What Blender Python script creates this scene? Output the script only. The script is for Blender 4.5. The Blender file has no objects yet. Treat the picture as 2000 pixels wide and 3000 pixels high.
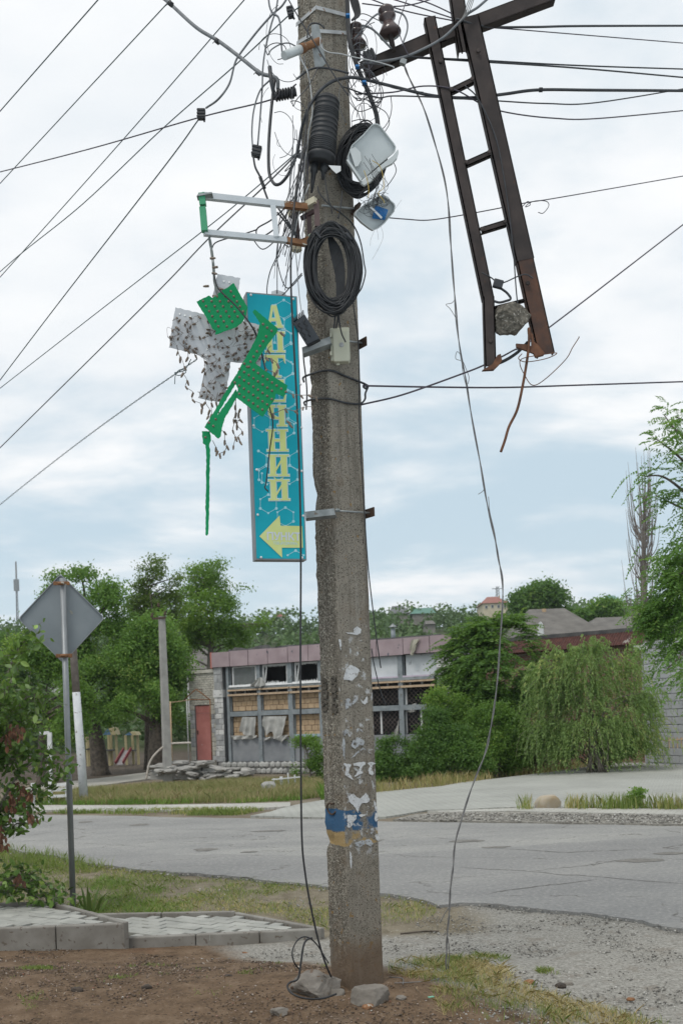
import bpy, bmesh, math, random
import numpy as np
from mathutils import Vector, Matrix, noise, Quaternion

random.seed(7); np.random.seed(7)
SC = bpy.context.scene
COL = SC.collection
R = math.radians

# ------------------------------------------------------------------ camera
F = 2917.0                      # focal length in pixels of the 2000 x 3000 photograph (35 mm lens)
CAMZ = 1.8
ROLL = R(2.1)
cam_d = bpy.data.cameras.new("camera")
cam = bpy.data.objects.new("camera", cam_d)
COL.objects.link(cam)
SC.camera = cam
cam_d.sensor_fit = 'VERTICAL'
cam_d.sensor_height = 36.0
cam_d.sensor_width = 24.0
cam_d.lens = 35.0
cam_d.shift_y = 590.0 / 3000.0   # rising-front lens: verticals stay parallel as in the photograph
cam_d.clip_start = 0.1
cam_d.clip_end = 5000.0
cam_d.dof.use_dof = True
cam_d.dof.focus_distance = 5.85
cam_d.dof.aperture_fstop = 5.0
_c, _s = math.cos(ROLL), math.sin(ROLL)
cam.matrix_world = Matrix(((_c, _s, 0, 0), (0, 0, -1, 0), (-_s, _c, 0, CAMZ), (0, 0, 0, 1)))

# ------------------------------------------------------------------ world, sun, exposure
SUN_EL, SUN_AZ = R(58), R(-35)   # azimuth measured from behind the camera
world = bpy.data.worlds.new("World")
SC.world = world
world.use_nodes = True
def build_world():
    nt = world.node_tree
    nt.nodes.clear()
    N = nt.nodes.new; L = nt.links.new
    out = N('ShaderNodeOutputWorld'); bg = N('ShaderNodeBackground')
    sky = N('ShaderNodeTexSky'); sky.sky_type = 'NISHITA'; sky.sun_disc = False
    sky.sun_elevation = SUN_EL; sky.sun_rotation = R(180) + SUN_AZ
    sky.dust_density = 2.0
    tc = N('ShaderNodeTexCoord')
    sep = N('ShaderNodeSeparateXYZ'); L(tc.outputs['Generated'], sep.inputs[0])
    def M(op, a, b=None, c=None):
        n = N('ShaderNodeMath'); n.operation = op
        for i, v in enumerate((a, b, c)):
            if v is None: continue
            if isinstance(v, (int, float)): n.inputs[i].default_value = v
            else: L(v, n.inputs[i])
        return n.outputs[0]
    zc = M('MAXIMUM', sep.outputs['Z'], 0.0)
    den = M('ADD', zc, 0.20)
    cx = M('DIVIDE', sep.outputs['X'], den); cy = M('DIVIDE', sep.outputs['Y'], den)
    comb = N('ShaderNodeCombineXYZ'); L(cx, comb.inputs[0]); L(cy, comb.inputs[1])
    mp = N('ShaderNodeMapping'); L(comb.outputs[0], mp.inputs[0])
    mp.inputs['Rotation'].default_value = (0, 0, R(-14)); mp.inputs['Scale'].default_value = (0.95, 1.25, 1)
    mp.inputs['Location'].default_value = (3.3, 1.7, 0)
    n1 = N('ShaderNodeTexNoise'); n1.inputs['Scale'].default_value = 1.05; n1.inputs['Detail'].default_value = 7
    n1.inputs['Roughness'].default_value = 0.58; n1.inputs['Distortion'].default_value = 0.45
    L(mp.outputs[0], n1.inputs['Vector'])
    n2 = N('ShaderNodeTexNoise'); n2.inputs['Scale'].default_value = 2.6; n2.inputs['Detail'].default_value = 6
    L(mp.outputs[0], n2.inputs['Vector'])
    # cover grows with height: broken streaks low down, closed cloud overhead
    up = N('ShaderNodeMapRange'); up.interpolation_type = 'SMOOTHSTEP'
    L(sep.outputs['Z'], up.inputs['Value'])
    up.inputs['From Min'].default_value = 0.17; up.inputs['From Max'].default_value = 0.46
    up.inputs['To Min'].default_value = 0.0; up.inputs['To Max'].default_value = 0.25
    m = M('ADD', n1.outputs['Fac'], up.outputs[0])
    m = M('ADD', m, M('MULTIPLY', M('SUBTRACT', n2.outputs['Fac'], 0.5), 0.6))
    cov = N('ShaderNodeMapRange'); cov.interpolation_type = 'SMOOTHSTEP'; L(m, cov.inputs['Value'])
    cov.inputs['From Min'].default_value = 0.43; cov.inputs['From Max'].default_value = 0.76
    # thin veil colour in the gaps: sky texture under high haze
    skys = N('ShaderNodeVectorMath'); skys.operation = 'SCALE'; L(sky.outputs[0], skys.inputs[0]); skys.inputs['Scale'].default_value = 0.10
    veil = N('ShaderNodeMix'); veil.data_type = 'RGBA'; veil.inputs['Factor'].default_value = 0.86
    L(skys.outputs[0], veil.inputs[6]); veil.inputs[7].default_value = (0.585, 0.722, 0.81, 1)
    # pale horizon
    hz = N('ShaderNodeMapRange'); hz.interpolation_type = 'SMOOTHSTEP'; L(sep.outputs['Z'], hz.inputs['Value'])
    hz.inputs['From Min'].default_value = 0.0; hz.inputs['From Max'].default_value = 0.20
    hz.inputs['To Min'].default_value = 0.45; hz.inputs['To Max'].default_value = 0.0
    v2 = N('ShaderNodeMix'); v2.data_type = 'RGBA'; L(hz.outputs[0], v2.inputs['Factor'])
    L(veil.outputs[2], v2.inputs[6]); v2.inputs[7].default_value = (0.76, 0.84, 0.88, 1)
    # cloud colour: white with soft grey undersides
    sh = N('ShaderNodeMapRange'); L(n2.outputs['Fac'], sh.inputs['Value'])
    sh.inputs['From Min'].default_value = 0.3; sh.inputs['From Max'].default_value = 0.7
    cc = N('ShaderNodeMix'); cc.data_type = 'RGBA'; L(sh.outputs[0], cc.inputs['Factor'])
    cc.inputs[6].default_value = (0.755, 0.81, 0.86, 1); cc.inputs[7].default_value = (0.97, 0.975, 0.98, 1)
    fin = N('ShaderNodeMix'); fin.data_type = 'RGBA'; L(cov.outputs[0], fin.inputs['Factor'])
    L(v2.outputs[2], fin.inputs[6]); L(cc.outputs[2], fin.inputs[7])
    L(fin.outputs[2], bg.inputs['Color']); bg.inputs['Strength'].default_value = 1.0
    L(bg.outputs[0], out.inputs[0])
build_world()
sun_d = bpy.data.lights.new("sun", 'SUN')
sun_d.energy = 1.4; sun_d.angle = R(18); sun_d.color = (1.0, 0.95, 0.88)
sun = bpy.data.objects.new("sun", sun_d); COL.objects.link(sun)
_sd = Vector((math.sin(SUN_AZ) * math.cos(SUN_EL), -math.cos(SUN_AZ) * math.cos(SUN_EL), math.sin(SUN_EL)))
sun.rotation_euler = _sd.to_track_quat('Z', 'Y').to_euler()
sun.location = (0, 0, 30)
SC.view_settings.view_transform = 'Standard'
SC.view_settings.look = 'None'
SC.view_settings.exposure = 0.10
SC.view_settings.gamma = 1.0
SC.cycles.max_bounces = 8
SC.cycles.transparent_max_bounces = 8

# ------------------------------------------------------------------ measuring helpers
def ray(px, py):
    u = px - 1000.0; v = 2090.0 - py
    return Vector(((u * _c + v * _s) / F, 1.0, (-u * _s + v * _c) / F))
CP = Vector((0, 0, CAMZ))
def W(px, py, Y):
    return CP + ray(px, py) * Y
def G(px, py, z=0.0):
    d = ray(px, py)
    return CP + d * ((z - CAMZ) / d.z)
def hit(px, py, p0, n):
    d = ray(px, py)
    return CP + d * ((p0 - CP).dot(n) / d.dot(n))
def sm(a, b, x):
    t = min(1.0, max(0.0, (x - a) / (b - a))); return t * t * (3 - 2 * t)
def npsm(a, b, x):
    t = np.clip((x - a) / (b - a), 0, 1); return t * t * (3 - 2 * t)
def catmull(pts, n=6):
    P = [Vector(p) for p in pts]
    if len(P) < 3:
        return P
    out = []
    for i in range(len(P) - 1):
        p0 = P[i - 1] if i > 0 else P[i] * 2 - P[i + 1]
        p1, p2 = P[i], P[i + 1]
        p3 = P[i + 2] if i + 2 < len(P) else P[i + 1] * 2 - P[i]
        for k in range(n):
            t = k / n
            out.append(0.5 * ((2 * p1) + (p2 - p0) * t + (2 * p0 - 5 * p1 + 4 * p2 - p3) * t * t + (3 * p1 - p0 - 3 * p2 + p3) * t ** 3))
    out.append(P[-1])
    return out

# ------------------------------------------------------------------ mesh builder
class MB:
    def __init__(s): s.v = []; s.f = []; s.smooth = []
    def add(s, vs, fs, smooth=False):
        b = len(s.v); s.v.extend([tuple(v) for v in vs])
        for f in fs: s.f.append(tuple(b + i for i in f)); s.smooth.append(smooth)
        return s
    def box(s, c, size, rot=None):
        c = Vector(c); hx, hy, hz = [k / 2 for k in size]
        vs = [Vector((x, y, z)) for x in (-hx, hx) for y in (-hy, hy) for z in (-hz, hz)]
        if rot is not None: vs = [rot @ v for v in vs]
        return s.add([c + v for v in vs], [(0, 1, 3, 2), (4, 6, 7, 5), (0, 4, 5, 1), (2, 3, 7, 6), (0, 2, 6, 4), (1, 5, 7, 3)])
    def bbox(s, c, size, rot=None, bev=0.004):
        c = Vector(c); h = [k / 2 for k in size]; b = min(bev, min(h) * 0.6)
        bm = bmesh.new(); bmesh.ops.create_cube(bm, size=1.0)
        for v in bm.verts: v.co = Vector((v.co.x * size[0], v.co.y * size[1], v.co.z * size[2]))
        bmesh.ops.bevel(bm, geom=list(bm.edges), offset=b, segments=2, profile=0.5, affect='EDGES')
        bm.verts.index_update()
        vs = [(c + (rot @ v.co if rot is not None else v.co)) for v in bm.verts]
        fs = [[v.index for v in f.verts] for f in bm.faces]; bm.free()
        return s.add(vs, fs)
    def tube(s, pts, r, n=6, cap=True, smooth=True):
        P = [Vector(p) for p in pts]; m = len(P)
        rr = r if isinstance(r, (list, tuple)) else [r] * m
        t = (P[1] - P[0]).normalized()
        a = Vector((0, 0, 1)) if abs(t.z) < 0.9 else Vector((1, 0, 0))
        x = t.cross(a).normalized(); vs = []
        for i in range(m):
            t2 = (P[min(i + 1, m - 1)] - P[max(i - 1, 0)])
            if t2.length < 1e-9: t2 = t
            t2 = t2.normalized()
            x = (x - t2 * x.dot(t2))
            x = x.normalized() if x.length > 1e-6 else t2.orthogonal().normalized()
            y = t2.cross(x)
            for k in range(n):
                an = 2 * math.pi * k / n
                vs.append(P[i] + (x * math.cos(an) + y * math.sin(an)) * rr[i])
            t = t2
        fs = [(i * n + k, i * n + (k + 1) % n, (i + 1) * n + (k + 1) % n, (i + 1) * n + k) for i in range(m - 1) for k in range(n)]
        s.add(vs, fs, smooth)
        if cap:
            b = len(s.v) - len(vs)
            s.f.append(tuple(b + k for k in range(n))[::-1]); s.smooth.append(False)
            s.f.append(tuple(b + (m - 1) * n + k for k in range(n))); s.smooth.append(False)
        return s
    def prism(s, poly, ext, hole=None):
        P = [Vector(p) for p in poly]; e = Vector(ext); n = len(P)
        fs = [tuple(range(n)), tuple(range(2 * n - 1, n - 1, -1))]
        fs += [(i, i + n, (i + 1) % n + n, (i + 1) % n) for i in range(n)]
        return s.add(P + [p + e for p in P], fs)
    def quadbar(s, a, b, w, h, up=(0, 0, 1)):
        a = Vector(a); b = Vector(b); d = b - a; L = d.length; d.normalize()
        u = Vector(up); x = d.cross(u).normalized(); u = x.cross(d).normalized()
        rot = Matrix((x, d, u)).transposed()
        return s.box((a + b) / 2, (w, L, h), rot)
    def lathe(s, prof, base, axis=(0, 0, 1), n=20):
        ax = Vector(axis).normalized(); x = ax.orthogonal().normalized(); y = ax.cross(x); base = Vector(base)
        vs = []
        for (r, h) in prof:
            for k in range(n):
                an = 2 * math.pi * k / n
                vs.append(base + ax * h + (x * math.cos(an) + y * math.sin(an)) * r)
        m = len(prof)
        fs = [(i * n + k, i * n + (k + 1) % n, (i + 1) * n + (k + 1) % n, (i + 1) * n + k) for i in range(m - 1) for k in range(n)]
        fs.append(tuple(range(n))[::-1]); fs.append(tuple((m - 1) * n + k for k in range(n)))
        return s.add(vs, fs, True)
    def rock(s, c, size, rot=0.0, seed=0, sub=2, amp=0.22, flat=True):
        bm = bmesh.new(); bmesh.ops.create_icosphere(bm, subdivisions=sub, radius=1.0)
        off = Vector((seed * 3.1, seed * 1.7, seed * 0.9)); c = Vector(c); M3 = Matrix.Rotation(rot, 3, 'Z')
        for v in bm.verts:
            d = v.co.normalized(); k = 1 + amp * noise.noise(d * 1.3 + off) + amp * 0.45 * noise.noise(d * 3.4 + off)
            p = d * k
            if sub >= 2: p = Vector([max(-0.78, min(0.78, q)) for q in p])
            v.co = M3 @ Vector((p.x * size[0], p.y * size[1], p.z * size[2])) + c
        bm.verts.index_update()
        s.add([v.co.copy() for v in bm.verts], [[v.index for v in f.verts] for f in bm.faces], not flat); bm.free()
        return s

def _chunk(s, c, size, seed, cuts=16, rough=0.05):
    """angular broken stone: a ball sliced by random planes"""
    rnd = random.Random(seed); bm = bmesh.new(); bmesh.ops.create_icosphere(bm, subdivisions=4, radius=1.0); c = Vector(c)
    pl = [(Vector((rnd.gauss(0, 1), rnd.gauss(0, 1), rnd.gauss(0, 1))).normalized(), rnd.uniform(0.58, 0.86)) for _ in range(cuts)] + [(Vector((0, 0, 1)), 0.62), (Vector((0, 0, -1)), 0.7)]
    for v in bm.verts:
        p = v.co.copy()
        for n, d in pl:
            k = p.dot(n)
            if k > d: p -= n * (k - d)
        p *= 1 + rough * noise.noise(p * 4 + Vector((seed, 0, 0))) + rough * 0.6 * noise.noise(p * 11)
        v.co = Vector((p.x * size[0], p.y * size[1], p.z * size[2])) + c
    bm.verts.index_update(); s.add([v.co.copy() for v in bm.verts], [[v.index for v in f.verts] for f in bm.faces]); bm.free(); return s
MB.chunk = _chunk
def mesh_from(mb, name, off=Vector((0, 0, 0))):
    me = bpy.data.meshes.new(name)
    me.from_pydata([(v[0] - off.x, v[1] - off.y, v[2] - off.z) for v in mb.v], [], mb.f)
    if any(mb.smooth): me.polygons.foreach_set('use_smooth', mb.smooth)
    me.validate(); me.update()
    return me
def world_off(p):
    o = Vector((0, 0, 0))
    while p is not None: o += p.location; p = p.parent
    return o
def tag(o, label=None, cat=None, group=None, kind=None):
    if label: o['label'] = label
    if cat: o['category'] = cat
    if group: o['group'] = group
    if kind: o['kind'] = kind
    return o
def obj(name, mb, mat, parent=None, label=None, cat=None, group=None, kind=None):
    """one mesh object; mb in world coordinates"""
    if parent is not None:
        off = world_off(parent); me = mesh_from(mb, name, off)
        o = bpy.data.objects.new(name, me); COL.objects.link(o); o.parent = parent
    else:
        a = np.array(mb.v); off = Vector(((a[:, 0].min() + a[:, 0].max()) / 2, (a[:, 1].min() + a[:, 1].max()) / 2, a[:, 2].min()))
        me = mesh_from(mb, name, off)
        o = bpy.data.objects.new(name, me); COL.objects.link(o); o.location = off
    me.materials.append(mat)
    return tag(o, label, cat, group, kind)
def thing(name, loc, label, cat, group=None):
    o = bpy.data.objects.new(name, None); COL.objects.link(o); o.location = Vector(loc); o.empty_display_size = 0.2
    return tag(o, label, cat, group)
def inst(name, me, parent, loc, rot=None, scale=None):
    """a piece that shares mesh data; loc in world coordinates"""
    o = bpy.data.objects.new(name, me); COL.objects.link(o)
    off = world_off(parent) if parent is not None else Vector((0, 0, 0))
    o.parent = parent; o.location = Vector(loc) - off
    if rot is not None:
        o.rotation_mode = 'QUATERNION'; o.rotation_quaternion = rot.to_quaternion() if isinstance(rot, Matrix) else rot
    if scale is not None: o.scale = scale if not isinstance(scale, (int, float)) else (scale,) * 3
    return o
def nparr_obj(name, V, Fq, mat, parent=None, attr=None, smooth=False, **kw):
    """big mesh straight from numpy: V (n,3), Fq (m,k)"""
    off = world_off(parent) if parent is not None else Vector((0, 0, 0))
    V = np.asarray(V, dtype=np.float32) - np.array(off, dtype=np.float32)
    Fq = np.asarray(Fq, dtype=np.int32); m, k = Fq.shape
    me = bpy.data.meshes.new(name)
    me.vertices.add(len(V)); me.vertices.foreach_set('co', V.ravel())
    me.loops.add(m * k); me.loops.foreach_set('vertex_index', Fq.ravel())
    me.polygons.add(m); me.polygons.foreach_set('loop_start', np.arange(0, m * k, k, dtype=np.int32))
    try: me.polygons.foreach_set('loop_total', np.full(m, k, dtype=np.int32))
    except Exception: pass
    if attr is not None:
        a = me.attributes.new('var', 'FLOAT', 'POINT'); a.data.foreach_set('value', np.asarray(attr, dtype=np.float32))
    me.update(calc_edges=True)
    if smooth: me.polygons.foreach_set('use_smooth', np.ones(m, dtype=bool))
    me.materials.append(mat)
    o = bpy.data.objects.new(name, me); COL.objects.link(o); o.parent = parent
    return tag(o, **kw)

# ------------------------------------------------------------------ materials
MATS = {}
def new_mat(name):
    m = bpy.data.materials.new(name); m.use_nodes = True; MATS[name] = m
    nt = m.node_tree; b = nt.nodes['Principled BSDF']
    return m, nt, b
def ramp(nt, fac, stops):
    r = nt.nodes.new('ShaderNodeValToRGB'); nt.links.new(fac, r.inputs[0])
    e = r.color_ramp.elements
    while len(e) < len(stops): e.new(0.5)
    for i, (p, c) in enumerate(stops):
        e[i].position = p; e[i].color = (c[0], c[1], c[2], 1) if not isinstance(c, (int, float)) else (c, c, c, 1)
    return r.outputs[0]
def noisetex(nt, scale, detail=4, vec=None, rough=0.55, dist=0.0):
    n = nt.nodes.new('ShaderNodeTexNoise'); n.inputs['Scale'].default_value = scale; n.inputs['Detail'].default_value = detail
    n.inputs['Roughness'].default_value = rough; n.inputs['Distortion'].default_value = dist
    if vec is not None: nt.links.new(vec, n.inputs['Vector'])
    return n.outputs['Fac']
def vor(nt, scale, vec=None, out='Distance', feature='F1'):
    n = nt.nodes.new('ShaderNodeTexVoronoi'); n.inputs['Scale'].default_value = scale; n.feature = feature
    if vec is not None: nt.links.new(vec, n.inputs['Vector'])
    return n.outputs[out]
def mix(nt, fac, a, b, mode='MIX'):
    m = nt.nodes.new('ShaderNodeMix'); m.data_type = 'RGBA'; m.blend_type = mode
    for i, v in ((0, fac), (6, a), (7, b)):
        if isinstance(v, (int, float)): m.inputs[i].default_value = v if i == 0 else (v, v, v, 1)
        elif isinstance(v, tuple): m.inputs[i].default_value = (v[0], v[1], v[2], 1)
        else: nt.links.new(v, m.inputs[i])
    return m.outputs[2]
def mth(nt, op, a, b=None, c=None):
    n = nt.nodes.new('ShaderNodeMath'); n.operation = op
    for i, v in enumerate((a, b, c)):
        if v is None: continue
        if isinstance(v, (int, float)): n.inputs[i].default_value = v
        else: nt.links.new(v, n.inputs[i])
    return n.outputs[0]
def mrange(nt, v, a, b, c=0.0, d=1.0, smooth=True):
    n = nt.nodes.new('ShaderNodeMapRange'); n.interpolation_type = 'SMOOTHSTEP' if smooth else 'LINEAR'
    nt.links.new(v, n.inputs['Value'])
    for k, val in (('From Min', a), ('From Max', b), ('To Min', c), ('To Max', d)): n.inputs[k].default_value = val
    return n.outputs[0]
def position(nt):
    g = nt.nodes.new('ShaderNodeNewGeometry'); return g.outputs['Position']
def bump(nt, bsdf, h, strength=0.3, dist=0.01):
    b = nt.nodes.new('ShaderNodeBump'); b.inputs['Strength'].default_value = strength; b.inputs['Distance'].default_value = dist
    nt.links.new(h, b.inputs['Height']); nt.links.new(b.outputs[0], bsdf.inputs['Normal'])
def nmat(name, c1, c2=None, scale=6.0, rough=0.8, metal=0.0, bs=0.0, bscale=60.0, bdist=0.004, lo=0.35, hi=0.65, spot=None, sscale=40.0, sthr=0.68, spec=None, objvar=0.0, detail=5):
    """two-tone procedural surface with wear spots and fine relief, in world space"""
    m, nt, b = new_mat(name); p = position(nt)
    c2 = c2 or tuple(k * 0.8 for k in c1)
    n = noisetex(nt, scale, detail, p)
    col = ramp(nt, n, [(lo, c1), (hi, c2)])
    if spot is not None:
        s = noisetex(nt, sscale, 4, p)
        col = mix(nt, mrange(nt, s, sthr, sthr + 0.05), col, spot)
    if objvar > 0:
        oi = nt.nodes.new('ShaderNodeObjectInfo')
        v = mth(nt, 'ADD', mth(nt, 'MULTIPLY', mth(nt, 'SUBTRACT', oi.outputs['Random'], 0.5), 2 * objvar), 1.0)
        hs = nt.nodes.new('ShaderNodeHueSaturation'); nt.links.new(v, hs.inputs['Value']); nt.links.new(col, hs.inputs['Color']); col = hs.outputs[0]
    nt.links.new(col, b.inputs['Base Color'])
    b.inputs['Roughness'].default_value = rough; b.inputs['Metallic'].default_value = metal
    if spec is not None: b.inputs['Specular IOR Level'].default_value = spec
    if bs > 0: bump(nt, b, noisetex(nt, bscale, 4, p), bs, bdist)
    return m
def leafmat(name, dark, light, yellow=None, trans=0.42, rough=0.55):
    m, nt, b = new_mat(name)
    a = nt.nodes.new('ShaderNodeAttribute'); a.attribute_name = 'var'
    st = [(0.0, dark), (0.75, light)]
    if yellow: st.append((1.0, yellow))
    col = ramp(nt, a.outputs['Fac'], st)
    nt.links.new(col, b.inputs['Base Color']); b.inputs['Roughness'].default_value = rough
    b.inputs['Specular IOR Level'].default_value = 0.35
    t = nt.nodes.new('ShaderNodeBsdfTranslucent'); tcol = mix(nt, 0.5, col, (light[0] * 1.6, light[1] * 1.5, light[2] * 0.8))
    nt.links.new(tcol, t.inputs['Color'])
    ms = nt.nodes.new('ShaderNodeMixShader'); ms.inputs[0].default_value = trans
    nt.links.new(b.outputs[0], ms.inputs[1]); nt.links.new(t.outputs[0], ms.inputs[2])
    nt.links.new(ms.outputs[0], nt.nodes['Material Output'].inputs['Surface'])
    return m
# ================================================================== THE GROUND
def gz(x, y):
    z = 0.165 * (1 - sm(6.0, 7.8, y)) * (1 - sm(0.25, 1.7, x))
    z += 0.05 * (1 - sm(-2.6, -1.1, x)) * (1 - sm(7.9, 8.1, y)) - 0.04 * (1 - sm(8.2, 9.0, y)) * sm(6.4, 7.8, y) * (1 - sm(1.0, 2.0, x))
    z -= 0.22 * sm(24, 31, y) * (1 - sm(2, 9, x))
    if y > 60:
        z += 20.5 * sm(62, 235, y) + 0.004 * (y - 230) * (y > 230)
    return z
def gzn(x, y):
    return np.array([gz(a, b) for a, b in zip(x, y)])
def gbump(x, y):
    b = 0.020 * noise.noise(Vector((x * 2.2, y * 2.2, 1.3))) + 0.007 * noise.noise(Vector((x * 7, y * 7, 4.1)))
    if y < 8.2: b += 0.006 * noise.noise(Vector((x * 16, y * 16, 2.2)))
    return b

def ground_material():
    m, nt, b = new_mat('bare earth and gravel'); p = position(nt)
    sx = nt.nodes.new('ShaderNodeSeparateXYZ'); nt.links.new(p, sx.inputs[0]); X, Y = sx.outputs[0], sx.outputs[1]
    big = noisetex(nt, 0.9, 5, p); mid = noisetex(nt, 6, 5, p); fine = noisetex(nt, 45, 5, p, 0.65)
    vfine = noisetex(nt, 160, 3, p)
    # red-brown dug earth
    soil = ramp(nt, mid, [(0.25, (0.075, 0.052, 0.034)), (0.5, (0.145, 0.098, 0.062)), (0.78, (0.215, 0.155, 0.105))])
    soil = mix(nt, mrange(nt, fine, 0.57, 0.70), soil, (0.25, 0.185, 0.135))
    soil = mix(nt, mrange(nt, fine, 0.44, 0.32), soil, (0.042, 0.028, 0.019))
    soil = mix(nt, mrange(nt, big, 0.60, 0.72), soil, mix(nt, 0.5, soil, (0.20, 0.17, 0.14)))
    soil = mix(nt, mrange(nt, big, 0.38, 0.28), soil, mix(nt, 0.5, soil, (0.16, 0.08, 0.045)))
    # grey limestone grit
    grit = ramp(nt, fine, [(0.28, (0.13, 0.125, 0.11)), (0.5, (0.275, 0.265, 0.238)), (0.72, (0.40, 0.39, 0.355))])
    grit = mix(nt, mrange(nt, vfine, 0.62, 0.70), grit, (0.42, 0.41, 0.39))
    grit = mix(nt, mrange(nt, mid, 0.52, 0.70), grit, mix(nt, 0.55, grit, (0.19, 0.165, 0.135)))
    # dry verge soil
    verge = ramp(nt, mid, [(0.3, (0.13, 0.11, 0.075)), (0.7, (0.24, 0.21, 0.155))])
    verge = mix(nt, mrange(nt, fine, 0.56, 0.66), verge, (0.30, 0.27, 0.22))
    edge = mth(nt, 'MULTIPLY', mth(nt, 'SUBTRACT', big, 0.5), 1.1)
    # soil lies in front-left of the pole; grit to the right and below the kerb; verge beyond
    d = mth(nt, 'ADD', mth(nt, 'ADD', X, mth(nt, 'MULTIPLY', mth(nt, 'SUBTRACT', Y, 5.9), 0.85)), edge)
    gm = mrange(nt, d, 0.45, 1.0)
    near = mix(nt, gm, soil, grit)
    # verge mask: beyond the kerbed path and left of the gravel mouth
    vm = mth(nt, 'MULTIPLY', mrange(nt, mth(nt, 'ADD', Y, mth(nt, 'MULTIPLY', edge, 0.3)), 8.0, 8.3), mrange(nt, mth(nt, 'ADD', X, mth(nt, 'MULTIPLY', edge, 0.6)), 1.3, 0.85))
    base = mix(nt, vm, near, verge)
    # far side: dusty earth, turning darker brown farther back
    far = ramp(nt, big, [(0.35, (0.13, 0.105, 0.075)), (0.65, (0.22, 0.19, 0.145))])
    litter = mix(nt, mrange(nt, mid, 0.4, 0.6), (0.06, 0.048, 0.036), (0.11, 0.09, 0.07))  # darker brown mix for the ground farther back
    far = mix(nt, mrange(nt, Y, 33, 38), far, litter)
    far = mix(nt, mrange(nt, Y, 58, 75), far, (0.055, 0.075, 0.03))
    base = mix(nt, mrange(nt, Y, 14.5, 16), base, far)
    nt.links.new(base, b.inputs['Base Color']); b.inputs['Roughness'].default_value = 0.95
    b.inputs['Specular IOR Level'].default_value = 0.15
    h = mth(nt, 'ADD', mth(nt, 'MULTIPLY', fine, 0.7), mth(nt, 'MULTIPLY', vfine, 0.4))
    bump(nt, b, h, 0.9, 0.014)
    return m
def build_ground():
    ys = np.concatenate([np.arange(2.5, 9.2, 0.045), np.arange(9.2, 24, 0.3), np.arange(24, 62, 1.5), 62 * 1.09 ** np.arange(0, 45)])
    xs = np.concatenate([-8 * 1.16 ** np.arange(34, 0, -1), np.arange(-8, -3.6, 0.25), np.arange(-3.6, 4.4, 0.05), np.arange(4.4, 9, 0.25), 9 * 1.16 ** np.arange(0, 33)])
    V = []
    for y in ys:
        for x in xs:
            V.append((x, y, gz(x, y) + (gbump(x, y) if y < 26 and abs(x) < 12 else 0.0)))
    nx, ny = len(xs), len(ys)
    i, j = np.meshgrid(np.arange(nx - 1), np.arange(ny - 1))
    a = (j * nx + i).ravel()
    Fq = np.stack([a, a + 1, a + nx + 1, a + nx], 1)
    return nparr_obj('ground', V, Fq, ground_material(), smooth=True, kind='structure')
ground = build_ground()

def asphalt_material():
    m, nt, b = new_mat('weathered grey asphalt'); p = position(nt)
    mp = nt.nodes.new('ShaderNodeMapping'); nt.links.new(p, mp.inputs[0]); mp.inputs['Rotation'].default_value = (0, 0, R(31)); mp.inputs['Scale'].default_value = (0.35, 1.1, 1)
    big = noisetex(nt, 0.8, 5, mp.outputs[0]); mid = noisetex(nt, 3, 5, p); fine = noisetex(nt, 70, 4, p, 0.7)
    col = ramp(nt, big, [(0.30, (0.175, 0.177, 0.175)), (0.5, (0.245, 0.246, 0.238)), (0.72, (0.325, 0.322, 0.30))])
    col = mix(nt, 0.35, col, ramp(nt, mid, [(0.3, (0.22, 0.22, 0.215)), (0.7, (0.33, 0.325, 0.305))]))
    col = mix(nt, mrange(nt, fine, 0.60, 0.70), col, (0.40, 0.39, 0.365))
    col = mix(nt, mrange(nt, fine, 0.38, 0.30), col, (0.14, 0.14, 0.135))
    # cracks
    mp2 = nt.nodes.new('ShaderNodeMapping'); nt.links.new(p, mp2.inputs[0]); mp2.inputs['Rotation'].default_value = (0, 0, R(20)); mp2.inputs['Scale'].default_value = (0.28, 0.62, 1)
    wob = nt.nodes.new('ShaderNodeVectorMath'); wob.operation = 'ADD'; nt.links.new(mp2.outputs[0], wob.inputs[0])
    nn = nt.nodes.new('ShaderNodeTexNoise'); nn.inputs['Scale'].default_value = 3.0; nn.inputs['Detail'].default_value = 5; nt.links.new(p, nn.inputs['Vector'])
    sc = nt.nodes.new('ShaderNodeVectorMath'); sc.operation = 'SCALE'; nt.links.new(nn.outputs['Color'], sc.inputs[0]); sc.inputs['Scale'].default_value = 0.32
    nt.links.new(sc.outputs[0], wob.inputs[1])
    e = vor(nt, 1.0, wob.outputs[0], 'Distance', 'DISTANCE_TO_EDGE')
    cr = mth(nt, 'MULTIPLY', mrange(nt, e, 0.009, 0.002), mrange(nt, mid, 0.45, 0.60))
    pat = vor(nt, 0.33, wob.outputs[0], 'Color'); ps = nt.nodes.new('ShaderNodeSeparateColor'); nt.links.new(pat, ps.inputs[0])
    col = mix(nt, mth(nt, 'MULTIPLY', mth(nt, 'GREATER_THAN', ps.outputs[0], 0.72), 0.45), col, (0.185, 0.185, 0.185))
    grn = noisetex(nt, 24, 3, p, 0.75)
    col = mix(nt, mth(nt, 'MULTIPLY', mrange(nt, grn, 0.52, 0.66), 0.5), col, (0.36, 0.35, 0.325))
    col = mix(nt, mth(nt, 'MULTIPLY', mrange(nt, grn, 0.46, 0.34), 0.5), col, (0.15, 0.15, 0.148))
    col = mix(nt, mth(nt, 'MULTIPLY', cr, 0.75), col, (0.09, 0.085, 0.075))
    nt.links.new(col, b.inputs['Base Color']); b.inputs['Roughness'].default_value = 0.9; b.inputs['Specular IOR Level'].default_value = 0.25
    h = mth(nt, 'SUBTRACT', mth(nt, 'MULTIPLY', fine, 0.5), mth(nt, 'MULTIPLY', cr, 2.0))
    bump(nt, b, h, 0.5, 0.006)
    return m
ASPH = asphalt_material()
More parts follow.
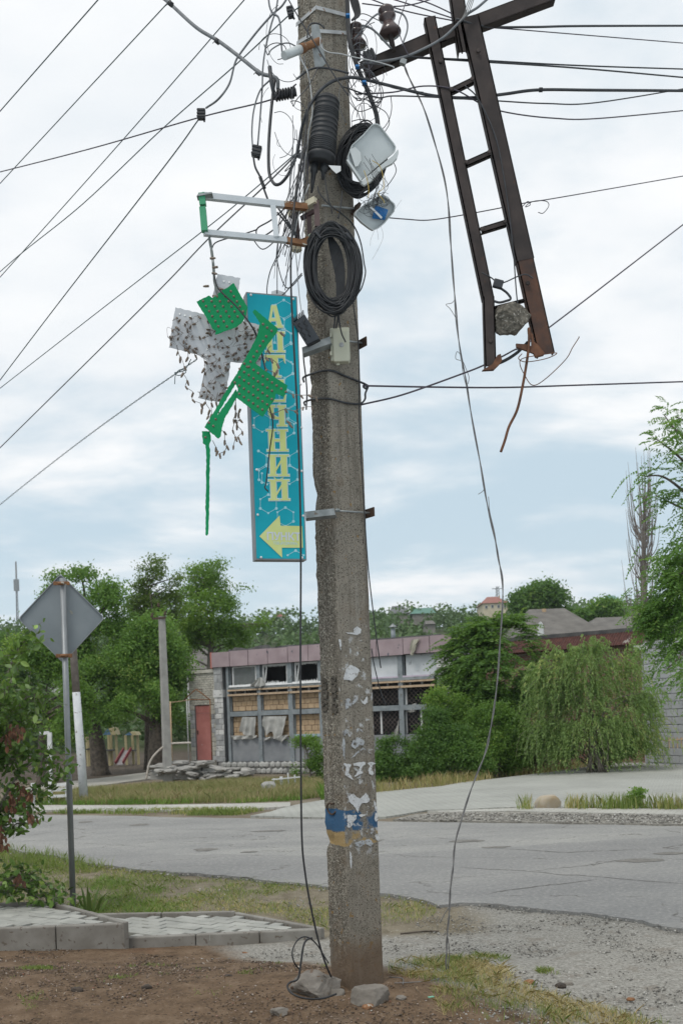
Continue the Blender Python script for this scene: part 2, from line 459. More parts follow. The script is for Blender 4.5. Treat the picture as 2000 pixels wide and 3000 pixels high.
def jagline(pts, step, amp, seed=0):
    """subdivide a world polyline and roughen it sideways in plan"""
    out = []
    for i in range(len(pts) - 1):
        a, b_ = Vector(pts[i]), Vector(pts[i + 1]); n = max(1, int((b_ - a).length / step))
        for k in range(n):
            q = a.lerp(b_, k / n)
            d = noise.noise(Vector((q.x * 1.7 + seed, q.y * 1.7, 0))) + 0.6 * noise.noise(Vector((q.x * 6 + seed, q.y * 6, 3))) + 0.35 * noise.noise(Vector((q.x * 19, q.y * 19, seed)))
            out.append(Vector((q.x + 0.3 * amp * d, q.y + amp * d, q.z)))
    out.append(Vector(pts[-1]))
    return out
near_edge_px = [(-150, 2473), (50, 2490), (180, 2510), (300, 2535), (450, 2550), (700, 2567), (900, 2590), (1000, 2602), (1100, 2617), (1200, 2627), (1290, 2648), (1350, 2643), (1420, 2643), (1500, 2652), (1600, 2662), (1720, 2671), (1800, 2683), (1870, 2698), (1950, 2716), (2150, 2735)]
near_edge = [G(x, y, 0.035) for x, y in near_edge_px]
near_edge = [Vector((-14, 23.5, 0.035))] + near_edge + [Vector((7.5, 4.6, 0.035))]
far_edge_px = [(2150, 2422), (2000, 2417), (1500, 2409), (1150, 2404), (1000, 2398), (700, 2395), (500, 2391), (300, 2387), (100, 2384), (-100, 2381)]
far_edge = [Vector((9, 12.2, 0.05))] + [G(x, y, 0.05) for x, y in far_edge_px] + [Vector((-14, 27, 0.05))]
NE = jagline(near_edge, 0.04, 0.085, 3); FE = jagline(far_edge, 0.15, 0.06, 9)
mb = MB(); poly = NE + FE
mb.prism([(p.x, p.y, -0.03) for p in poly], (0, 0, 0.065))
road = obj('road', mb, ASPH, kind='structure')

# shallow potholes: dark worn hollows with a broken rim
pot_m = nmat('worn pothole bottom', (0.13, 0.125, 0.115), (0.21, 0.20, 0.18), 14, 0.95, bs=0.8, bscale=70, bdist=0.01)
mb = MB()
for (px, py, w, h) in [(600, 2486, 32, 4), (410, 2414, 26, 2.6), (1365, 2461, 48, 3.4), (1450, 2479, 40, 2.4), (1880, 2517, 66, 5), (1960, 2497, 50, 3), (250, 2406, 18, 2), (730, 2493, 24, 2.2), (790, 2432, 50, 1.8)]:
    c = G(px, py, 0.05); l = (G(px + w, py, 0.05) - c).length; dp = (G(px, py - h, 0.05) - c).length
    pts = []
    for k in range(26):
        a = 2 * math.pi * k / 26; q = 1 + 0.45 * noise.noise(Vector((math.cos(a) * 1.5 + px, math.sin(a) * 1.5, py)))
        pts.append((c.x + math.cos(a) * l * q, c.y + math.sin(a) * dp * q, 0.039))
    mb.add(pts, [tuple(range(26))])
obj('road_pothole', mb, pot_m, parent=road)

def ribbon(pts, w, z, seed):
    rnd = random.Random(seed); P = [];
    for i in range(len(pts) - 1):
        a, b_ = G(*pts[i], z), G(*pts[i + 1], z); n = max(2, int((b_ - a).length / 0.05))
        for k in range(n):
            q = a.lerp(b_, k / n); P.append(Vector((q.x + 0.02 * noise.noise(Vector((q.x * 5, q.y * 5, seed))), q.y + 0.055 * noise.noise(Vector((q.x * 3, q.y * 3, seed + 4))) + rnd.gauss(0, 0.008), z)))
    m = len(P); V = []
    for i, p in enumerate(P):
        d = (P[min(i + 1, m - 1)] - P[max(i - 1, 0)]).normalized(); s_ = Vector((-d.y, d.x, 0)); ww = w * rnd.uniform(0.25, 1.2) * min(1, (i + 1) / 6, (m - i) / 6); V += [p - s_ * ww, p + s_ * ww]
    mb = MB(); mb.add(V, [(2 * i, 2 * i + 1, 2 * i + 3, 2 * i + 2) for i in range(m - 1)]); return mb
crack_m = nmat('dirt filled crack', (0.075, 0.07, 0.062), (0.12, 0.115, 0.10), 20, 0.95)
for i, c in enumerate(([(1330, 2540), (1440, 2546), (1545, 2552), (1630, 2561), (1720, 2566), (1850, 2577), (2040, 2592)], [(1580, 2551), (1650, 2541), (1710, 2537), (1790, 2522), (1860, 2512)], [(1400, 2622), (1530, 2602), (1610, 2592), (1690, 2582), (1770, 2575)], [(1450, 2484), (1560, 2492), (1660, 2497), (1800, 2490), (1920, 2488)], [(1900, 2500), (1960, 2496), (2040, 2499)], [(540, 2432), (600, 2428), (680, 2431), (760, 2436)], [(60, 2452), (130, 2441), (200, 2432), (330, 2424)], [(720, 2495), (790, 2492), (860, 2490)], [(1130, 2500), (1250, 2510), (1330, 2512)], [(230, 2470), (330, 2474), (450, 2482)], [(1250, 2452), (1360, 2460), (1440, 2462)])):
    obj('road_crack', ribbon(c, 0.008 if i < 4 else 0.006, 0.0372 + 0.0002 * i, i), crack_m, parent=road)
# --- the paved yard to the right, footpaths and gravel strip across the road
def paver_material(name, c1, c2, joint, bw, bh, rot):
    m, nt, b = new_mat(name); p = position(nt)
    mp = nt.nodes.new('ShaderNodeMapping'); nt.links.new(p, mp.inputs[0]); mp.inputs['Rotation'].default_value = (0, 0, R(rot))
    br = nt.nodes.new('ShaderNodeTexBrick'); nt.links.new(mp.outputs[0], br.inputs['Vector'])
    br.inputs['Scale'].default_value = 1.0; br.inputs['Brick Width'].default_value = bw; br.inputs['Row Height'].default_value = bh
    br.inputs['Mortar Size'].default_value = 0.012; br.inputs['Color1'].default_value = (*c1, 1); br.inputs['Color2'].default_value = (*c2, 1); br.inputs['Mortar'].default_value = (*joint, 1)
    big = noisetex(nt, 0.5, 5, p); mid = noisetex(nt, 5, 5, p)
    col = mix(nt, 0.45, br.outputs['Color'], ramp(nt, big, [(0.3, tuple(k * 0.72 for k in c1)), (0.7, tuple(k * 1.15 for k in c2))]))
    col = mix(nt, mrange(nt, mid, 0.62, 0.75), col, tuple(k * 0.75 for k in c1))
    nt.links.new(col, b.inputs['Base Color']); b.inputs['Roughness'].default_value = 0.9; b.inputs['Specular IOR Level'].default_value = 0.2
    bump(nt, b, br.outputs['Fac'], 0.4, -0.01)
    return m
PAVE_FAR = paver_material('grey yard pavers', (0.335, 0.343, 0.318), (0.40, 0.405, 0.375), (0.20, 0.20, 0.175), 0.22, 0.11, 38)
def sheet(name, px, z, mat, thick=0.05, amp=0.05, extra_pre=(), extra_post=(), world_pts=None):
    pts = [Vector(q) for q in extra_pre] + [G(x, y, z) for x, y in px] + [Vector(q) for q in extra_post]
    pts = jagline(pts + [pts[0]], 0.2, amp, 5)[:-1]
    mb = MB(); mb.prism([(p.x, p.y, z - thick) for p in pts], (0, 0, thick))
    return obj(name, mb, mat, kind='structure')
sheet('paved_yard', [(735, 2389), (790, 2378), (830, 2366), (880, 2354), (948, 2343), (1110, 2320), (1300, 2302), (1350, 2292), (1600, 2263), (1800, 2235), (2000, 2216), (2200, 2196), (2200, 2372), (1980, 2366), (1520, 2364), (1250, 2374), (1130, 2392), (1000, 2396)], 0.04, PAVE_FAR, 0.06, 0.08)
GRAV = nmat('crushed grey gravel', (0.17, 0.16, 0.14), (0.30, 0.285, 0.25), 9, 0.95, bs=0.9, bscale=40, bdist=0.02, spot=(0.42, 0.40, 0.36), sscale=30, sthr=0.6)
sheet('gravel_strip', [(1150, 2401), (1220, 2384), (1300, 2380), (1500, 2378), (1800, 2384), (2000, 2388), (2150, 2391), (2150, 2420), (2000, 2415), (1500, 2407)], 0.055, GRAV, 0.05, 0.07)
LIGHTP = paver_material('pale footpath pavers', (0.40, 0.395, 0.36), (0.48, 0.475, 0.44), (0.25, 0.24, 0.21), 0.2, 0.1, 25)
sheet('footpath', [(-150, 2362), (100, 2359), (400, 2359), (700, 2354), (850, 2350), (850, 2362), (700, 2370), (400, 2374), (100, 2373), (-150, 2374)], 0.045, LIGHTP, 0.06, 0.03)
sheet('yard_footpath', [(1250, 2376), (1520, 2367), (2000, 2369), (2150, 2372), (2150, 2389), (2000, 2386), (1800, 2382), (1500, 2376), (1300, 2378)], 0.062, LIGHTP, 0.05, 0.03)
PATH2 = nmat('dusty concrete path', (0.30, 0.285, 0.25), (0.38, 0.365, 0.33), 3, 0.95, bs=0.4, bscale=30)
sheet('concrete_path', [(60, 2310), (215, 2288), (330, 2275), (435, 2262), (445, 2280), (330, 2296), (215, 2312), (60, 2325)], -0.17, PATH2, 0.05, 0.05)

# --- kerbed garden path in front: two stepped platforms of grey pavers
CONC = nmat('grey cast concrete', (0.175, 0.162, 0.142), (0.255, 0.245, 0.222), 5, 0.9, bs=0.6, bscale=120, bdist=0.003, spot=(0.13, 0.11, 0.09), sscale=22, sthr=0.60, objvar=0.05)
PAVER = nmat('pale grey paving block', (0.275, 0.278, 0.255), (0.36, 0.36, 0.33), 5, 0.9, bs=0.4, bscale=140, bdist=0.002, spot=(0.28, 0.27, 0.25), sscale=25, sthr=0.66, objvar=0.10)
SAND = nmat('dark joint sand', (0.10, 0.09, 0.075), (0.16, 0.15, 0.12), 30, 0.95)
def platform(name, z, quad_px, kerb_front_px, kerb_h, kerb_back, seed):
    rnd = random.Random(seed)
    q = [G(x, y, z) for x, y in quad_px]
    root = bpy.data.objects.new(name, None); COL.objects.link(root); root.location = (q[0].x, q[0].y, 0); root['kind'] = 'structure'
    ctr = sum(q, Vector()) / len(q)
    bed = MB(); bed.prism([(p.x + (ctr.x - p.x) * 0.05, p.y + (ctr.y - p.y) * 0.07, -0.12) for p in q], (0, 0, z - 0.025 + 0.12)); obj('sand_bed', bed, SAND, parent=root)
    # kerb stones along the front
    fr = [G(x, y, z) for x, y in kerb_front_px]
    for i in range(len(fr) - 1):
        a, b_ = fr[i], fr[i + 1]; d = (b_ - a).normalized(); nrm = Vector((-d.y, d.x, 0))
        mbk = MB(); rot = Matrix((d, nrm, Vector((0, 0, 1)))).transposed()
        L = (b_ - a).length - 0.006
        mbk.bbox((a + b_) / 2 + nrm * 0.035 + Vector((0, 0, -0.14 + 0.004)), (L, 0.07, 0.28), rot, 0.010)
        obj('kerb_stone', mbk, CONC, parent=root)
    for a, b_ in kerb_back:
        a = G(*a, z); b_ = G(*b_, z); d = (b_ - a).normalized(); nrm = Vector((-d.y, d.x, 0)); L = (b_ - a).length
        n = max(1, round(L / 0.55))
        for k in range(n):
            p0 = a.lerp(b_, k / n); p1 = a.lerp(b_, (k + 1) / n)
            mbk = MB(); rot = Matrix((d, nrm, Vector((0, 0, 1)))).transposed()
            mbk.bbox((p0 + p1) / 2 + Vector((0, 0, -0.10 + rnd.uniform(0.0, 0.012))), (L / n - 0.008, 0.05, 0.22), rot, 0.008)
            obj('kerb_stone', mbk, CONC, parent=root)
    # pavers laid in diagonal herringbone
    me_mb = MB(); me_mb.bbox((0, 0, 0), (0.196, 0.096, 0.05), None, 0.004)
    me = mesh_from(me_mb, 'paver'); me.materials.append(PAVER)
    ang = R(-33); e1 = Vector((math.cos(ang), math.sin(ang), 0)); e2 = Vector((-math.sin(ang), math.cos(ang), 0))
    def inside(p, shrink=0.0):
        s = None
        for i in range(len(q)):
            a, b_ = q[i], q[(i + 1) % len(q)]; cr = (b_.x - a.x) * (p.y - a.y) - (b_.y - a.y) * (p.x - a.x)
            cr /= max(1e-6, (Vector((b_.x - a.x, b_.y - a.y))).length)
            if s is None: s = 1 if cr > 0 else -1
            if cr * s < shrink: return False
        return True
    for i in range(-60, 60):
        for j in range(-60, 60):
            # stretcher rows, each row shifted by half a block
            p = ctr + e1 * (i * 0.202 + (j % 2) * 0.101) + e2 * (j * 0.102)
            if abs(p.x - ctr.x) > 4 or abs(p.y - ctr.y) > 3: continue
            ends = [p + e1 * sx * 0.08 + e2 * sy * 0.035 for sx in (-1, 1) for sy in (-1, 1)]
            if not all(inside(e, 0.035) for e in ends): 
                # cut blocks along the edge
                if inside(p, 0.055):
                    inst('paver', me, root, p + Vector((0, 0, -0.026)), Matrix.Rotation(ang, 3, 'Z'), (0.46, 0.9, 1))
                continue
            tilt = Matrix.Rotation(ang + rnd.uniform(-0.02, 0.02), 3, 'Z') @ Matrix.Rotation(rnd.uniform(-0.02, 0.02), 3, 'X') @ Matrix.Rotation(rnd.uniform(-0.018, 0.018), 3, 'Y')
            inst('paver', me, root, p + Vector((0, 0, -0.025 + rnd.uniform(-0.006, 0.003))), tilt)
    return root
platform('upper_path_platform', 0.18, [(-420, 2738), (370, 2707), (160, 2647), (-420, 2665)], [(-420, 2738), (-60, 2724), (163, 2715), (370, 2707)], 0.15, [((-420, 2665), (160, 2647)), ((160, 2647), (370, 2707))], 1)
platform('lower_path_platform', 0.05, [(330, 2751), (945, 2723), (690, 2676), (262, 2684)], [(330, 2751), (573, 2740), (760, 2732), (945, 2723)], 0.11, [((262, 2684), (690, 2676)), ((690, 2676), (945, 2723))], 2)
# ================================================================== THE CONCRETE UTILITY POLE
PHI = R(35)
rV = Vector((math.cos(PHI), math.sin(PHI), 0)); lV = Vector((-math.sin(PHI), math.cos(PHI), 0))
nR = Vector((math.sin(PHI), -math.cos(PHI), 0)); nL = Vector((-math.cos(PHI), -math.sin(PHI), 0))
RIDGE = W(1026, 2900, 5.85)                     # foot of the near corner
PB = RIDGE + rV * 0.127 + lV * 0.107            # foot of the axis
PA, PBW = 0.252, 0.212
UPZ = Vector((0, 0, 1))
def pole_ridge(z):
    k = 1 - 0.012 * (z - RIDGE.z); return PB + (RIDGE - PB) * k + UPZ * (z - RIDGE.z) - UPZ * 0
def on_right(px, py, off=0.0):
    p = hit(px, py, RIDGE, nR); k = 0.012 * (p.z - RIDGE.z) * 0.107
    return p - nR * (k - off)
def on_left(px, py, off=0.0):
    p = hit(px, py, RIDGE, nL); k = 0.012 * (p.z - RIDGE.z) * 0.127
    return p - nL * (k - off)
def pole_material():
    m, nt, b = new_mat('pebbly pole concrete'); p = position(nt)
    sx = nt.nodes.new('ShaderNodeSeparateXYZ'); nt.links.new(p, sx.inputs[0]); Z = sx.outputs[2]
    g = nt.nodes.new('ShaderNodeNewGeometry')
    dp = nt.nodes.new('ShaderNodeVectorMath'); dp.operation = 'DOT_PRODUCT'; nt.links.new(g.outputs['True Normal'], dp.inputs[0]); dp.inputs[1].default_value = nR
    face = mrange(nt, dp.outputs['Value'], 0.4, 0.75)            # 1 on the smooth face, 0 on the pebbly one
    big = noisetex(nt, 1.6, 5, p); mid = noisetex(nt, 11, 5, p); fine = noisetex(nt, 75, 5, p, 0.7); sp = noisetex(nt, 150, 3, p, 0.6)
    smooth = ramp(nt, mid, [(0.3, (0.205, 0.185, 0.152)), (0.7, (0.285, 0.258, 0.215))])
    smooth = mix(nt, mrange(nt, sp, 0.56, 0.62), smooth, (0.055, 0.048, 0.04))
    smooth = mix(nt, mrange(nt, sp, 0.37, 0.31), smooth, (0.31, 0.29, 0.25))
    v = vor(nt, 150, p, 'Color')
    vs = nt.nodes.new('ShaderNodeSeparateColor'); nt.links.new(v, vs.inputs[0])
    peb = ramp(nt, vs.outputs[0], [(0.0, (0.06, 0.052, 0.042)), (0.35, (0.15, 0.136, 0.112)), (0.75, (0.215, 0.197, 0.162)), (1.0, (0.40, 0.375, 0.315))])
    peb = mix(nt, mrange(nt, fine, 0.45, 0.30), peb, (0.05, 0.043, 0.035))
    peb = mix(nt, mrange(nt, big, 0.55, 0.66), peb, mix(nt, 0.7, peb, (0.19, 0.175, 0.15)))
    col = mix(nt, face, peb, smooth)
    # weather: brown grime higher up, orange lichen, darker damp band lower
    col = mix(nt, mth(nt, 'MULTIPLY', mrange(nt, mid, 0.50, 0.62), mrange(nt, big, 0.42, 0.60)), col, mix(nt, 0.45, col, (0.12, 0.085, 0.055)))
    mps = nt.nodes.new('ShaderNodeMapping'); nt.links.new(p, mps.inputs[0]); mps.inputs['Scale'].default_value = (26, 26, 1.1)
    stk = noisetex(nt, 1.0, 4, mps.outputs[0], 0.6)
    col = mix(nt, mth(nt, 'MULTIPLY', mrange(nt, stk, 0.52, 0.68), 0.5), col, (0.10, 0.088, 0.072))
    col = mix(nt, mth(nt, 'MULTIPLY', mrange(nt, stk, 0.42, 0.30), 0.35), col, (0.34, 0.32, 0.285))
    lich = noisetex(nt, 26, 3, p)
    lz = mth(nt, 'ADD', 0.655, mth(nt, 'MULTIPLY', mrange(nt, Z, 0.5, 1.0), 0.04))
    lm = mth(nt, 'MULTIPLY', mth(nt, 'GREATER_THAN', lich, lz), 0.75)
    col = mix(nt, lm, col, (0.24, 0.14, 0.045))
    # painted bands
    wob = mth(nt, 'MULTIPLY', mth(nt, 'SUBTRACT', mid, 0.5), 0.05)
    zz = mth(nt, 'ADD', Z, wob)
    flake = mrange(nt, fine, 0.28, 0.40)
    fr = mth(nt, 'MULTIPLY', face, 0.5)
    def band(z0, z1, colr, worn):
        a = mth(nt, 'GREATER_THAN', zz, z0); c_ = mth(nt, 'LESS_THAN', zz, z1)
        k = mth(nt, 'MULTIPLY', mth(nt, 'MULTIPLY', a, c_), flake)
        k2 = mth(nt, 'MULTIPLY', k, mrange(nt, mth(nt, 'SUBTRACT', mid, mth(nt, 'MULTIPLY', face, worn)), 0.20, 0.30))
        return k2, colr
    return m, nt, b, dict(col=col, band=band, Z=Z, mid=mid, fine=fine, big=big, face=face, vs=vs, sp=sp)
def z_on_pole(px, py): return on_right(px, py).z
PZ = lambda py: on_right(1060, py).z
m, nt, b, d_ = pole_material()
col = d_['col']
k, c1 = d_['band'](PZ(2430) , PZ(2370), (0.045, 0.11, 0.205), 0.22); col = mix(nt, k, col, c1)
k, c1 = d_['band'](PZ(2473), PZ(2433), (0.36, 0.255, 0.115), 0.26); col = mix(nt, mth(nt, 'MULTIPLY', k, 0.85), col, c1)
# paste and paper flecks between the bands and eye level on the smooth face
fl = noisetex(nt, 17, 6, position(nt), 0.68)
fm = mth(nt, 'MULTIPLY', mrange(nt, fl, 0.565, 0.62), mth(nt, 'MULTIPLY', d_['face'], mth(nt, 'MULTIPLY', mrange(nt, d_['Z'], PZ(2560), PZ(2440)), mrange(nt, d_['Z'], PZ(1800), PZ(1930)))))
col = mix(nt, mth(nt, 'MULTIPLY', fm, 0.9), col, (0.47, 0.48, 0.485))
# rusty earth splashed up the foot
ft = mrange(nt, mth(nt, 'ADD', d_['Z'], mth(nt, 'MULTIPLY', mth(nt, 'SUBTRACT', d_['big'], 0.5), 0.5)), PZ(2720), PZ(2800))
col = mix(nt, mth(nt, 'MULTIPLY', ft, 0.8), col, mix(nt, d_['mid'], (0.115, 0.075, 0.048), (0.175, 0.125, 0.085)))
nt.links.new(col, b.inputs['Base Color']); b.inputs['Roughness'].default_value = 0.93; b.inputs['Specular IOR Level'].default_value = 0.2
hh = mth(nt, 'ADD', mth(nt, 'MULTIPLY', d_['vs'].outputs[0], mth(nt, 'SUBTRACT', 1.0, d_['face'])), mth(nt, 'MULTIPLY', d_['fine'], 0.5))
bump(nt, b, mth(nt, 'SUBTRACT', hh, mth(nt, 'MULTIPLY', mrange(nt, d_['sp'], 0.56, 0.62), mth(nt, 'MULTIPLY', d_['face'], 0.5))), 0.85, 0.006)
POLEM = m

pole = thing('utility_pole', (PB.x, PB.y, PB.z), 'tall square concrete utility pole with blue and yellow painted bands', 'utility pole')
def build_pole_body():
    ch = 0.014
    prof = []   # (a along r, b along l)
    def seg(p, q, n):
        for i in range(n): prof.append((p[0] + (q[0] - p[0]) * i / n, p[1] + (q[1] - p[1]) * i / n))
    A, B = PA, PBW
    pts = [(ch, 0), (A - ch, 0), (A - ch * 0.3, ch * 0.3), (A, ch), (A, B - ch), (A - ch, B), (ch, B), (0, B - ch), (0, ch), (ch * 0.3, ch * 0.3)]
    ns = [22, 2, 2, 5, 2, 5, 2, 20, 3, 3]
    for i in range(len(pts)): seg(pts[i], pts[(i + 1) % len(pts)], ns[i])
    n = len(prof); zs = np.concatenate([np.arange(-0.25, 6.4, 0.017), np.arange(6.5, 9.0, 0.25)])
    V = []
    for h in zs:
        k = 1 - 0.012 * h
        for (a, bb) in prof:
            la = (a - A / 2); lb = (bb - B / 2)
            p = PB + rV * la * k + lV * lb * k + UPZ * h
            on_l = max(0, 1 - a / 0.03); on_r = max(0, 1 - bb / 0.02)
            outd = (rV * la / A + lV * lb / B).normalized()
            if h < 6.3:
                rough = 0.0012 + 0.006 * on_l * (0.6 + 0.6 * noise.noise(Vector((h * 1.3, 0, 0))))
                dd = rough * (noise.noise(p * 55) + 0.8 * noise.noise(p * 110))
                dd += 0.004 * noise.noise(p * 5) * (on_l + 0.3)
                # chips knocked out of the left-hand arris
                if bb > B - 0.09 and a < 0.02:
                    for hz, wd, am in ((0.86, 0.035, 0.02), (2.95, 0.05, 0.014), (3.6, 0.03, 0.010), (0.98, 0.03, -0.006), (4.3, 0.04, 0.008)):
                        dd -= am * math.exp(-((h - hz) / wd) ** 2)
                p = p + outd * dd
            V.append(p)
    m_ = len(zs)
    Fq = [(i * n + k, i * n + (k + 1) % n, (i + 1) * n + (k + 1) % n, (i + 1) * n + k) for i in range(m_ - 1) for k in range(n)]
    nparr_obj('pole_shaft', [tuple(v) for v in V], Fq, POLEM, parent=pole, smooth=False)
build_pole_body()

# torn paper notices on the smooth face
PAPER = nmat('torn white paper paste', (0.50, 0.51, 0.515), (0.60, 0.61, 0.615), 18, 0.9, spot=(0.27, 0.25, 0.23), sscale=70, sthr=0.60)
PAPER2 = nmat('greyed paper paste', (0.34, 0.36, 0.38), (0.44, 0.46, 0.48), 18, 0.9, spot=(0.2, 0.18, 0.16), sscale=60, sthr=0.55)
for m_ in (PAPER, PAPER2):
    nt_ = m_.node_tree; b_ = nt_.nodes['Principled BSDF']; pp = position(nt_)
    a1 = noisetex(nt_, 34, 6, pp, 0.7); a2 = noisetex(nt_, 130, 3, pp, 0.6)
    nt_.links.new(mth(nt_, 'GREATER_THAN', mth(nt_, 'ADD', a1, mth(nt_, 'MULTIPLY', mth(nt_, 'SUBTRACT', a2, 0.5), 0.5)), 0.395 if m_ is PAPER else 0.44), b_.inputs['Alpha'])
def scrap(poly, mat=PAPER, jag=2.2, off=0.0035, seed=0, name='paper_scrap'):
    rnd = random.Random(seed); P = []
    for i in range(len(poly)):
        a, b_ = poly[i], poly[(i + 1) % len(poly)]; L = math.hypot(b_[0] - a[0], b_[1] - a[1]); n = max(1, int(L / 4))
        for k in range(n):
            t = k / n; P.append((a[0] + (b_[0] - a[0]) * t + rnd.uniform(-jag, jag) * (k > 0), a[1] + (b_[1] - a[1]) * t + rnd.uniform(-jag, jag) * (k > 0)))
    pts = [on_right(x, y, off) for x, y in P]
    mb = MB(); mb.prism(pts, nR * -0.002)
    return obj(name, mb, mat, parent=pole)
scraps = [
 ([(1012, 1962), (1025, 1948), (1040, 1952), (1052, 1962), (1047, 1978), (1036, 1990), (1030, 1994), (1006, 1990), (1008, 1978)], 0),
 ([(1035, 1843), (1045, 1835), (1058, 1845), (1056, 1855), (1045, 1860), (1020, 1857), (1012, 1853), (1035, 1853)], 0),
 ([(992, 1873), (997, 1873), (1000, 1890), (998, 1905), (995, 1895)], 0),
 ([(1010, 2050), (1022, 2046), (1030, 2062), (1036, 2045), (1044, 2042), (1038, 2060), (1025, 2072), (1012, 2078)], 1),
 ([(1054, 2046), (1064, 2055), (1075, 2040), (1076, 2058), (1068, 2064), (1060, 2060)], 0),
 ([(1004, 2140), (1013, 2137), (1016, 2144), (1028, 2146), (1015, 2148), (1008, 2156), (1003, 2150)], 1),
 ([(1042, 2138), (1050, 2133), (1058, 2137), (1064, 2144), (1050, 2143), (1044, 2146)], 1),
 ([(1032, 2172), (1045, 2160), (1058, 2164), (1066, 2170), (1064, 2182), (1052, 2186), (1040, 2194), (1028, 2186)], 1),
 ([(1004, 2160), (1008, 2160), (1010, 2190), (1009, 2225), (1005, 2215), (1004, 2190)], 1),
 ([(1027, 2222), (1045, 2203), (1062, 2190), (1072, 2196), (1088, 2208), (1078, 2204), (1065, 2195), (1048, 2206), (1030, 2222)], 1),
 ([(1006, 2236), (1028, 2240), (1024, 2248), (1020, 2262), (1030, 2278), (1034, 2284), (1022, 2278), (1010, 2270), (1013, 2250)], 0),
 ([(1034, 2237), (1050, 2233), (1071, 2232), (1069, 2240), (1060, 2246), (1056, 2258), (1062, 2264), (1050, 2270), (1038, 2276), (1044, 2264), (1052, 2258), (1052, 2246), (1036, 2243)], 0),
 ([(1076, 2236), (1088, 2232), (1101, 2236), (1092, 2240), (1088, 2252), (1094, 2266), (1090, 2272), (1080, 2266), (1078, 2254), (1084, 2244)], 0),
 ([(1020, 2332), (1034, 2326), (1042, 2334), (1054, 2340), (1062, 2332), (1070, 2322), (1078, 2330), (1082, 2344), (1074, 2352), (1058, 2354), (1052, 2364), (1049, 2382), (1043, 2374), (1034, 2358), (1022, 2348)], 0),
 ([(1016, 2387), (1044, 2388), (1043, 2398), (1034, 2408), (1032, 2416), (1022, 2425), (1017, 2424)], 0),
 ([(1050, 2388), (1070, 2384), (1068, 2390), (1055, 2393)], 0),
 ([(1094, 2344), (1100, 2352), (1105, 2372), (1100, 2376), (1096, 2360)], 0),
 ([(1098, 2380), (1104, 2384), (1107, 2400), (1100, 2408), (1096, 2394)], 0),
 ([(1038, 2470), (1060, 2462), (1082, 2458), (1094, 2470), (1086, 2480), (1070, 2472), (1056, 2480), (1042, 2478)], 1),
 ([(1098, 2446), (1104, 2444), (1110, 2456), (1106, 2464), (1099, 2456)], 0),
 ([(1024, 2494), (1028, 2500), (1030, 2520), (1028, 2545), (1025, 2530)], 0),
 ([(1084, 2430), (1092, 2422), (1095, 2434), (1088, 2444), (1083, 2440)], 1),
]
for i, (pl, k) in enumerate(scraps): scrap(pl, PAPER if k == 0 else PAPER2, 1.4, 0.0035 + 0.0004 * (i % 3), i)

# cast characters on the pebbly face (two rows running down the pole)
EMB = nmat('rough raised concrete', (0.05, 0.044, 0.035), (0.115, 0.102, 0.082), 60, 0.95, bs=0.8, bscale=120)
def text_mesh(body, size, extrude=0.0, bold=0.0, align='CENTER'):
    cu = bpy.data.curves.new('lettering', 'FONT'); cu.body = body; cu.size = size; cu.extrude = extrude; cu.offset = bold
    cu.align_x = align; cu.align_y = 'CENTER'; cu.resolution_u = 3
    o = bpy.data.objects.new('lettering', cu); COL.objects.link(o)
    dg = bpy.context.evaluated_depsgraph_get(); me = bpy.data.meshes.new_from_object(o.evaluated_get(dg))
    bpy.data.objects.remove(o)
    return me
def place_text(body, size, org, xdir, ydir, parent, mat, extrude=0.0, bold=0.0, name='lettering', sx=1.0, align='CENTER'):
    me = text_mesh(body, size, extrude, bold, align); me.materials.clear(); me.materials.append(mat)
    x = Vector(xdir).normalized(); y = Vector(ydir).normalized(); z = x.cross(y)
    rot = Matrix((x, y, z)).transposed()
    o = inst(name, me, parent, org, rot, (sx, 1, 1)); return o
for row, (x0, body) in enumerate(((951, '68П63'), (979, '0083-08'))):
    c = on_left(x0, 2035, 0.0075)
    place_text(body, 0.075 if row == 0 else 0.066, c, (0, 0, -1), -lV, pole, EMB, 0.004, 0.0035, 'cast_number')
# iron lifting ring at the blue band
IRON = nmat('dark rusty iron', (0.05, 0.035, 0.028), (0.10, 0.06, 0.04), 40, 0.7, 0.4, bs=0.4, bscale=90)
c = on_left(974, 2369, 0.01)
pts = [c + (-lV) * (0.03 * math.cos(a)) + UPZ * 0.034 * math.sin(a) + nL * 0.012 * math.sin((a + 0.6) / 1.6) for a in np.linspace(R(60), R(330), 22)]
mb = MB(); mb.tube([pts[0] - nL * 0.03] + pts + [pts[-1] - nL * 0.03], 0.0052, 8); obj('lifting_ring', mb, IRON, parent=pole)
# steel straps round the head and the pipe bracket
STEEL = nmat('worn galvanised strap', (0.34, 0.35, 0.35), (0.48, 0.49, 0.49), 14, 0.5, 0.5, spot=(0.20, 0.11, 0.06), sscale=22, sthr=0.60)
RUSTY = nmat('rusted steel', (0.16, 0.075, 0.035), (0.26, 0.13, 0.06), 22, 0.85, 0.1, bs=0.4, bscale=80, spot=(0.40, 0.38, 0.33), sscale=18, sthr=0.62)
def strap(lpts, rpts, w):
    """band over both visible faces given by pixel heights at left edge, ridge, right edge, carried on round the back"""
    a = on_left(*lpts[0], 0.004); m_ = (on_right(*rpts[0], 0.004) + on_left(*lpts[1], 0.004)) / 2 + (nR + nL).normalized() * 0.004; b_ = on_right(*rpts[1], 0.004)
    mb = MB(); P = [a - nL * 0.24, a - lV * -0.008, a, m_, b_, b_ + rV * 0.008 - nR * 0.22]
    for p, q in zip(P[2:-1], P[3:]):
        d = (q - p).normalized(); n = nL if p is a or (p - a).length < 0.02 else nR
        up = d.cross(n).normalized(); up = up if up.z > 0 else -up
        mb.prism([p - up * w / 2, q - up * w / 2, q + up * w / 2, p + up * w / 2], n * 0.003)
    obj('steel_strap', mb, STEEL, parent=pole)
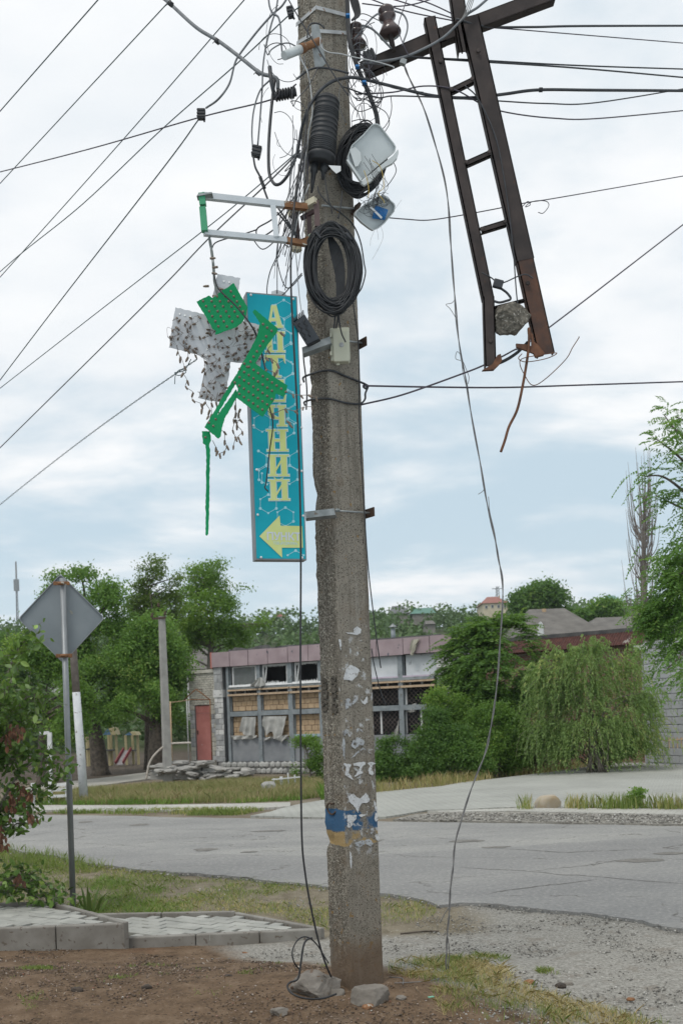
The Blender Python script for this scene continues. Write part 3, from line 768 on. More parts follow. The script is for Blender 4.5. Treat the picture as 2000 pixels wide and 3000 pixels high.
strap([(866, 72), (926, 22)], [(926, 22), (1016, 44)], 0.022)
strap([(868, 126), (930, 92)], [(930, 90), (1020, 96)], 0.020)
LPIPE = nmat('pale painted pipe', (0.42, 0.45, 0.45), (0.52, 0.55, 0.55), 12, 0.6)
pa, pb, pc = W(832, 163, 5.66), W(885, 142, 5.74), W(935, 120, 5.82)
mb = MB(); mb.tube([pa, pb], 0.024, 14); pr = obj('bracket_pipe', mb, LPIPE, parent=pole)
mb = MB(); mb.tube([pb - (pc - pb) * 0.1, pc], 0.0205, 14); mb.tube([pb - (pc - pb) * 0.1, pb + (pc - pb) * 0.12], 0.026, 14); obj('rusty_sleeve', mb, RUSTY, parent=pole)
GALV = nmat('dull galvanised steel', (0.20, 0.22, 0.22), (0.32, 0.34, 0.34), 16, 0.55, 0.5, spot=(0.16, 0.12, 0.09), sscale=30, sthr=0.64)
mb = MB()
pl = [on_right(x, y, 0.02) for x, y in ((908, 78), (928, 74), (950, 190), (934, 204), (918, 200), (912, 150))]
mb.prism(pl, nR * 0.006); obj('bracket_plate', mb, GALV, parent=pole)
# ================================================================== THE SHELL-DAMAGED BUILDING
class Facade:
    def __init__(s, A, B):
        s.A = Vector((A[0], A[1], 0)); s.B = Vector((B[0], B[1], 0)); s.d = (s.B - s.A).normalized(); s.n = Vector((s.d.y, -s.d.x, 0))
        if s.n.y > 0: s.n = -s.n
    def px(s, px, py, o=0.0):
        p = hit(px, py, s.A + s.n * o, s.n); return (p - s.A).dot(s.d), p.z
    def pt(s, a, z, o=0.0):
        p = s.A + s.d * a + s.n * o; return Vector((p.x, p.y, z))
    def box(s, mb, a0, a1, z0, z1, o0, o1):
        P = [s.pt(a, z, o) for a in (a0, a1) for o in (o0, o1) for z in (z0, z1)]
        mb.add(P, [(0, 1, 3, 2), (4, 6, 7, 5), (0, 4, 5, 1), (2, 3, 7, 6), (0, 2, 6, 4), (1, 5, 7, 3)]); return mb
    def part(s, name, mat, parent, a0, a1, z0, z1, o0, o1):
        return obj(name, s.box(MB(), a0, a1, z0, z1, o0, o1), mat, parent=parent)
p_ = W(628, 1950, 36.0); q_ = W(1328, 1900, 31.3)
FA = Facade((p_.x, p_.y), (q_.x, q_.y))
def fz(px, py): return FA.px(px, py)[1]
def fs(px, py=2080): return FA.px(px, py)[0]
S_END = fs(1328, 2000)
PINK = nmat('faded pink metal fascia', (0.30, 0.23, 0.245), (0.375, 0.295, 0.31), 2.2, 0.6, 0.1, spot=(0.045, 0.07, 0.10), sscale=5.5, sthr=0.665)
PINKEND = nmat('red fascia end', (0.40, 0.13, 0.11), (0.48, 0.18, 0.15), 4, 0.6)
GBLOCK = nmat('grey shell block', (0.285, 0.291, 0.296), (0.410, 0.416, 0.416), 5, 0.92, bs=0.5, bscale=30, bdist=0.01, objvar=0.16)
WBLOCK = nmat('whitewashed block', (0.547, 0.547, 0.536), (0.661, 0.661, 0.650), 4, 0.9, spot=(0.3, 0.3, 0.3), sscale=9, sthr=0.6, objvar=0.08)
TAN = nmat('tan shellstone block', (0.382, 0.268, 0.165), (0.490, 0.359, 0.228), 6, 0.95, bs=0.6, bscale=24, bdist=0.012, objvar=0.10, spot=(0.22, 0.16, 0.10), sscale=14, sthr=0.66)
MORT = nmat('dark joint mortar', (0.11, 0.085, 0.06), (0.16, 0.125, 0.09), 12, 0.95)
GMORT = nmat('grey joint mortar', (0.19, 0.19, 0.185), (0.26, 0.255, 0.25), 12, 0.95)
STEELB = nmat('blue grey painted steel', (0.199, 0.228, 0.245), (0.285, 0.314, 0.331), 5, 0.6, 0.2, spot=(0.12, 0.09, 0.07), sscale=12, sthr=0.63)
CPANEL = nmat('grey cement panel', (0.177, 0.188, 0.205), (0.268, 0.279, 0.291), 1.6, 0.9, bs=0.2, bscale=20)
WPANEL = nmat('pale grey wall panel', (0.502, 0.536, 0.559), (0.604, 0.633, 0.655), 2.0, 0.8, spot=(0.34, 0.36, 0.38), sscale=6, sthr=0.62)
WHITEF = nmat('white window plastic', (0.55, 0.56, 0.56), (0.66, 0.67, 0.67), 6, 0.5)
TIMBER = nmat('pale new timber', (0.40, 0.29, 0.19), (0.50, 0.38, 0.26), 8, 0.8, objvar=0.12)
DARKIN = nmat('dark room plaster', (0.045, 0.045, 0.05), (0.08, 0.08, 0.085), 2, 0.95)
CLOTH = nmat('torn grey sheeting', (0.36, 0.36, 0.34), (0.46, 0.46, 0.44), 6, 0.9, bs=0.4, bscale=12, bdist=0.02)
STONE = nmat('pale rubble stone', (0.33, 0.33, 0.315), (0.43, 0.43, 0.41), 5, 0.92, bs=0.7, bscale=18, bdist=0.02, objvar=0.12)
REDDOOR = nmat('pinkish red steel door', (0.36, 0.125, 0.11), (0.43, 0.17, 0.15), 3, 0.65, spot=(0.45, 0.33, 0.33), sscale=9, sthr=0.70)
BRICKP = nmat('pale silicate brick', (0.388, 0.370, 0.319), (0.479, 0.462, 0.410), 6, 0.92, objvar=0.12)
TAR = nmat('tar roofing felt', (0.05, 0.05, 0.052), (0.09, 0.088, 0.085), 4, 0.9)

zb = -0.45
zF1, zF0 = fz(700, 1907), fz(700, 1951)
zW0 = fz(715, 2012)
zT1, zT0 = fz(715, 2019), fz(715, 2038)
zM1, zM0 = fz(715, 2084), fz(715, 2098)
zS = fz(715, 2160)
zP = fz(715, 2231)
bld = thing('ruined_shop_building', FA.pt(S_END / 2, zb), 'damaged single storey shop building with pink fascia and broken windows', 'building')
# carcass: side, back walls, floor, roof
DEP = 5.5
FA.part('side_wall', GBLOCK, bld, S_END - 0.25, S_END, zb, zF1 - 0.05, -DEP, -0.32)
FA.part('side_wall', GBLOCK, bld, 0.0, 0.25, zb, zF1 - 0.05, -DEP, -0.32)
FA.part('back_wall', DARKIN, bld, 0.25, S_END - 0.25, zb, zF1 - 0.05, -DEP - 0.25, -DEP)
FA.part('floor_slab', CONC, bld, 0.25, S_END - 0.25, zb, zP, -DEP, -0.32)
FA.part('roof_slab', TAR, bld, -0.1, S_END + 0.1, zF1 - 0.16, zF1 - 0.04, -DEP - 0.3, 0.10)
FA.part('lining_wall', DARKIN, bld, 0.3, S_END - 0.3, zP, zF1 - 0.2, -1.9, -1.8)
# fascia panels, each a sheet of its own with a visible seam
seams = [fs(x, 1935) for x in (628, 681, 735, 792, 851, 911, 972, 1033, 1110, 1188, 1266, 1330)]
for i in range(len(seams) - 1):
    FA.part('fascia_panel', PINK, bld, seams[i] + 0.012, seams[i + 1] - 0.012, zF0 + random.uniform(-0.01, 0.01), zF1 + random.uniform(-0.012, 0.012), 0.12, 0.17 + random.uniform(0, 0.012))
FA.part('fascia_end', PINKEND, bld, seams[0] - 0.06, seams[0] + 0.0, zF0 - 0.03, zF1 + 0.01, -0.9, 0.165)
FA.part('fascia_backing', TAR, bld, seams[0], seams[-1], zF0 + 0.02, zF1 - 0.02, 0.02, 0.11)
# peeled roofing felt along the top
mb = MB(); P1 = []; P2 = []
for k in range(60):
    a = 0.6 + (S_END - 1.0) * k / 59; hgt = 0.05 + 0.07 * max(0, noise.noise(Vector((a * 1.1, 0, 0)))) + (0.10 if 0.8 < a < 2.4 else 0) * abs(math.sin(a * 2.1))
    P1.append(FA.pt(a, zF1 - 0.04, 0.0)); P2.append(FA.pt(a, zF1 + hgt, -0.05 + 0.1 * noise.noise(Vector((a * 2, 4, 0)))))
n = len(P1); mb.add(P1 + P2 + [p + FA.n * -0.02 for p in P1] + [p + FA.n * -0.02 for p in P2], [(i, i + 1, n + i + 1, n + i) for i in range(n - 1)] + [(2 * n + i, 3 * n + i, 3 * n + i + 1, 2 * n + i + 1) for i in range(n - 1)] + [(n + i, n + i + 1, 3 * n + i + 1, 3 * n + i) for i in range(n - 1)])
obj('roofing_felt', mb, TAR, parent=bld)

def blockwall(name, F_, parent, mats, a0, a1, z0, z1, o, bw, bh, depth=0.10, gap=0.012, mort=GMORT, rnd=random.Random(5), jitter=0.006, skip=None, uneven=0.0):
    """backing wall plus single blocks standing proud of recessed joints"""
    F_.part('wall_backing', mort, parent, a0, a1, z0, z1, o - depth - 0.12, o - 0.022)
    me = {}
    rows = max(1, round((z1 - z0) / bh)); rh = (z1 - z0) / rows
    for r in range(rows):
        x = a0 - (bw / 2 if r % 2 else 0); zz = z0 + r * rh
        while x < a1 - 0.01:
            x1 = x + bw * rnd.uniform(1 - uneven, 1 + uneven); l, rr = max(x, a0), min(x1, a1)
            x = x1
            if rr - l < 0.05: continue
            if skip and skip((l + rr) / 2, zz + rh / 2): continue
            w = round(rr - l - gap, 2); key = (w,)
            if key not in me:
                mbb = MB(); mbb.bbox((0, 0, 0), (w, depth, rh - gap), None, 0.012); me[key] = mesh_from(mbb, name)
            mesh = me[key].copy() if False else me[key]
            if not mesh.materials: mesh.materials.append(mats[0])
            rot = Matrix((F_.d, -F_.n, UPZ)).transposed()
            oo = inst(name, mesh, parent, F_.pt((l + rr) / 2, zz + rh / 2, o - depth / 2 + rnd.uniform(-jitter, jitter)), rot @ Matrix.Rotation(rnd.uniform(-0.012, 0.012), 3, 'Y'))
            if len(mats) > 1:
                oo.material_slots[0].link = 'OBJECT'; oo.material_slots[0].material = rnd.choice(mats)
# end piers
sPier = fs(659, 2080); sRec = fs(674, 2080)
blockwall('grey_block', FA, bld, [GBLOCK, WBLOCK, GBLOCK], 0.02, sPier, zP, zT0 - 0.02, 0.10, 0.30, 0.19)
blockwall('grey_block', FA, bld, [WBLOCK, GBLOCK], 0.02, sPier, zT1 + 0.02, zF0, 0.10, 0.34, 0.25)
FA.part('white_lintel', WBLOCK, bld, 0.0, sPier + 0.02, zT0 - 0.02, zT1 + 0.02, -0.1, 0.135)
FA.part('pier_return', CPANEL, bld, sPier - 0.02, sPier + 0.0, zP, zF0, -0.32, 0.07)
sR0 = fs(1281, 1990)
blockwall('grey_block', FA, bld, [WBLOCK, GBLOCK], sR0, S_END, zP, zF0, 0.06, 0.36, 0.24)
# plinth of rubble stone
FA.part('plinth_core', GMORT, bld, 0.1, S_END, zb, zP - 0.02, -0.32, 0.12)
rnd = random.Random(3); a = 0.25
while a < S_END - 0.2:
    for r in range(3):
        w = rnd.uniform(0.16, 0.28); hh = (zP - zb) / 3
        mb = MB(); mb.rock(FA.pt(a + w / 2 + (0.08 if r == 1 else 0), zb + hh * (r + 0.5), 0.13), (w * 0.56, 0.09, hh * 0.55), math.atan2(FA.d.y, FA.d.x), rnd.randint(0, 999), 1, 0.12)
        obj('plinth_stone', mb, STONE, parent=bld)
    a += 0.235
# steel posts and rails
posts = [(668, 675), (757, 767), (847, 860), (937, 950), (1040, 1052), (1170, 1184)]
for i, (x0, x1) in enumerate(posts):
    a0, a1 = fs(x0), fs(x1)
    FA.part('steel_post', STEELB, bld, a0, a1, zP - 0.02, zF0, -0.06, 0.05)
    FA.part('post_flange', STEELB, bld, a0 - 0.03, a1 + 0.03, zP - 0.02, zF0, -0.075, -0.062)
pc_ = [(fs(a) + fs(b)) / 2 for a, b in posts] + [sR0 - 0.04]
for i in range(len(pc_) - 1):
    l, r = pc_[i] + 0.07, pc_[i + 1] - 0.07
    if r - l < 0.2: continue
    FA.part('steel_rail', STEELB, bld, l, r, zM0, zM1, -0.05, 0.06)
    FA.part('steel_rail', STEELB, bld, l, r, zT1 + 0.012, zW0 + 0.02, -0.06, 0.045)
    # timber battens of the open canopy band
    FA.part('timber_batten', TIMBER, bld, l - 0.05, r + 0.05, zT0, zT0 + 0.07, 0.02, 0.10)
    FA.part('timber_batten', TIMBER, bld, l - 0.05, r + 0.05, zT1 - 0.055, zT1, 0.022, 0.098)
    k = 0
    a = l + 0.3
    while a < r - 0.1:
        FA.part('timber_stud', TAR, bld, a - 0.035, a + 0.035, zT0 + 0.071, zT1 - 0.056, 0.0, 0.09); a += 0.42
# block infill, low cement panels
for i in range(3):
    l, r = pc_[i] + 0.09, pc_[i + 1] - 0.09
    blockwall('tan_block', FA, bld, [TAN], l, r, zM1 + 0.01, zT0 - 0.01, -0.10, 0.262, 0.178, gap=0.014, mort=MORT, uneven=0.12)
    blockwall('tan_block', FA, bld, [TAN], l, r, zS - 0.02, zM0 - 0.01, -0.10, 0.262, 0.178, gap=0.014, mort=MORT, uneven=0.12)
for i in range(6):
    l, r = pc_[i] + 0.075, pc_[i + 1] - 0.075
    FA.part('cement_panel', CPANEL, bld, l, r, zP, zS - 0.03, -0.06, -0.02)
FA.part('blue_sill', nmat('light blue sill', (0.26, 0.36, 0.42), (0.34, 0.43, 0.48), 6, 0.7), bld, pc_[2] + 0.08, pc_[3] - 0.08, zS - 0.028, zS + 0.06, -0.10, 0.03)
# clerestory windows: frames, shards of glass, one pane still in place
glassm, nt, b = new_mat('dusty window glass')
b.inputs['Base Color'].default_value = (0.55, 0.58, 0.58, 1); b.inputs['Roughness'].default_value = 0.25; b.inputs['Transmission Weight'].default_value = 0.7; b.inputs['Alpha'].default_value = 0.45
def window(a0, a1, z0, z1, tilt=0.0):
    w = obj('window', FA.box(FA.box(MB(), a0, a0 + 0.045, z0, z1, -0.05, 0.0), a1 - 0.045, a1, z0, z1, -0.05, 0.0), WHITEF, parent=bld)
    obj('window_rail', FA.box(FA.box(MB(), a0 + 0.046, a1 - 0.046, z1 - 0.045, z1, -0.049, -0.002), a0 + 0.046, a1 - 0.046, z0, z0 + 0.045, -0.049, -0.002), WHITEF, parent=w)
    return w
wins = [(fs(681, 1985), fs(751, 1985)), (fs(770, 1985), fs(842, 1985)), (fs(864, 1985), fs(934, 1985))]
for i, (a0, a1) in enumerate(wins):
    w = window(a0, a1, zW0 + 0.03, zF0 - 0.02)
    if i == 0:
        obj('window_pane', FA.box(MB(), a0 + 0.05, a1 - 0.05, zW0 + 0.08, zF0 - 0.07, -0.03, -0.024), glassm, parent=w)
    else:
        mb = MB(); rnd = random.Random(i + 40); z0 = zW0 + 0.075
        x = a0 + 0.05
        while x < a1 - 0.08:
            ww = rnd.uniform(0.05, 0.12); hh = rnd.uniform(0.04, 0.12) * (2.2 if (x - a0 < 0.2 and i == 2) else 1)
            mb.prism([FA.pt(x, z0, -0.02), FA.pt(x + ww, z0, -0.02), FA.pt(x + ww * rnd.uniform(0.2, 0.8), z0 + hh, -0.02)], FA.n * -0.006); x += ww
        z1 = zF0 - 0.067; x = a0 + 0.05
        while x < a1 - 0.08:
            ww = rnd.uniform(0.04, 0.10); mb.prism([FA.pt(x, z1, -0.02), FA.pt(x + ww * 0.5, z1 - rnd.uniform(0.02, 0.07), -0.02), FA.pt(x + ww, z1, -0.02)], FA.n * -0.006); x += ww
        obj('glass_shard', mb, WHITEF, parent=w)
        # casement knocked askew
        fr = MB(); p0 = FA.pt(a0 + 0.10, zW0 + 0.05, 0.03); p1 = FA.pt(a0 + 0.19, zF0 - 0.06, 0.0); fr.quadbar(p0, p1, 0.04, 0.03, FA.n); obj('window_stile', fr, WHITEF, parent=w)
# white ledge of crumpled flashing under the windows
mb = MB(); N_ = 90; T = []; Bt = []
for k in range(N_):
    a = pc_[0] + 0.06 + (pc_[3] - pc_[0]) * k / (N_ - 1)
    T.append(FA.pt(a, zW0 + 0.075 + 0.03 * noise.noise(Vector((a * 14, 0, 0))), 0.03)); Bt.append(FA.pt(a, zW0 + 0.0, 0.075 + 0.02 * noise.noise(Vector((a * 11, 3, 0)))))
mb.add(T + Bt + [p - FA.n * 0.012 for p in T] + [p - FA.n * 0.012 for p in Bt], [(i, i + 1, N_ + i + 1, N_ + i) for i in range(N_ - 1)] + [(2 * N_ + i, 3 * N_ + i, 3 * N_ + i + 1, 2 * N_ + i + 1) for i in range(N_ - 1)])
obj('crumpled_flashing', mb, WHITEF, parent=bld)
# blank clerestory panels to the right
for x0, x1 in ((952, 1038), (1054, 1168), (1186, 1280)):
    FA.part('wall_panel', WPANEL, bld, fs(x0, 1960) + 0.02, fs(x1, 1960) - 0.02, zW0 + 0.05, zF0 - 0.01, -0.08, -0.03)
lil = nmat('lilac foam strip', (0.50, 0.43, 0.53), (0.58, 0.52, 0.60), 14, 0.8)
for i in (3, 4, 5): FA.part('foam_strip', lil, bld, pc_[i] + 0.05, pc_[i + 1] - 0.05, zW0 + 0.021, zW0 + 0.07, -0.02, 0.05)
# diamond grilles and frames in the right-hand bays
GRIL = nmat('brown steel grille', (0.20, 0.16, 0.145), (0.28, 0.23, 0.21), 10, 0.6, 0.3)
def grille(l, r, z0, z1, o):
    mb = MB(); step = 0.16; H = z1 - z0; a = l - H
    while a < r:
        for sgn in (1, -1):
            x0, x1 = (a, a + H) if sgn > 0 else (a + H, a)
            za, zc = z0, z1; xa, xc = x0, x1
            def clip(xa, za, xc, zc):
                pts = []
                for t in np.linspace(0, 1, 41):
                    x = xa + (xc - xa) * t; z = za + (zc - za) * t
                    if l <= x <= r: pts.append((x, z))
                return (pts[0], pts[-1]) if len(pts) > 1 else None
            c = clip(xa, za, xc, zc)
            if c: mb.tube([FA.pt(c[0][0], c[0][1], o + 0.007 * sgn), FA.pt(c[1][0], c[1][1], o + 0.007 * sgn)], 0.007, 4)
        a += step
    return obj('diamond_grille', mb, GRIL, parent=bld)
for i in (4, 5):
    l, r = pc_[i] + 0.16, pc_[i + 1] - 0.12
    grille(l, r, zM1 + 0.03, zT0 - 0.02, -0.12); grille(l, r, zS, zM0 - 0.02, -0.12)
    for a in (l - 0.06, (l + r) / 2): FA.part('white_mullion', WHITEF, bld, a - 0.03, a + 0.03, zS, zM0 - 0.01, -0.11, -0.07)
    FA.part('white_mullion', WHITEF, bld, l - 0.05, l + 0.0, zM1 + 0.01, zT0 - 0.02, -0.11, -0.07)
FA.part('brick_jamb', TAN, bld, pc_[4] + 0.07, pc_[4] + 0.10, zS, zT0 - 0.02, -0.3, -0.12)
# torn sheets flapping from the rails
def drape(pl, top, bot, o=0.07, seed=0, cols=16, rows=14, parent=bld, mat=CLOTH, name='torn_sheet'):
    """hanging cloth: top and bottom edges in pixels, folds pushed out of plane"""
    (x0, y0), (x1, y1) = top; V = []; rnd = random.Random(seed)
    for j in range(rows + 1):
        for i in range(cols + 1):
            u = i / cols; t = j / rows
            bx = np.interp(u, np.linspace(0, 1, len(bot)), [q[0] for q in bot]); by = np.interp(u, np.linspace(0, 1, len(bot)), [q[1] for q in bot])
            tx, ty = x0 + (x1 - x0) * u, y0 + (y1 - y0) * u
            a, z = FA.px(tx + (bx - tx) * t, ty + (by - ty) * t)
            fold = 0.05 * math.sin(u * 17 + seed + 1.5 * t) * (0.4 + t) + 0.03 * noise.noise(Vector((u * 5, t * 3, seed)))
            V.append(FA.pt(a, z, o + fold))
    n = cols + 1; Fc = [(j * n + i, j * n + i + 1, (j + 1) * n + i + 1, (j + 1) * n + i) for j in range(rows) for i in range(cols)]
    mb = MB(); mb.add(V, Fc, True); k = len(V); mb.add([v - FA.n * 0.006 for v in V], [f[::-1] for f in Fc], True)
    return obj(name, mb, mat, parent=parent)
drape(bld, ((714, 2100), (752, 2101)), [(706, 2142), (716, 2150), (727, 2155), (740, 2154), (750, 2155)], 0.07, 1)
drape(bld, ((775, 2099), (842, 2098)), [(770, 2125), (784, 2158), (796, 2140), (808, 2164), (822, 2162), (834, 2148)], 0.07, 2)
drape(bld, ((680, 2155), (757, 2154)), [(681, 2165), (695, 2167), (712, 2165), (735, 2166), (756, 2160)], 0.06, 3, 16, 5)
drape(bld, ((782, 2160), (850, 2152)), [(773, 2170), (790, 2166), (806, 2162), (826, 2176), (842, 2162)], 0.06, 4, 16, 5)
drape(bld, ((1152, 2160), (1170, 2108)), [(1140, 2165), (1150, 2168), (1166, 2165)], 0.05, 5, 10, 8)
drape(bld, ((1208, 2062), (1220, 2060)), [(1196, 2086), (1206, 2087), (1216, 2085)], 0.03, 6, 8, 6)
# light sheet blown through the window and sacking on the roof edge
mb = MB(); drape(bld, ((764, 1986), (772, 1984)), [(741, 2010), (756, 2012), (770, 2014), (784, 2003)], 0.14, 7, 12, 8, name='blown_curtain')
drape(bld, ((1216, 1876), (1240, 1871)), [(1208, 1905), (1215, 1922), (1222, 1915), (1228, 1890)], 0.24, 8, 10, 10, mat=nmat('beige sacking', (0.42, 0.40, 0.33), (0.52, 0.50, 0.42), 8, 0.9), name='hanging_sack')
flu = thing('flue_pipe', FA.pt(fs(1150, 1880), zF1 - 0.04, -1.2), 'thin grey metal flue with conical cap on the ruined building roof', 'flue')
fp = hit(1152, 1885, FA.pt(0, 0, -1.2), FA.n); ft_ = hit(1148, 1842, FA.pt(0, 0, -1.2), FA.n)
mb = MB(); mb.tube([(fp.x, fp.y, zF1 - 0.05), (fp.x, fp.y, ft_.z)], 0.075, 12); obj('flue', mb, STEELB, parent=flu)
mb = MB(); mb.lathe([(0.0, 0.16), (0.14, 0.04), (0.14, 0.02), (0.0, 0.02)][::-1], (fp.x, fp.y, ft_.z + 0.02), n=14); obj('flue_cap', mb, GALV, parent=flu)

# --- lean-to annex with the red door
ax0, ax1 = fs(556, 2100), -0.0
axd = thing('door_annex', FA.pt((ax0 + ax1) / 2, zb), 'small pale brick annex with a pinkish red steel door beside the ruined shop', 'building')
zA1 = fz(600, 1972); zD1, zD0 = fz(597, 2067), fz(597, 2228)
d0, d1 = fs(574, 2150), fs(618, 2150)
FA.part('annex_core', GMORT, axd, ax0 + 0.02, ax1 - 0.02, zb, zA1 - 0.02, -2.2, -0.22)
FA.part('annex_step', CONC, axd, ax0, ax1, zb, zD0, -0.24, 0.06)
blockwall('pale_brick', FA, axd, [BRICKP], ax0, ax1 - 0.02, zD1 + 0.02, zA1, 0.0, 0.17, 0.085, depth=0.08, gap=0.008)
blockwall('grey_block', FA, axd, [BRICKP, GBLOCK], ax0, d0 - 0.03, zD0, zD1 + 0.01, 0.0, 0.26, 0.17, depth=0.08)
blockwall('grey_block', FA, axd, [BRICKP, GBLOCK], d1 + 0.03, ax1 - 0.02, zD0, zD1 + 0.01, 0.0, 0.26, 0.17, depth=0.08)
FA.part('coping', BRICKP, axd, ax0 - 0.08, ax1 - 0.01, zA1 + 0.002, zA1 + 0.12, -2.25, 0.06)
door = FA.part('door', REDDOOR, axd, d0, d1, zD0 + 0.01, zD1 - 0.28, -0.10, -0.05)
FA.part('door_transom', REDDOOR, axd, d0, d1, zD1 - 0.272, zD1, -0.10, -0.045)
FA.part('door_handle', IRON, door, d0 + 0.05, d0 + 0.08, zD0 + 0.95, zD0 + 1.1, -0.05, -0.01)
mb = MB()
ap = FA.pt(fs(592, 2018), fz(592, 2019), 0.35); e0 = FA.pt(fs(557, 2050), fz(557, 2050), 0.35); e1 = FA.pt(fs(632, 2050), fz(632, 2049), 0.35)
for p, q in ((ap, e0), (ap, e1), (e0, e1)):
    mb.tube([p, q], 0.022, 6)
    mb.tube([p, p - FA.n * 0.38], 0.018, 6)
obj('canopy_frame', mb, RUSTY, parent=axd)
for x in (569, 637):
    mb = MB(); a, _ = FA.px(x, 2150); mb.tube([FA.pt(a, fz(x, 2048), 0.36), FA.pt(a, zD0 - 0.02, 0.36)], 0.022, 8); obj('canopy_post', mb, WHITEF if x == 569 else RUSTY, parent=axd)

# --- broken porch slabs and rubble in front of the annex
rub = thing('rubble_porch', FA.pt(-1.0, -0.3, 1.5), 'heap of broken slabs and stones where the porch stood before the red door', 'rubble')
SLAB = nmat('broken cement slab', (0.27, 0.265, 0.245), (0.36, 0.35, 0.33), 6, 0.95, bs=0.6, bscale=22, bdist=0.015, objvar=0.15)
rnd = random.Random(11)
me = []
for k in range(6):
    mb = MB(); mb.rock((0, 0, 0), (0.34, 0.24, 0.075), 0, k + 20, 2, 0.25); m_ = mesh_from(mb, 'stone'); m_.materials.append(SLAB); me.append(m_)
for k in range(150):
    t = rnd.random(); px = 445 + (735 - 445) * t; py = rnd.uniform(2232, 2282) if t < 0.55 else rnd.uniform(2252, 2284)
    if t < 0.2: py = rnd.uniform(2240, 2275)
    Yd = 31.5 + rnd.uniform(-0.8, 0.8); p = W(px, py, Yd)
    inst('stone', rnd.choice(me), rub, p, (Matrix.Rotation(rnd.uniform(0, 6.28), 3, 'Z') @ Matrix.Rotation(rnd.uniform(-0.3, 0.3), 3, 'X')), rnd.uniform(0.5, 1.1))
for poly, ex in (([(585, 2245), (660, 2260), (660, 2283), (595, 2280)], 1.2), ([(655, 2268), (730, 2258), (733, 2268), (690, 2280), (655, 2284)], 0.9), ([(566, 2244), (592, 2240), (594, 2280), (568, 2280)], 0.5), ([(440, 2262), (566, 2246), (568, 2284), (440, 2284)], 1.6)):
    mb = MB(); mb.prism([W(x, y, 31.0) for x, y in poly], (0.15, ex, 0)); obj('slab', mb, SLAB, parent=rub)
# bent handrail
mb = MB(); mb.tube(catmull([W(x, y, 31.0) for x, y in ((429, 2282), (432, 2265), (437, 2240), (448, 2218), (470, 2195), (495, 2180), (530, 2177), (560, 2176))], 5), 0.032, 8)
obj('bent_handrail', mb, nmat('peeling white pipe', (0.42, 0.38, 0.33), (0.52, 0.48, 0.43), 5, 0.7, spot=(0.2, 0.12, 0.07), sscale=9, sthr=0.6), label='bent peeling white handrail pipe curving over the rubble', cat='handrail')
mb = MB(); mb.tube([W(499, 2055, 31.6), W(505, 2243, 31.6)], 0.022, 8); mb.tube([W(499, 2058, 31.6), W(557, 2051, 34)], 0.014, 6)
obj('gate_post', mb, TAN, label='thin tan gate post standing left of the brick annex', cat='post')

# ================================================================== RUSTY-ROOFED SHED, BRICK AND BLOCK WALLS TO THE RIGHT
p_ = W(1335, 1950, 33.0); q_ = W(1895, 1930, 29.0); FB = Facade((p_.x, p_.y), (q_.x, q_.y))
bz = lambda x, y: FB.px(x, y)[1]; bs_ = lambda x, y=2000: FB.px(x, y)[0]
RBRICK = nmat('weathered red brick', (0.20, 0.10, 0.07), (0.30, 0.16, 0.115), 5, 0.93, objvar=0.15)
def brickmat(name, c1, c2, mo, w, h):
    m, nt, b = new_mat(name); tcn = nt.nodes.new('ShaderNodeTexCoord')
    p = position(nt); mp = nt.nodes.new('ShaderNodeVectorMath'); mp.operation = 'DOT_PRODUCT'; nt.links.new(p, mp.inputs[0]); mp.inputs[1].default_value = FB.d
    sx = nt.nodes.new('ShaderNodeSeparateXYZ'); nt.links.new(p, sx.inputs[0]); cb = nt.nodes.new('ShaderNodeCombineXYZ'); nt.links.new(mp.outputs['Value'], cb.inputs[0]); nt.links.new(sx.outputs[2], cb.inputs[1])
    br = nt.nodes.new('ShaderNodeTexBrick'); nt.links.new(cb.outputs[0], br.inputs['Vector']); br.inputs['Scale'].default_value = 1; br.inputs['Brick Width'].default_value = w; br.inputs['Row Height'].default_value = h; br.inputs['Mortar Size'].default_value = 0.012
    br.inputs['Color1'].default_value = (*c1, 1); br.inputs['Color2'].default_value = (*c2, 1); br.inputs['Mortar'].default_value = (*mo, 1)
    nt.links.new(br.outputs['Color'], b.inputs['Base Color']); b.inputs['Roughness'].default_value = 0.93; bump(nt, b, br.outputs['Fac'], 0.5, -0.02)
    return m
RB = brickmat('red brick wall', (0.21, 0.105, 0.075), (0.28, 0.15, 0.11), (0.24, 0.20, 0.17), 0.25, 0.077)
shed = thing('brick_shed', FB.pt(bs_(1600), -0.2), 'long low red brick shed with rusty corrugated roof edge behind the willow', 'shed')
zr1, zr0 = bz(1450, 1880), bz(1450, 1918)
FB.part('brick_wall', RB, shed, bs_(1300), bs_(1880), -0.5, zr0 + 0.05, -4.5, 0)
RROOF = nmat('rust red corrugated iron', (0.06, 0.024, 0.020), (0.115, 0.045, 0.034), 7, 0.75, 0.2, spot=(0.33, 0.30, 0.27), sscale=2.2, sthr=0.69)
mb = MB(); V = []; a0, a1 = bs_(1290), bs_(1893); N_ = 360
for k in range(N_ + 1):
    a = a0 + (a1 - a0) * k / N_; w = 0.03 * math.sin(k * math.pi / 2.2)
    V += [FB.pt(a, zr1 + 0.0, -0.25 + w), FB.pt(a, zr0, 0.25 + w)]
mb.add(V, [(2 * k, 2 * k + 2, 2 * k + 3, 2 * k + 1) for k in range(N_)]); mb.add([v - FB.n * 0.02 - UPZ * 0.02 for v in V], [(2 * k + 1, 2 * k + 3, 2 * k + 2, 2 * k) for k in range(N_)])
obj('corrugated_roof', mb, RROOF, parent=shed)
FB.part('roof_deck', TAR, shed, a0, a1, zr1 - 0.02, zr1 + 0.10, -4.6, -0.22)
mb = MB(); p = FB.pt(bs_(1557, 1880), zr1 + 0.08, -0.6)
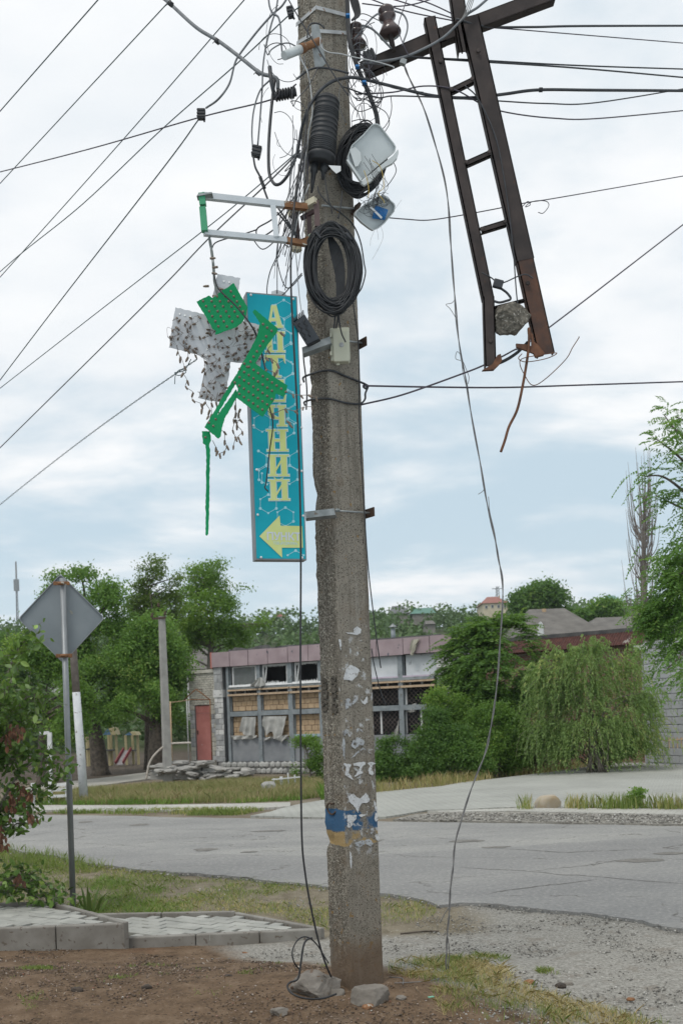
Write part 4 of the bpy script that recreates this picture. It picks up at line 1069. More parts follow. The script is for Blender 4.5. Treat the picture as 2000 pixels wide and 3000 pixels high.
mb.prism([p + FB.d * x + UPZ * z for x, z in ((-0.10, 0), (0.10, 0), (0.10, 0.30), (0.07, 0.42), (0.02, 0.48), (-0.04, 0.45), (-0.09, 0.28))], -FB.n * 0.04)
obj('white_board', mb, WHITEF, label='small white rounded board standing up on the shed roof', cat='board')
# grey block wall, far right, single blocks
p_ = W(1870, 2000, 28.6); q_ = W(2130, 1990, 25.6); FC = Facade((p_.x, p_.y), (q_.x, q_.y))
cz = lambda x, y: FC.px(x, y)[1]; cs = lambda x, y=2000: FC.px(x, y)[0]
bw_ = thing('block_wall', FC.pt(cs(1950), -0.2), 'grey concrete block wall with rough mortar joints at the right edge', 'wall')
WGB = nmat('pale grey concrete block', (0.36, 0.37, 0.39), (0.44, 0.45, 0.465), 3, 0.92, spot=(0.27, 0.275, 0.28), sscale=6, sthr=0.62, objvar=0.06)
blockwall('concrete_block', FC, bw_, [WGB], cs(1885), cs(2125), -0.35, cz(1960, 1872), 0.0, 0.42, 0.215, depth=0.12, gap=0.016, mort=nmat('dark wall mortar', (0.20, 0.205, 0.21), (0.27, 0.27, 0.27), 10, 0.95))
FC.part('wall_return', WGB, bw_, cs(1880), cs(1885) - 0.01, -0.35, cz(1960, 1880), -3.0, 0.0)
FC.part('lintel_stub', WBLOCK, bw_, cs(1862, 1890), cs(1895, 1890), cz(1880, 1903), cz(1880, 1890), -0.3, 0.1)
# ================================================================== VEGETATION
def leaf_arrays(C, size, var, rng, up=0.4, droop=0.0, aspect=0.5, dirs=None, fold=0.22):
    """one folded diamond per leaf: C (n,3) centres, size (n,), returns V, F, attr"""
    n = len(C)
    d = rng.normal(size=(n, 3))
    if dirs is not None: d = d * 0.45 + dirs
    d[:, 2] -= droop
    d /= np.linalg.norm(d, axis=1, keepdims=True) + 1e-9
    nn = rng.normal(size=(n, 3)); nn[:, 2] += up * 2.2
    nn -= d * np.sum(nn * d, 1, keepdims=True); nn /= np.linalg.norm(nn, axis=1, keepdims=True) + 1e-9
    s = np.cross(d, nn); L = size[:, None]
    a = C - d * L * 0.5; c = C + d * L * 0.5
    b = C + s * L * aspect * 0.5 + nn * L * fold * 0.5 - d * L * 0.08; e = C - s * L * aspect * 0.5 + nn * L * fold * 0.5 - d * L * 0.08
    V = np.stack([a, b, c, e], 1).reshape(-1, 3)
    i = np.arange(n) * 4; Fq = np.stack([i, i + 1, i + 2, i + 3], 1)
    return V, Fq, np.repeat(var, 4)
def crown_points(blobs, n, rng, shell=0.45, gap_scale=1.0, gap_thr=-0.12):
    """cluster centres spread through a union of ellipsoids, thinned by noise so that gaps open; blob = (centre, (rx,ry,rz))"""
    w = np.array([b[1][0] * b[1][2] for b in blobs]); w = w / w.sum(); out = []
    tries = 0
    while len(out) < n and tries < n * 12:
        tries += 1
        c, r = blobs[rng.choice(len(blobs), p=w)]
        d = rng.normal(size=3); d /= np.linalg.norm(d); rad = rng.uniform(shell, 1.0) ** 0.6
        p = np.array(c) + d * np.array(r) * rad
        if noise.noise(Vector(p * gap_scale)) < gap_thr: continue
        out.append(p)
    return np.array(out)
def foliage(name, blobs, ncl, nl, csize, lsize, mat, parent, seed=0, shell=0.4, up=0.4, droop=0.0, aspect=0.5, gap_scale=0.8, gap_thr=-0.1, flat=0.6, kind=None):
    rng = np.random.default_rng(seed)
    cl = crown_points(blobs, ncl, rng, shell, gap_scale, gap_thr)
    cv = np.clip(0.35 + 0.28 * np.array([noise.noise(Vector(c * 0.55 + 9)) for c in cl]) * 2 + rng.normal(size=len(cl)) * 0.13, 0, 1)
    k = np.repeat(np.arange(len(cl)), nl)
    off = rng.normal(size=(len(k), 3)); off[:, 2] *= flat
    C = cl[k] + off * csize * rng.uniform(0.5, 1.0, size=(len(k), 1))
    var = np.clip(cv[k] + rng.normal(size=len(k)) * 0.16, 0, 1)
    V, Fq, at = leaf_arrays(C, lsize * rng.uniform(0.65, 1.25, size=len(k)), var, rng, up, droop, aspect)
    return nparr_obj(name, V, Fq, mat, parent=parent, attr=at, kind=kind), cl
def pxblob(px, py, rx, ry, Y, dep=0.9):
    c = W(px, py, Y); s = Y / F
    return (tuple(c), (rx * s, max(rx, ry) * 0.8 * s * dep, ry * s))
BARK = nmat('dark furrowed bark', (0.055, 0.046, 0.037), (0.13, 0.108, 0.086), 9, 0.95, bs=0.8, bscale=30, bdist=0.02)
GBARK = nmat('grey branch bark', (0.13, 0.115, 0.095), (0.20, 0.18, 0.15), 9, 0.95, bs=0.5, bscale=40)
LF_MAPLE = leafmat('mid green tree leaf', (0.072, 0.155, 0.034), (0.19, 0.34, 0.075), (0.33, 0.43, 0.11))
LF_BRIGHT = leafmat('bright green tree leaf', (0.079, 0.166, 0.035), (0.193, 0.333, 0.067), (0.333, 0.438, 0.096))
LF_DARK = leafmat('deep green leaf', (0.058, 0.125, 0.034), (0.145, 0.27, 0.062), (0.26, 0.38, 0.09))
LF_OLIVE = leafmat('olive brown seed cluster leaf', (0.085, 0.145, 0.04), (0.18, 0.27, 0.075), (0.31, 0.31, 0.12))
LF_WILLOW = leafmat('narrow willow leaf', (0.125, 0.215, 0.068), (0.285, 0.41, 0.14), (0.52, 0.53, 0.19))
LF_LOCUST = leafmat('locust leaflet', (0.06, 0.14, 0.038), (0.16, 0.30, 0.07), (0.27, 0.39, 0.10))
LF_HILL = leafmat('distant wood foliage', (0.055, 0.105, 0.036), (0.13, 0.215, 0.07), (0.21, 0.275, 0.095), trans=0.2)

def tree(name, label, base_px, Y, trunk_px, r0, blobs, lf, ncl, nl, csize, lsize, seed, bark=BARK, nlimb=26, group=None, **kw):
    base = W(*base_px, Y); bz_ = gz(base.x, base.y)
    root = thing(name, (base.x, base.y, bz_), label, 'tree', group)
    tp = catmull([Vector((base.x, base.y, bz_ - 0.1))] + [W(x, y, Y + dy) for x, y, dy in trunk_px], 5)
    mb = MB(); n = len(tp); mb.tube(tp, [r0 * (1.25 if i == 0 else 1.0) * max(0.04, 1 - 1.05 * i / n) for i in range(n)], 10)
    bl = [pxblob(x, y, rx, ry, Y + dy) for x, y, rx, ry, dy in blobs]
    o, cl = foliage('crown', bl, ncl, nl, csize, lsize, lf, root, seed, **kw)
    rnd = random.Random(seed); idx = list(range(len(cl))); rnd.shuffle(idx)
    obj('trunk', mb, bark, parent=root)
    mb = MB()
    for i in idx[:nlimb]:
        t = Vector(cl[i]); cands = [p for p in tp[n // 3:] if p.z < t.z + 0.2] or [tp[-1]]
        s = min(cands, key=lambda p: (p - t).length + 0.4 * abs(p.z - (t.z - 1.2)))
        mid = s.lerp(t, 0.5) + Vector((rnd.uniform(-.25, .25), rnd.uniform(-.25, .25), rnd.uniform(0.0, 0.35))) * ((t - s).length * 0.3)
        path = catmull([s, mid, t], 5); rl = r0 * 0.42 * min(1.0, (t - s).length / 3.0) + 0.012
        mb.tube(path, [rl * (1 - 0.8 * k / len(path)) for k in range(len(path))], 6)
    obj('limbs', mb, bark, parent=root)
    return root
# --- group of trees across the road, left
tree('maple_tree', 'bushy green tree with a forked trunk behind the white painted pole', (295, 2255), 38.0, [(285, 2180, 0), (270, 2100, 0.2), (262, 2000, 0.3), (260, 1860, 0.2), (250, 1760, 0)], 0.36,
     [(250, 1740, 105, 75, 0), (180, 1720, 55, 45, 0.8), (330, 1800, 80, 90, -0.4), (220, 1870, 100, 90, 0.3), (330, 1930, 85, 80, 0.6), (250, 2000, 95, 80, -0.6), (300, 2090, 70, 50, -1.0), (190, 1790, 60, 60, 1.0), (150, 1860, 60, 70, 0.6), (330, 2030, 60, 60, 0.4)], LF_MAPLE, 1150, 40, 0.28, 0.125, 21, gap_thr=0.0, shell=0.25)
tree('maple_tree', 'tall green tree with a dark straight trunk beside the grey concrete pole', (458, 2258), 36.5, [(458, 2180, 0), (462, 2090, 0.1), (470, 1980, 0.2), (455, 1850, 0.3), (440, 1740, 0)], 0.36,
     [(440, 1880, 85, 95, 0), (380, 1960, 75, 85, -0.4), (430, 2050, 80, 60, -0.8), (500, 1970, 65, 90, 0.3), (390, 2060, 60, 55, -1.2), (520, 2050, 40, 70, 0.4), (380, 1860, 45, 65, 0.8), (350, 2010, 60, 70, 0.6), (440, 2110, 70, 35, -0.4)], LF_MAPLE, 920, 40, 0.27, 0.12, 22, gap_thr=0.0, shell=0.25)
tree('elm_tree', 'sparse olive tree top with bare twigs rising behind the grey pole', (430, 2230), 41.0, [(432, 2100, 0), (428, 1950, 0), (425, 1820, 0), (430, 1720, 0), (438, 1650, 0)], 0.13,
     [(450, 1655, 52, 32, 0), (430, 1715, 45, 35, 0.4), (490, 1690, 45, 40, -0.3), (420, 1780, 60, 45, 0.2), (480, 1770, 55, 50, 0)], LF_OLIVE, 240, 34, 0.22, 0.12, 23, gap_thr=0.0, nlimb=60, shell=0.3)
tree('poplar_tree', 'loose light green tree right of the others above the pink fascia', (610, 2200), 44.0, [(612, 2050, 0), (618, 1900, 0), (625, 1780, 0), (628, 1700, 0)], 0.24,
     [(655, 1690, 62, 50, 0), (590, 1690, 45, 42, 0.4), (700, 1760, 62, 55, 0), (620, 1800, 90, 70, -0.4), (560, 1780, 55, 70, 0.5), (720, 1830, 72, 45, 0.3), (640, 1870, 95, 50, 0), (530, 1870, 50, 60, 0.2)], LF_BRIGHT, 560, 36, 0.27, 0.125, 24, gap_thr=-0.02, nlimb=50, bark=GBARK)
tree('acacia_tree', 'low pale green tree between the left shrub and the white pole', (120, 2260), 33.0, [(122, 2180, 0), (130, 2080, 0), (140, 1990, 0)], 0.16,
     [(130, 1950, 95, 80, 0), (190, 2050, 75, 85, -0.4), (80, 2060, 85, 85, 0.4), (200, 2130, 55, 40, -0.6), (60, 1930, 50, 60, 1.0)], LF_BRIGHT, 560, 42, 0.26, 0.115, 25, gap_thr=-0.02, shell=0.25)
tree('evergreen_tree', 'dark green tree at the far left under the radio mast', (40, 2250), 52.0, [(42, 2100, 0), (45, 1950, 0)], 0.25,
     [(60, 1900, 75, 62, 0), (20, 1960, 70, 90, 0), (110, 1960, 60, 80, 0.5), (-40, 1920, 60, 70, 0)], LF_DARK, 420, 38, 0.36, 0.16, 26)
tree('ash_tree', 'small green sapling leaning against the front of the ruined shop', (905, 2310), 27.5, [(908, 2270, 0), (905, 2220, 0), (890, 2170, 0)], 0.045,
     [(915, 2200, 28, 45, 0), (880, 2180, 22, 26, 0), (905, 2270, 38, 42, 0), (945, 2260, 30, 50, 0.2), (870, 2245, 14, 24, 0)], LF_BRIGHT, 240, 26, 0.11, 0.062, 27, bark=GBARK, nlimb=30, gap_scale=2.0, gap_thr=-0.05)
# --- ailanthus: pinnate fronds, in front of the shed
def pinnate(name, centers, dirs, n_leaflet, length, lsize, mat, parent, rng, droop=0.5):
    Cs = []; Ds = []; Vr = []
    for c, d in zip(centers, dirs):
        d = d / (np.linalg.norm(d) + 1e-9); side = np.cross(d, [0, 0, 1.0]); side /= np.linalg.norm(side) + 1e-9
        v0 = np.clip(rng.normal(0.45, 0.22), 0, 1); L = length * rng.uniform(0.7, 1.25)
        for k in range(n_leaflet):
            t = (k + 0.5) / n_leaflet; p = c + d * L * t + np.array([0, 0, -droop * L * t * t])
            for sg in (-1, 1):
                Cs.append(p + side * sg * lsize * 0.5); Ds.append(side * sg + d * 0.5 + np.array([0, 0, -0.35])); Vr.append(v0 + rng.normal() * 0.08)
    Cs = np.array(Cs); Ds = np.array(Ds)
    V, Fq, at = leaf_arrays(Cs, lsize * rng.uniform(0.8, 1.2, len(Cs)), np.clip(np.array(Vr), 0, 1), rng, 0.8, 0, 0.36, Ds * 1.6)
    return nparr_obj(name, V, Fq, mat, parent=parent, attr=at)
def frond_tree(name, label, base_px, Y, blobs, n, seed, mat, length=0.62, lsize=0.14, cat='tree'):
    rng = np.random.default_rng(seed); base = W(*base_px, Y); z0 = gz(base.x, base.y)
    root = thing(name, (base.x, base.y, z0), label, cat)
    bl = [pxblob(*b[:4], Y + b[4]) for b in blobs]; cl = crown_points(bl, n, rng, 0.25, 0.9, -0.2)
    ctr = np.mean([b[0] for b in bl], 0); dirs = cl - ctr + rng.normal(size=cl.shape) * 0.5; dirs[:, 2] = dirs[:, 2] * 0.4 + 0.25; dirs[:, 1] -= 0.35
    pinnate('crown', cl, dirs, 9, length, lsize, mat, root, rng)
    rnd = random.Random(seed); mb = MB(); mb.tube(catmull([Vector((base.x, base.y, z0 - 0.1)), Vector((base.x + 0.1, base.y, z0 + 1.5)), Vector(ctr)], 5), [0.09, 0.088, 0.085, 0.08, 0.075, 0.07, 0.065, 0.06, 0.055, 0.05, 0.045], 8); obj('trunk', mb, GBARK, parent=root)
    mb = MB()
    for i in range(0, len(cl), max(1, len(cl) // 40)):
        t = Vector(cl[i]); s = Vector((base.x, base.y, max(z0 + 0.8, min(t.z - 0.5, ctr[2])))); mb.tube(catmull([s, s.lerp(t, 0.5) + Vector((0, 0, 0.15)), t], 4), [0.03 * (1 - 0.08 * k) for k in range(9)], 5)
    obj('limbs', mb, GBARK, parent=root)
    return root
frond_tree('ailanthus_tree', 'dense dark green tree of heaven with feathery fronds beside the shop', (1430, 2230), 29.0,
    [(1440, 1862, 72, 55, 0), (1390, 1905, 80, 72, 0.2), (1480, 1900, 75, 85, 0), (1430, 1980, 105, 80, -0.4), (1500, 1990, 58, 75, 0), (1370, 1985, 55, 70, 0.2), (1440, 2060, 95, 45, -0.4), (1520, 2060, 50, 60, 0.2), (1345, 1940, 40, 50, 0.2), (1535, 1960, 35, 60, 0.1), (1500, 1850, 40, 40, 0.2)], 1500, 31, LF_DARK)
# --- hedge of shrubs along the yard edge (each clump a shrub of its own)
def shrub(label, base_px, Y, blobs, ncl, nl, lf, seed, lsize=0.07, csize=0.13, group=None, name='garden_shrub'):
    base = W(*base_px, Y); z0 = gz(base.x, base.y)
    root = thing(name, (base.x, base.y, z0), label, 'shrub', group); bl = [pxblob(*b[:4], Y + b[4]) for b in blobs]
    o, cl = foliage('foliage', bl, ncl, nl, csize, lsize, lf, root, seed, shell=0.15, gap_scale=1.6, gap_thr=-0.22)
    rnd = random.Random(seed); mb = MB()
    for i in rnd.sample(range(len(cl)), min(26, len(cl))):
        t = Vector(cl[i]); s = Vector((base.x + rnd.uniform(-.3, .3), base.y + rnd.uniform(-.2, .2), z0 - 0.05))
        mb.tube(catmull([s, s.lerp(t, 0.5) + Vector((0, 0, 0.12)), t], 4), [0.018 * (1 - 0.08 * k) for k in range(9)], 5)
    obj('stems', mb, GBARK, parent=root)
    return root
HG = 'hedge shrubs along the paved yard'
shrub('low dark green shrub right against the concrete pole at the yard edge', (1160, 2300), 26.5, [(1150, 2215, 62, 62, 0), (1180, 2250, 70, 50, -0.2), (1120, 2260, 45, 52, -0.2)], 420, 46, LF_DARK, 41, group=HG)
shrub('thick green shrub under the diamond grilles of the ruined shop', (1265, 2290), 26.0, [(1270, 2180, 70, 60, 0), (1250, 2230, 75, 60, -0.2), (1310, 2235, 60, 60, -0.2), (1280, 2110, 36, 42, 0.3)], 520, 46, LF_DARK, 42, group=HG)
shrub('tall bright green shrub with upright sprays in front of the grey block pier', (1300, 2280), 27.5, [(1280, 2060, 36, 48, 0), (1262, 2120, 45, 45, 0), (1330, 2110, 40, 50, 0.1), (1350, 2070, 30, 40, 0.1)], 300, 40, LF_BRIGHT, 43, group=HG)
shrub('rounded yellow green shrub left of the weeping willow', (1455, 2265), 26.5, [(1440, 2120, 72, 65, 0), (1490, 2160, 60, 70, 0.1), (1420, 2190, 70, 65, -0.2), (1490, 2220, 52, 45, 0), (1370, 2140, 40, 50, 0.1)], 560, 46, LF_BRIGHT, 44, group=HG)
shrub('deep green shrub between the two brighter hedge shrubs', (1360, 2280), 25.8, [(1360, 2220, 62, 50, 0), (1400, 2240, 50, 42, -0.1), (1340, 2170, 45, 45, 0.2)], 380, 46, LF_DARK, 45, group=HG)
shrub('twiggy grey green shrub squeezed between hedge and weeping willow', (1570, 2260), 27.5, [(1565, 2170, 40, 55, 0), (1590, 2205, 45, 40, 0), (1540, 2215, 35, 40, 0)], 200, 36, LF_OLIVE, 46, group=HG)
shrub('dark leafy shrub hidden behind the hanging willow branches', (1760, 2235), 27.2, [(1720, 2165, 75, 60, 0), (1800, 2170, 80, 60, 0), (1860, 2185, 45, 45, 0), (1660, 2190, 50, 45, 0)], 420, 40, LF_DARK, 47, group=HG)
# --- weeping willow
def willow():
    Y = 25.6; rng = np.random.default_rng(61); base = W(1745, 2240, Y); z0 = 0.0
    root = thing('weeping_willow', (base.x, base.y, z0), 'broad pale green weeping willow bush at the far edge of the paved yard', 'tree')
    ctrs = [(1700, 1985, 105, 75), (1640, 2050, 80, 85), (1850, 2075, 82, 85), (1760, 2090, 130, 80), (1665, 1925, 55, 38), (1730, 1905, 40, 32), (1825, 1945, 46, 52), (1600, 2140, 50, 60), (1680, 2160, 80, 50), (1790, 2180, 70, 45), (1875, 2165, 60, 50), (1590, 1985, 30, 40)]
    bl = [pxblob(x, y, rx, ry, Y, 0.8) for x, y, rx, ry in ctrs]
    st = crown_points(bl, 1450, rng, 0.1, 1.5, -0.14)
    C = []; D = []; Vr = []; mbs = MB()
    cx = np.mean(st, 0)
    for i, p in enumerate(st):
        out = p - cx; out[2] = 0; out /= np.linalg.norm(out) + 1e-6
        L = rng.uniform(0.25, 1.35); n = int(L / 0.03); v0 = np.clip(0.45 + 0.45 * noise.noise(Vector(p * 1.3)) + rng.normal() * 0.16, 0, 1); h = rng.uniform(0.1, 0.3); q = p.copy(); pts = []
        sw = rng.normal(size=3) * 0.2; up_ = rng.uniform(0.15, 0.95)
        for k in range(n):
            t = k / n; q = p + out * h * (1 - (1 - t) ** 2) * 1.3 + np.array([0, 0, up_ * L * t - L * 1.25 * t * t]) + sw * t
            if q[2] < 0.08: break
            if k % 6 == 0: pts.append(Vector(q))
            C.append(q + rng.normal(size=3) * 0.018); D.append(out * 0.35 + np.array([0, 0, -0.9])); Vr.append(v0 + rng.normal() * 0.12)
        if i % 6 == 0 and len(pts) > 2: mbs.tube(pts, 0.004, 3, cap=False)
    C = np.array(C); V, Fq, at = leaf_arrays(C, 0.085 * rng.uniform(0.7, 1.3, len(C)), np.clip(np.array(Vr), 0, 1), rng, 0.1, 0, 0.30, np.array(D) * 1.1)
    nparr_obj('crown', V, Fq, LF_WILLOW, parent=root, attr=at)
    obj('twigs', mbs, GBARK, parent=root)
    rnd = random.Random(5); mb = MB()
    for k in range(14):
        t = Vector(st[rnd.randrange(len(st))]); s = Vector((base.x + rnd.uniform(-.25, .25), base.y + rnd.uniform(-.1, .3), z0)); m_ = Vector((s.x * 0.6 + t.x * 0.4, s.y * .6 + t.y * .4, t.z * 0.75 + 0.2))
        mb.tube(catmull([s, m_, t], 5), [0.034 * (1 - 0.08 * k2) for k2 in range(11)], 6)
    obj('trunk', mb, GBARK, parent=root)
willow()
# --- right-hand tree: drooping pinnate sprays reaching into the frame
def right_tree():
    Y = 15.0; rng = np.random.default_rng(71); SH = 62; base = W(2230 + SH, 2300, Y); base = Vector((base.x, base.y, 0))
    root = thing('locust_tree', base, 'green locust tree reaching in from the right with drooping feathery sprays', 'tree')
    top = W(2160 + SH, 1500, Y)
    mb = MB(); mb.tube(catmull([base, W(2215 + SH, 2100, Y), W(2180 + SH, 1800, Y), top, W(2150 + SH, 1200, Y)], 5), [0.2 - 0.007 * k for k in range(21)], 10); obj('trunk', mb, BARK, parent=root)
    # limbs in pixels, growing leftwards into view
    limbs = [[(2165, 1560), (2050, 1420), (1960, 1330), (1900, 1285)], [(2160, 1500), (2040, 1330), (1960, 1260), (1925, 1215)], [(2170, 1600), (2030, 1480), (1930, 1400), (1865, 1395)],
             [(2165, 1450), (2060, 1380), (2000, 1250), (1960, 1220)], [(2170, 1620), (2040, 1520), (1960, 1480), (1900, 1450)], [(2175, 1700), (2040, 1620), (1960, 1590), (1905, 1625)],
             [(2180, 1760), (2030, 1700), (1940, 1680), (1890, 1695)], [(2185, 1800), (2040, 1780), (1930, 1790), (1865, 1830)], [(2190, 1850), (2050, 1860), (1960, 1900), (1890, 1960)],
             [(2190, 1900), (2080, 1920), (2020, 1960), (1975, 1985)], [(2175, 1650), (2060, 1600), (1990, 1610), (1930, 1640)], [(2180, 1720), (2000, 1740), (1920, 1760), (1860, 1785)], [(2165, 1480), (2080, 1430), (2010, 1440), (1970, 1500)],
             [(2190, 1830), (2080, 1820), (1980, 1840), (1910, 1880)], [(2180, 1740), (2080, 1660), (2010, 1650), (1960, 1600)], [(2160, 1520), (2090, 1340), (2040, 1290), (1990, 1250)]]
    cs_, ds_ = [], []; mb = MB()
    for li, l in enumerate(limbs):
        dy = (rng.random() - 0.5) * 1.6
        P = catmull([W(x + SH * (0.3 if li < 5 else 1), y, Y + dy * (i / 3)) for i, (x, y) in enumerate(l)], 7); mb.tube(P, [0.035 * (1 - 0.92 * k / len(P)) + 0.003 for k in range(len(P))], 5)
        dense = 1.7 if li >= 5 and li not in (12, 15) else 0.8
        for i in range(5, len(P)):
            for r_ in range(int(3 * dense + rng.random())):
                p = np.array(P[i]) + rng.normal(size=3) * np.array([0.12, 0.22, 0.12]) * dense; d = np.array(P[i] - P[i - 1]); d /= np.linalg.norm(d); d = d * 0.7 + rng.normal(size=3) * 0.55 + np.array([-0.25, 0, -0.35])
                cs_.append(p); ds_.append(d)
    # fuller mass low down
    bl = [pxblob(1960, 1720, 85, 62, Y), pxblob(1965, 1810, 95, 62, Y), pxblob(2010, 1660, 80, 55, Y), pxblob(1905, 1790, 50, 48, Y), pxblob(1940, 1895, 45, 48, Y), pxblob(2010, 1880, 45, 40, Y), pxblob(1880, 1720, 30, 40, Y)]
    for p in crown_points(bl, 420, rng, 0.1, 1.6, -0.15):
        cs_.append(p); ds_.append(rng.normal(size=3) * 0.6 + np.array([-0.4, 0, -0.3]))
    pinnate('crown', np.array(cs_), np.array(ds_), 7, 0.27, 0.074, LF_LOCUST, root, rng, 0.35)
    obj('limbs', mb, BARK, parent=root)
right_tree()
# --- bare poplar behind it
def bare_poplar():
    Y = 48; rng = random.Random(81); root_p = W(1885, 2150, Y); z0 = 0
    root = thing('bare_poplar', (root_p.x, root_p.y, 0), 'leafless grey columnar poplar standing behind the locust tree', 'tree')
    mb = MB(); tp = catmull([Vector((root_p.x, root_p.y, 0)), W(1886, 1900, Y), W(1884, 1650, Y), W(1888, 1420, Y)], 8)
    mb.tube(tp, [0.30 * (1 - 0.95 * k / len(tp)) + 0.01 for k in range(len(tp))], 8); obj('trunk', mb, GBARK, parent=root)
    mb = MB()
    for k in range(150):
        i = rng.randint(6, len(tp) - 3); s = tp[i]; ang = rng.uniform(0, 6.28); h = rng.uniform(1.2, 3.6); o = rng.uniform(0.3, 0.95) * (1.2 - 0.5 * i / len(tp))
        e = s + Vector((math.cos(ang) * o, math.sin(ang) * o, h)); m_ = s.lerp(e, 0.35) + Vector((math.cos(ang) * o * 0.4, math.sin(ang) * o * 0.4, 0))
        mb.tube(catmull([s, m_, e], 4), [0.032 * (1 - 0.1 * q) for q in range(9)], 4)
    obj('branches', mb, nmat('bleached grey bark', (0.17, 0.15, 0.135), (0.26, 0.235, 0.21), 9, 0.95), parent=root)
bare_poplar()
# --- round-headed trees beyond the shed, and the wooded hillside as one mass
tree('walnut_tree', 'big round dark green tree on the skyline behind the grey house roof', (1590, 2000), 95.0, [(1590, 1850, 0), (1590, 1790, 0)], 0.5,
     [(1600, 1765, 55, 50, 0), (1545, 1770, 45, 40, 0), (1650, 1785, 40, 38, 0), (1590, 1735, 42, 28, 0), (1530, 1755, 25, 20, 0)], LF_DARK, 420, 32, 0.62, 0.36, 28, gap_scale=0.5)
tree('walnut_tree', 'round green tree on the skyline left of the right hand locust tree', (1750, 1990), 90.0, [(1750, 1850, 0), (1750, 1800, 0)], 0.4,
     [(1750, 1790, 48, 38, 0), (1720, 1805, 34, 30, 0), (1790, 1800, 36, 34, 0)], LF_MAPLE, 240, 32, 0.55, 0.34, 29, gap_scale=0.5)
def hillside():
    rng = np.random.default_rng(91); C = []; S = []; Vr = []
    N_ = 900
    for k in range(N_):
        y = 66 + 180 * rng.random() ** 1.1; x = rng.uniform(-0.42, 0.42) * y * 1.05
        z = gz(x, y); h = rng.uniform(2.2, 4.6) if y < 190 else rng.uniform(2.5, 5.5); r = h * rng.uniform(0.45, 0.7)
        if -0.02 < x / y < 0.02: pass
        v0 = rng.normal(0.38, 0.2); n = 110 if y < 130 else 80
        d = rng.normal(size=(n, 3)); d /= np.linalg.norm(d, axis=1, keepdims=True); rad = rng.uniform(0.55, 1.0, (n, 1))
        lump = 1 + 0.25 * np.array([noise.noise(Vector(q * 2.2 + k)) for q in d])[:, None]
        P = np.array([x, y, z + h * 0.55]) + d * rad * lump * np.array([r, r, h * 0.55])
        C.append(P); S.append(np.full(n, 0.55 if y < 130 else 0.75)); Vr.append(np.clip(v0 + 0.10 * rng.normal(size=n), 0, 1))
    C = np.concatenate(C); S = np.concatenate(S) * rng.uniform(0.7, 1.3, len(C)); V, Fq, at = leaf_arrays(C, S, np.concatenate(Vr), rng, 0.5, 0, 0.75)
    nparr_obj('hillside_wood', V, Fq, LF_HILL, attr=at, label='distant green wood covering the hillside behind the houses', cat='wood', kind='stuff')
hillside()

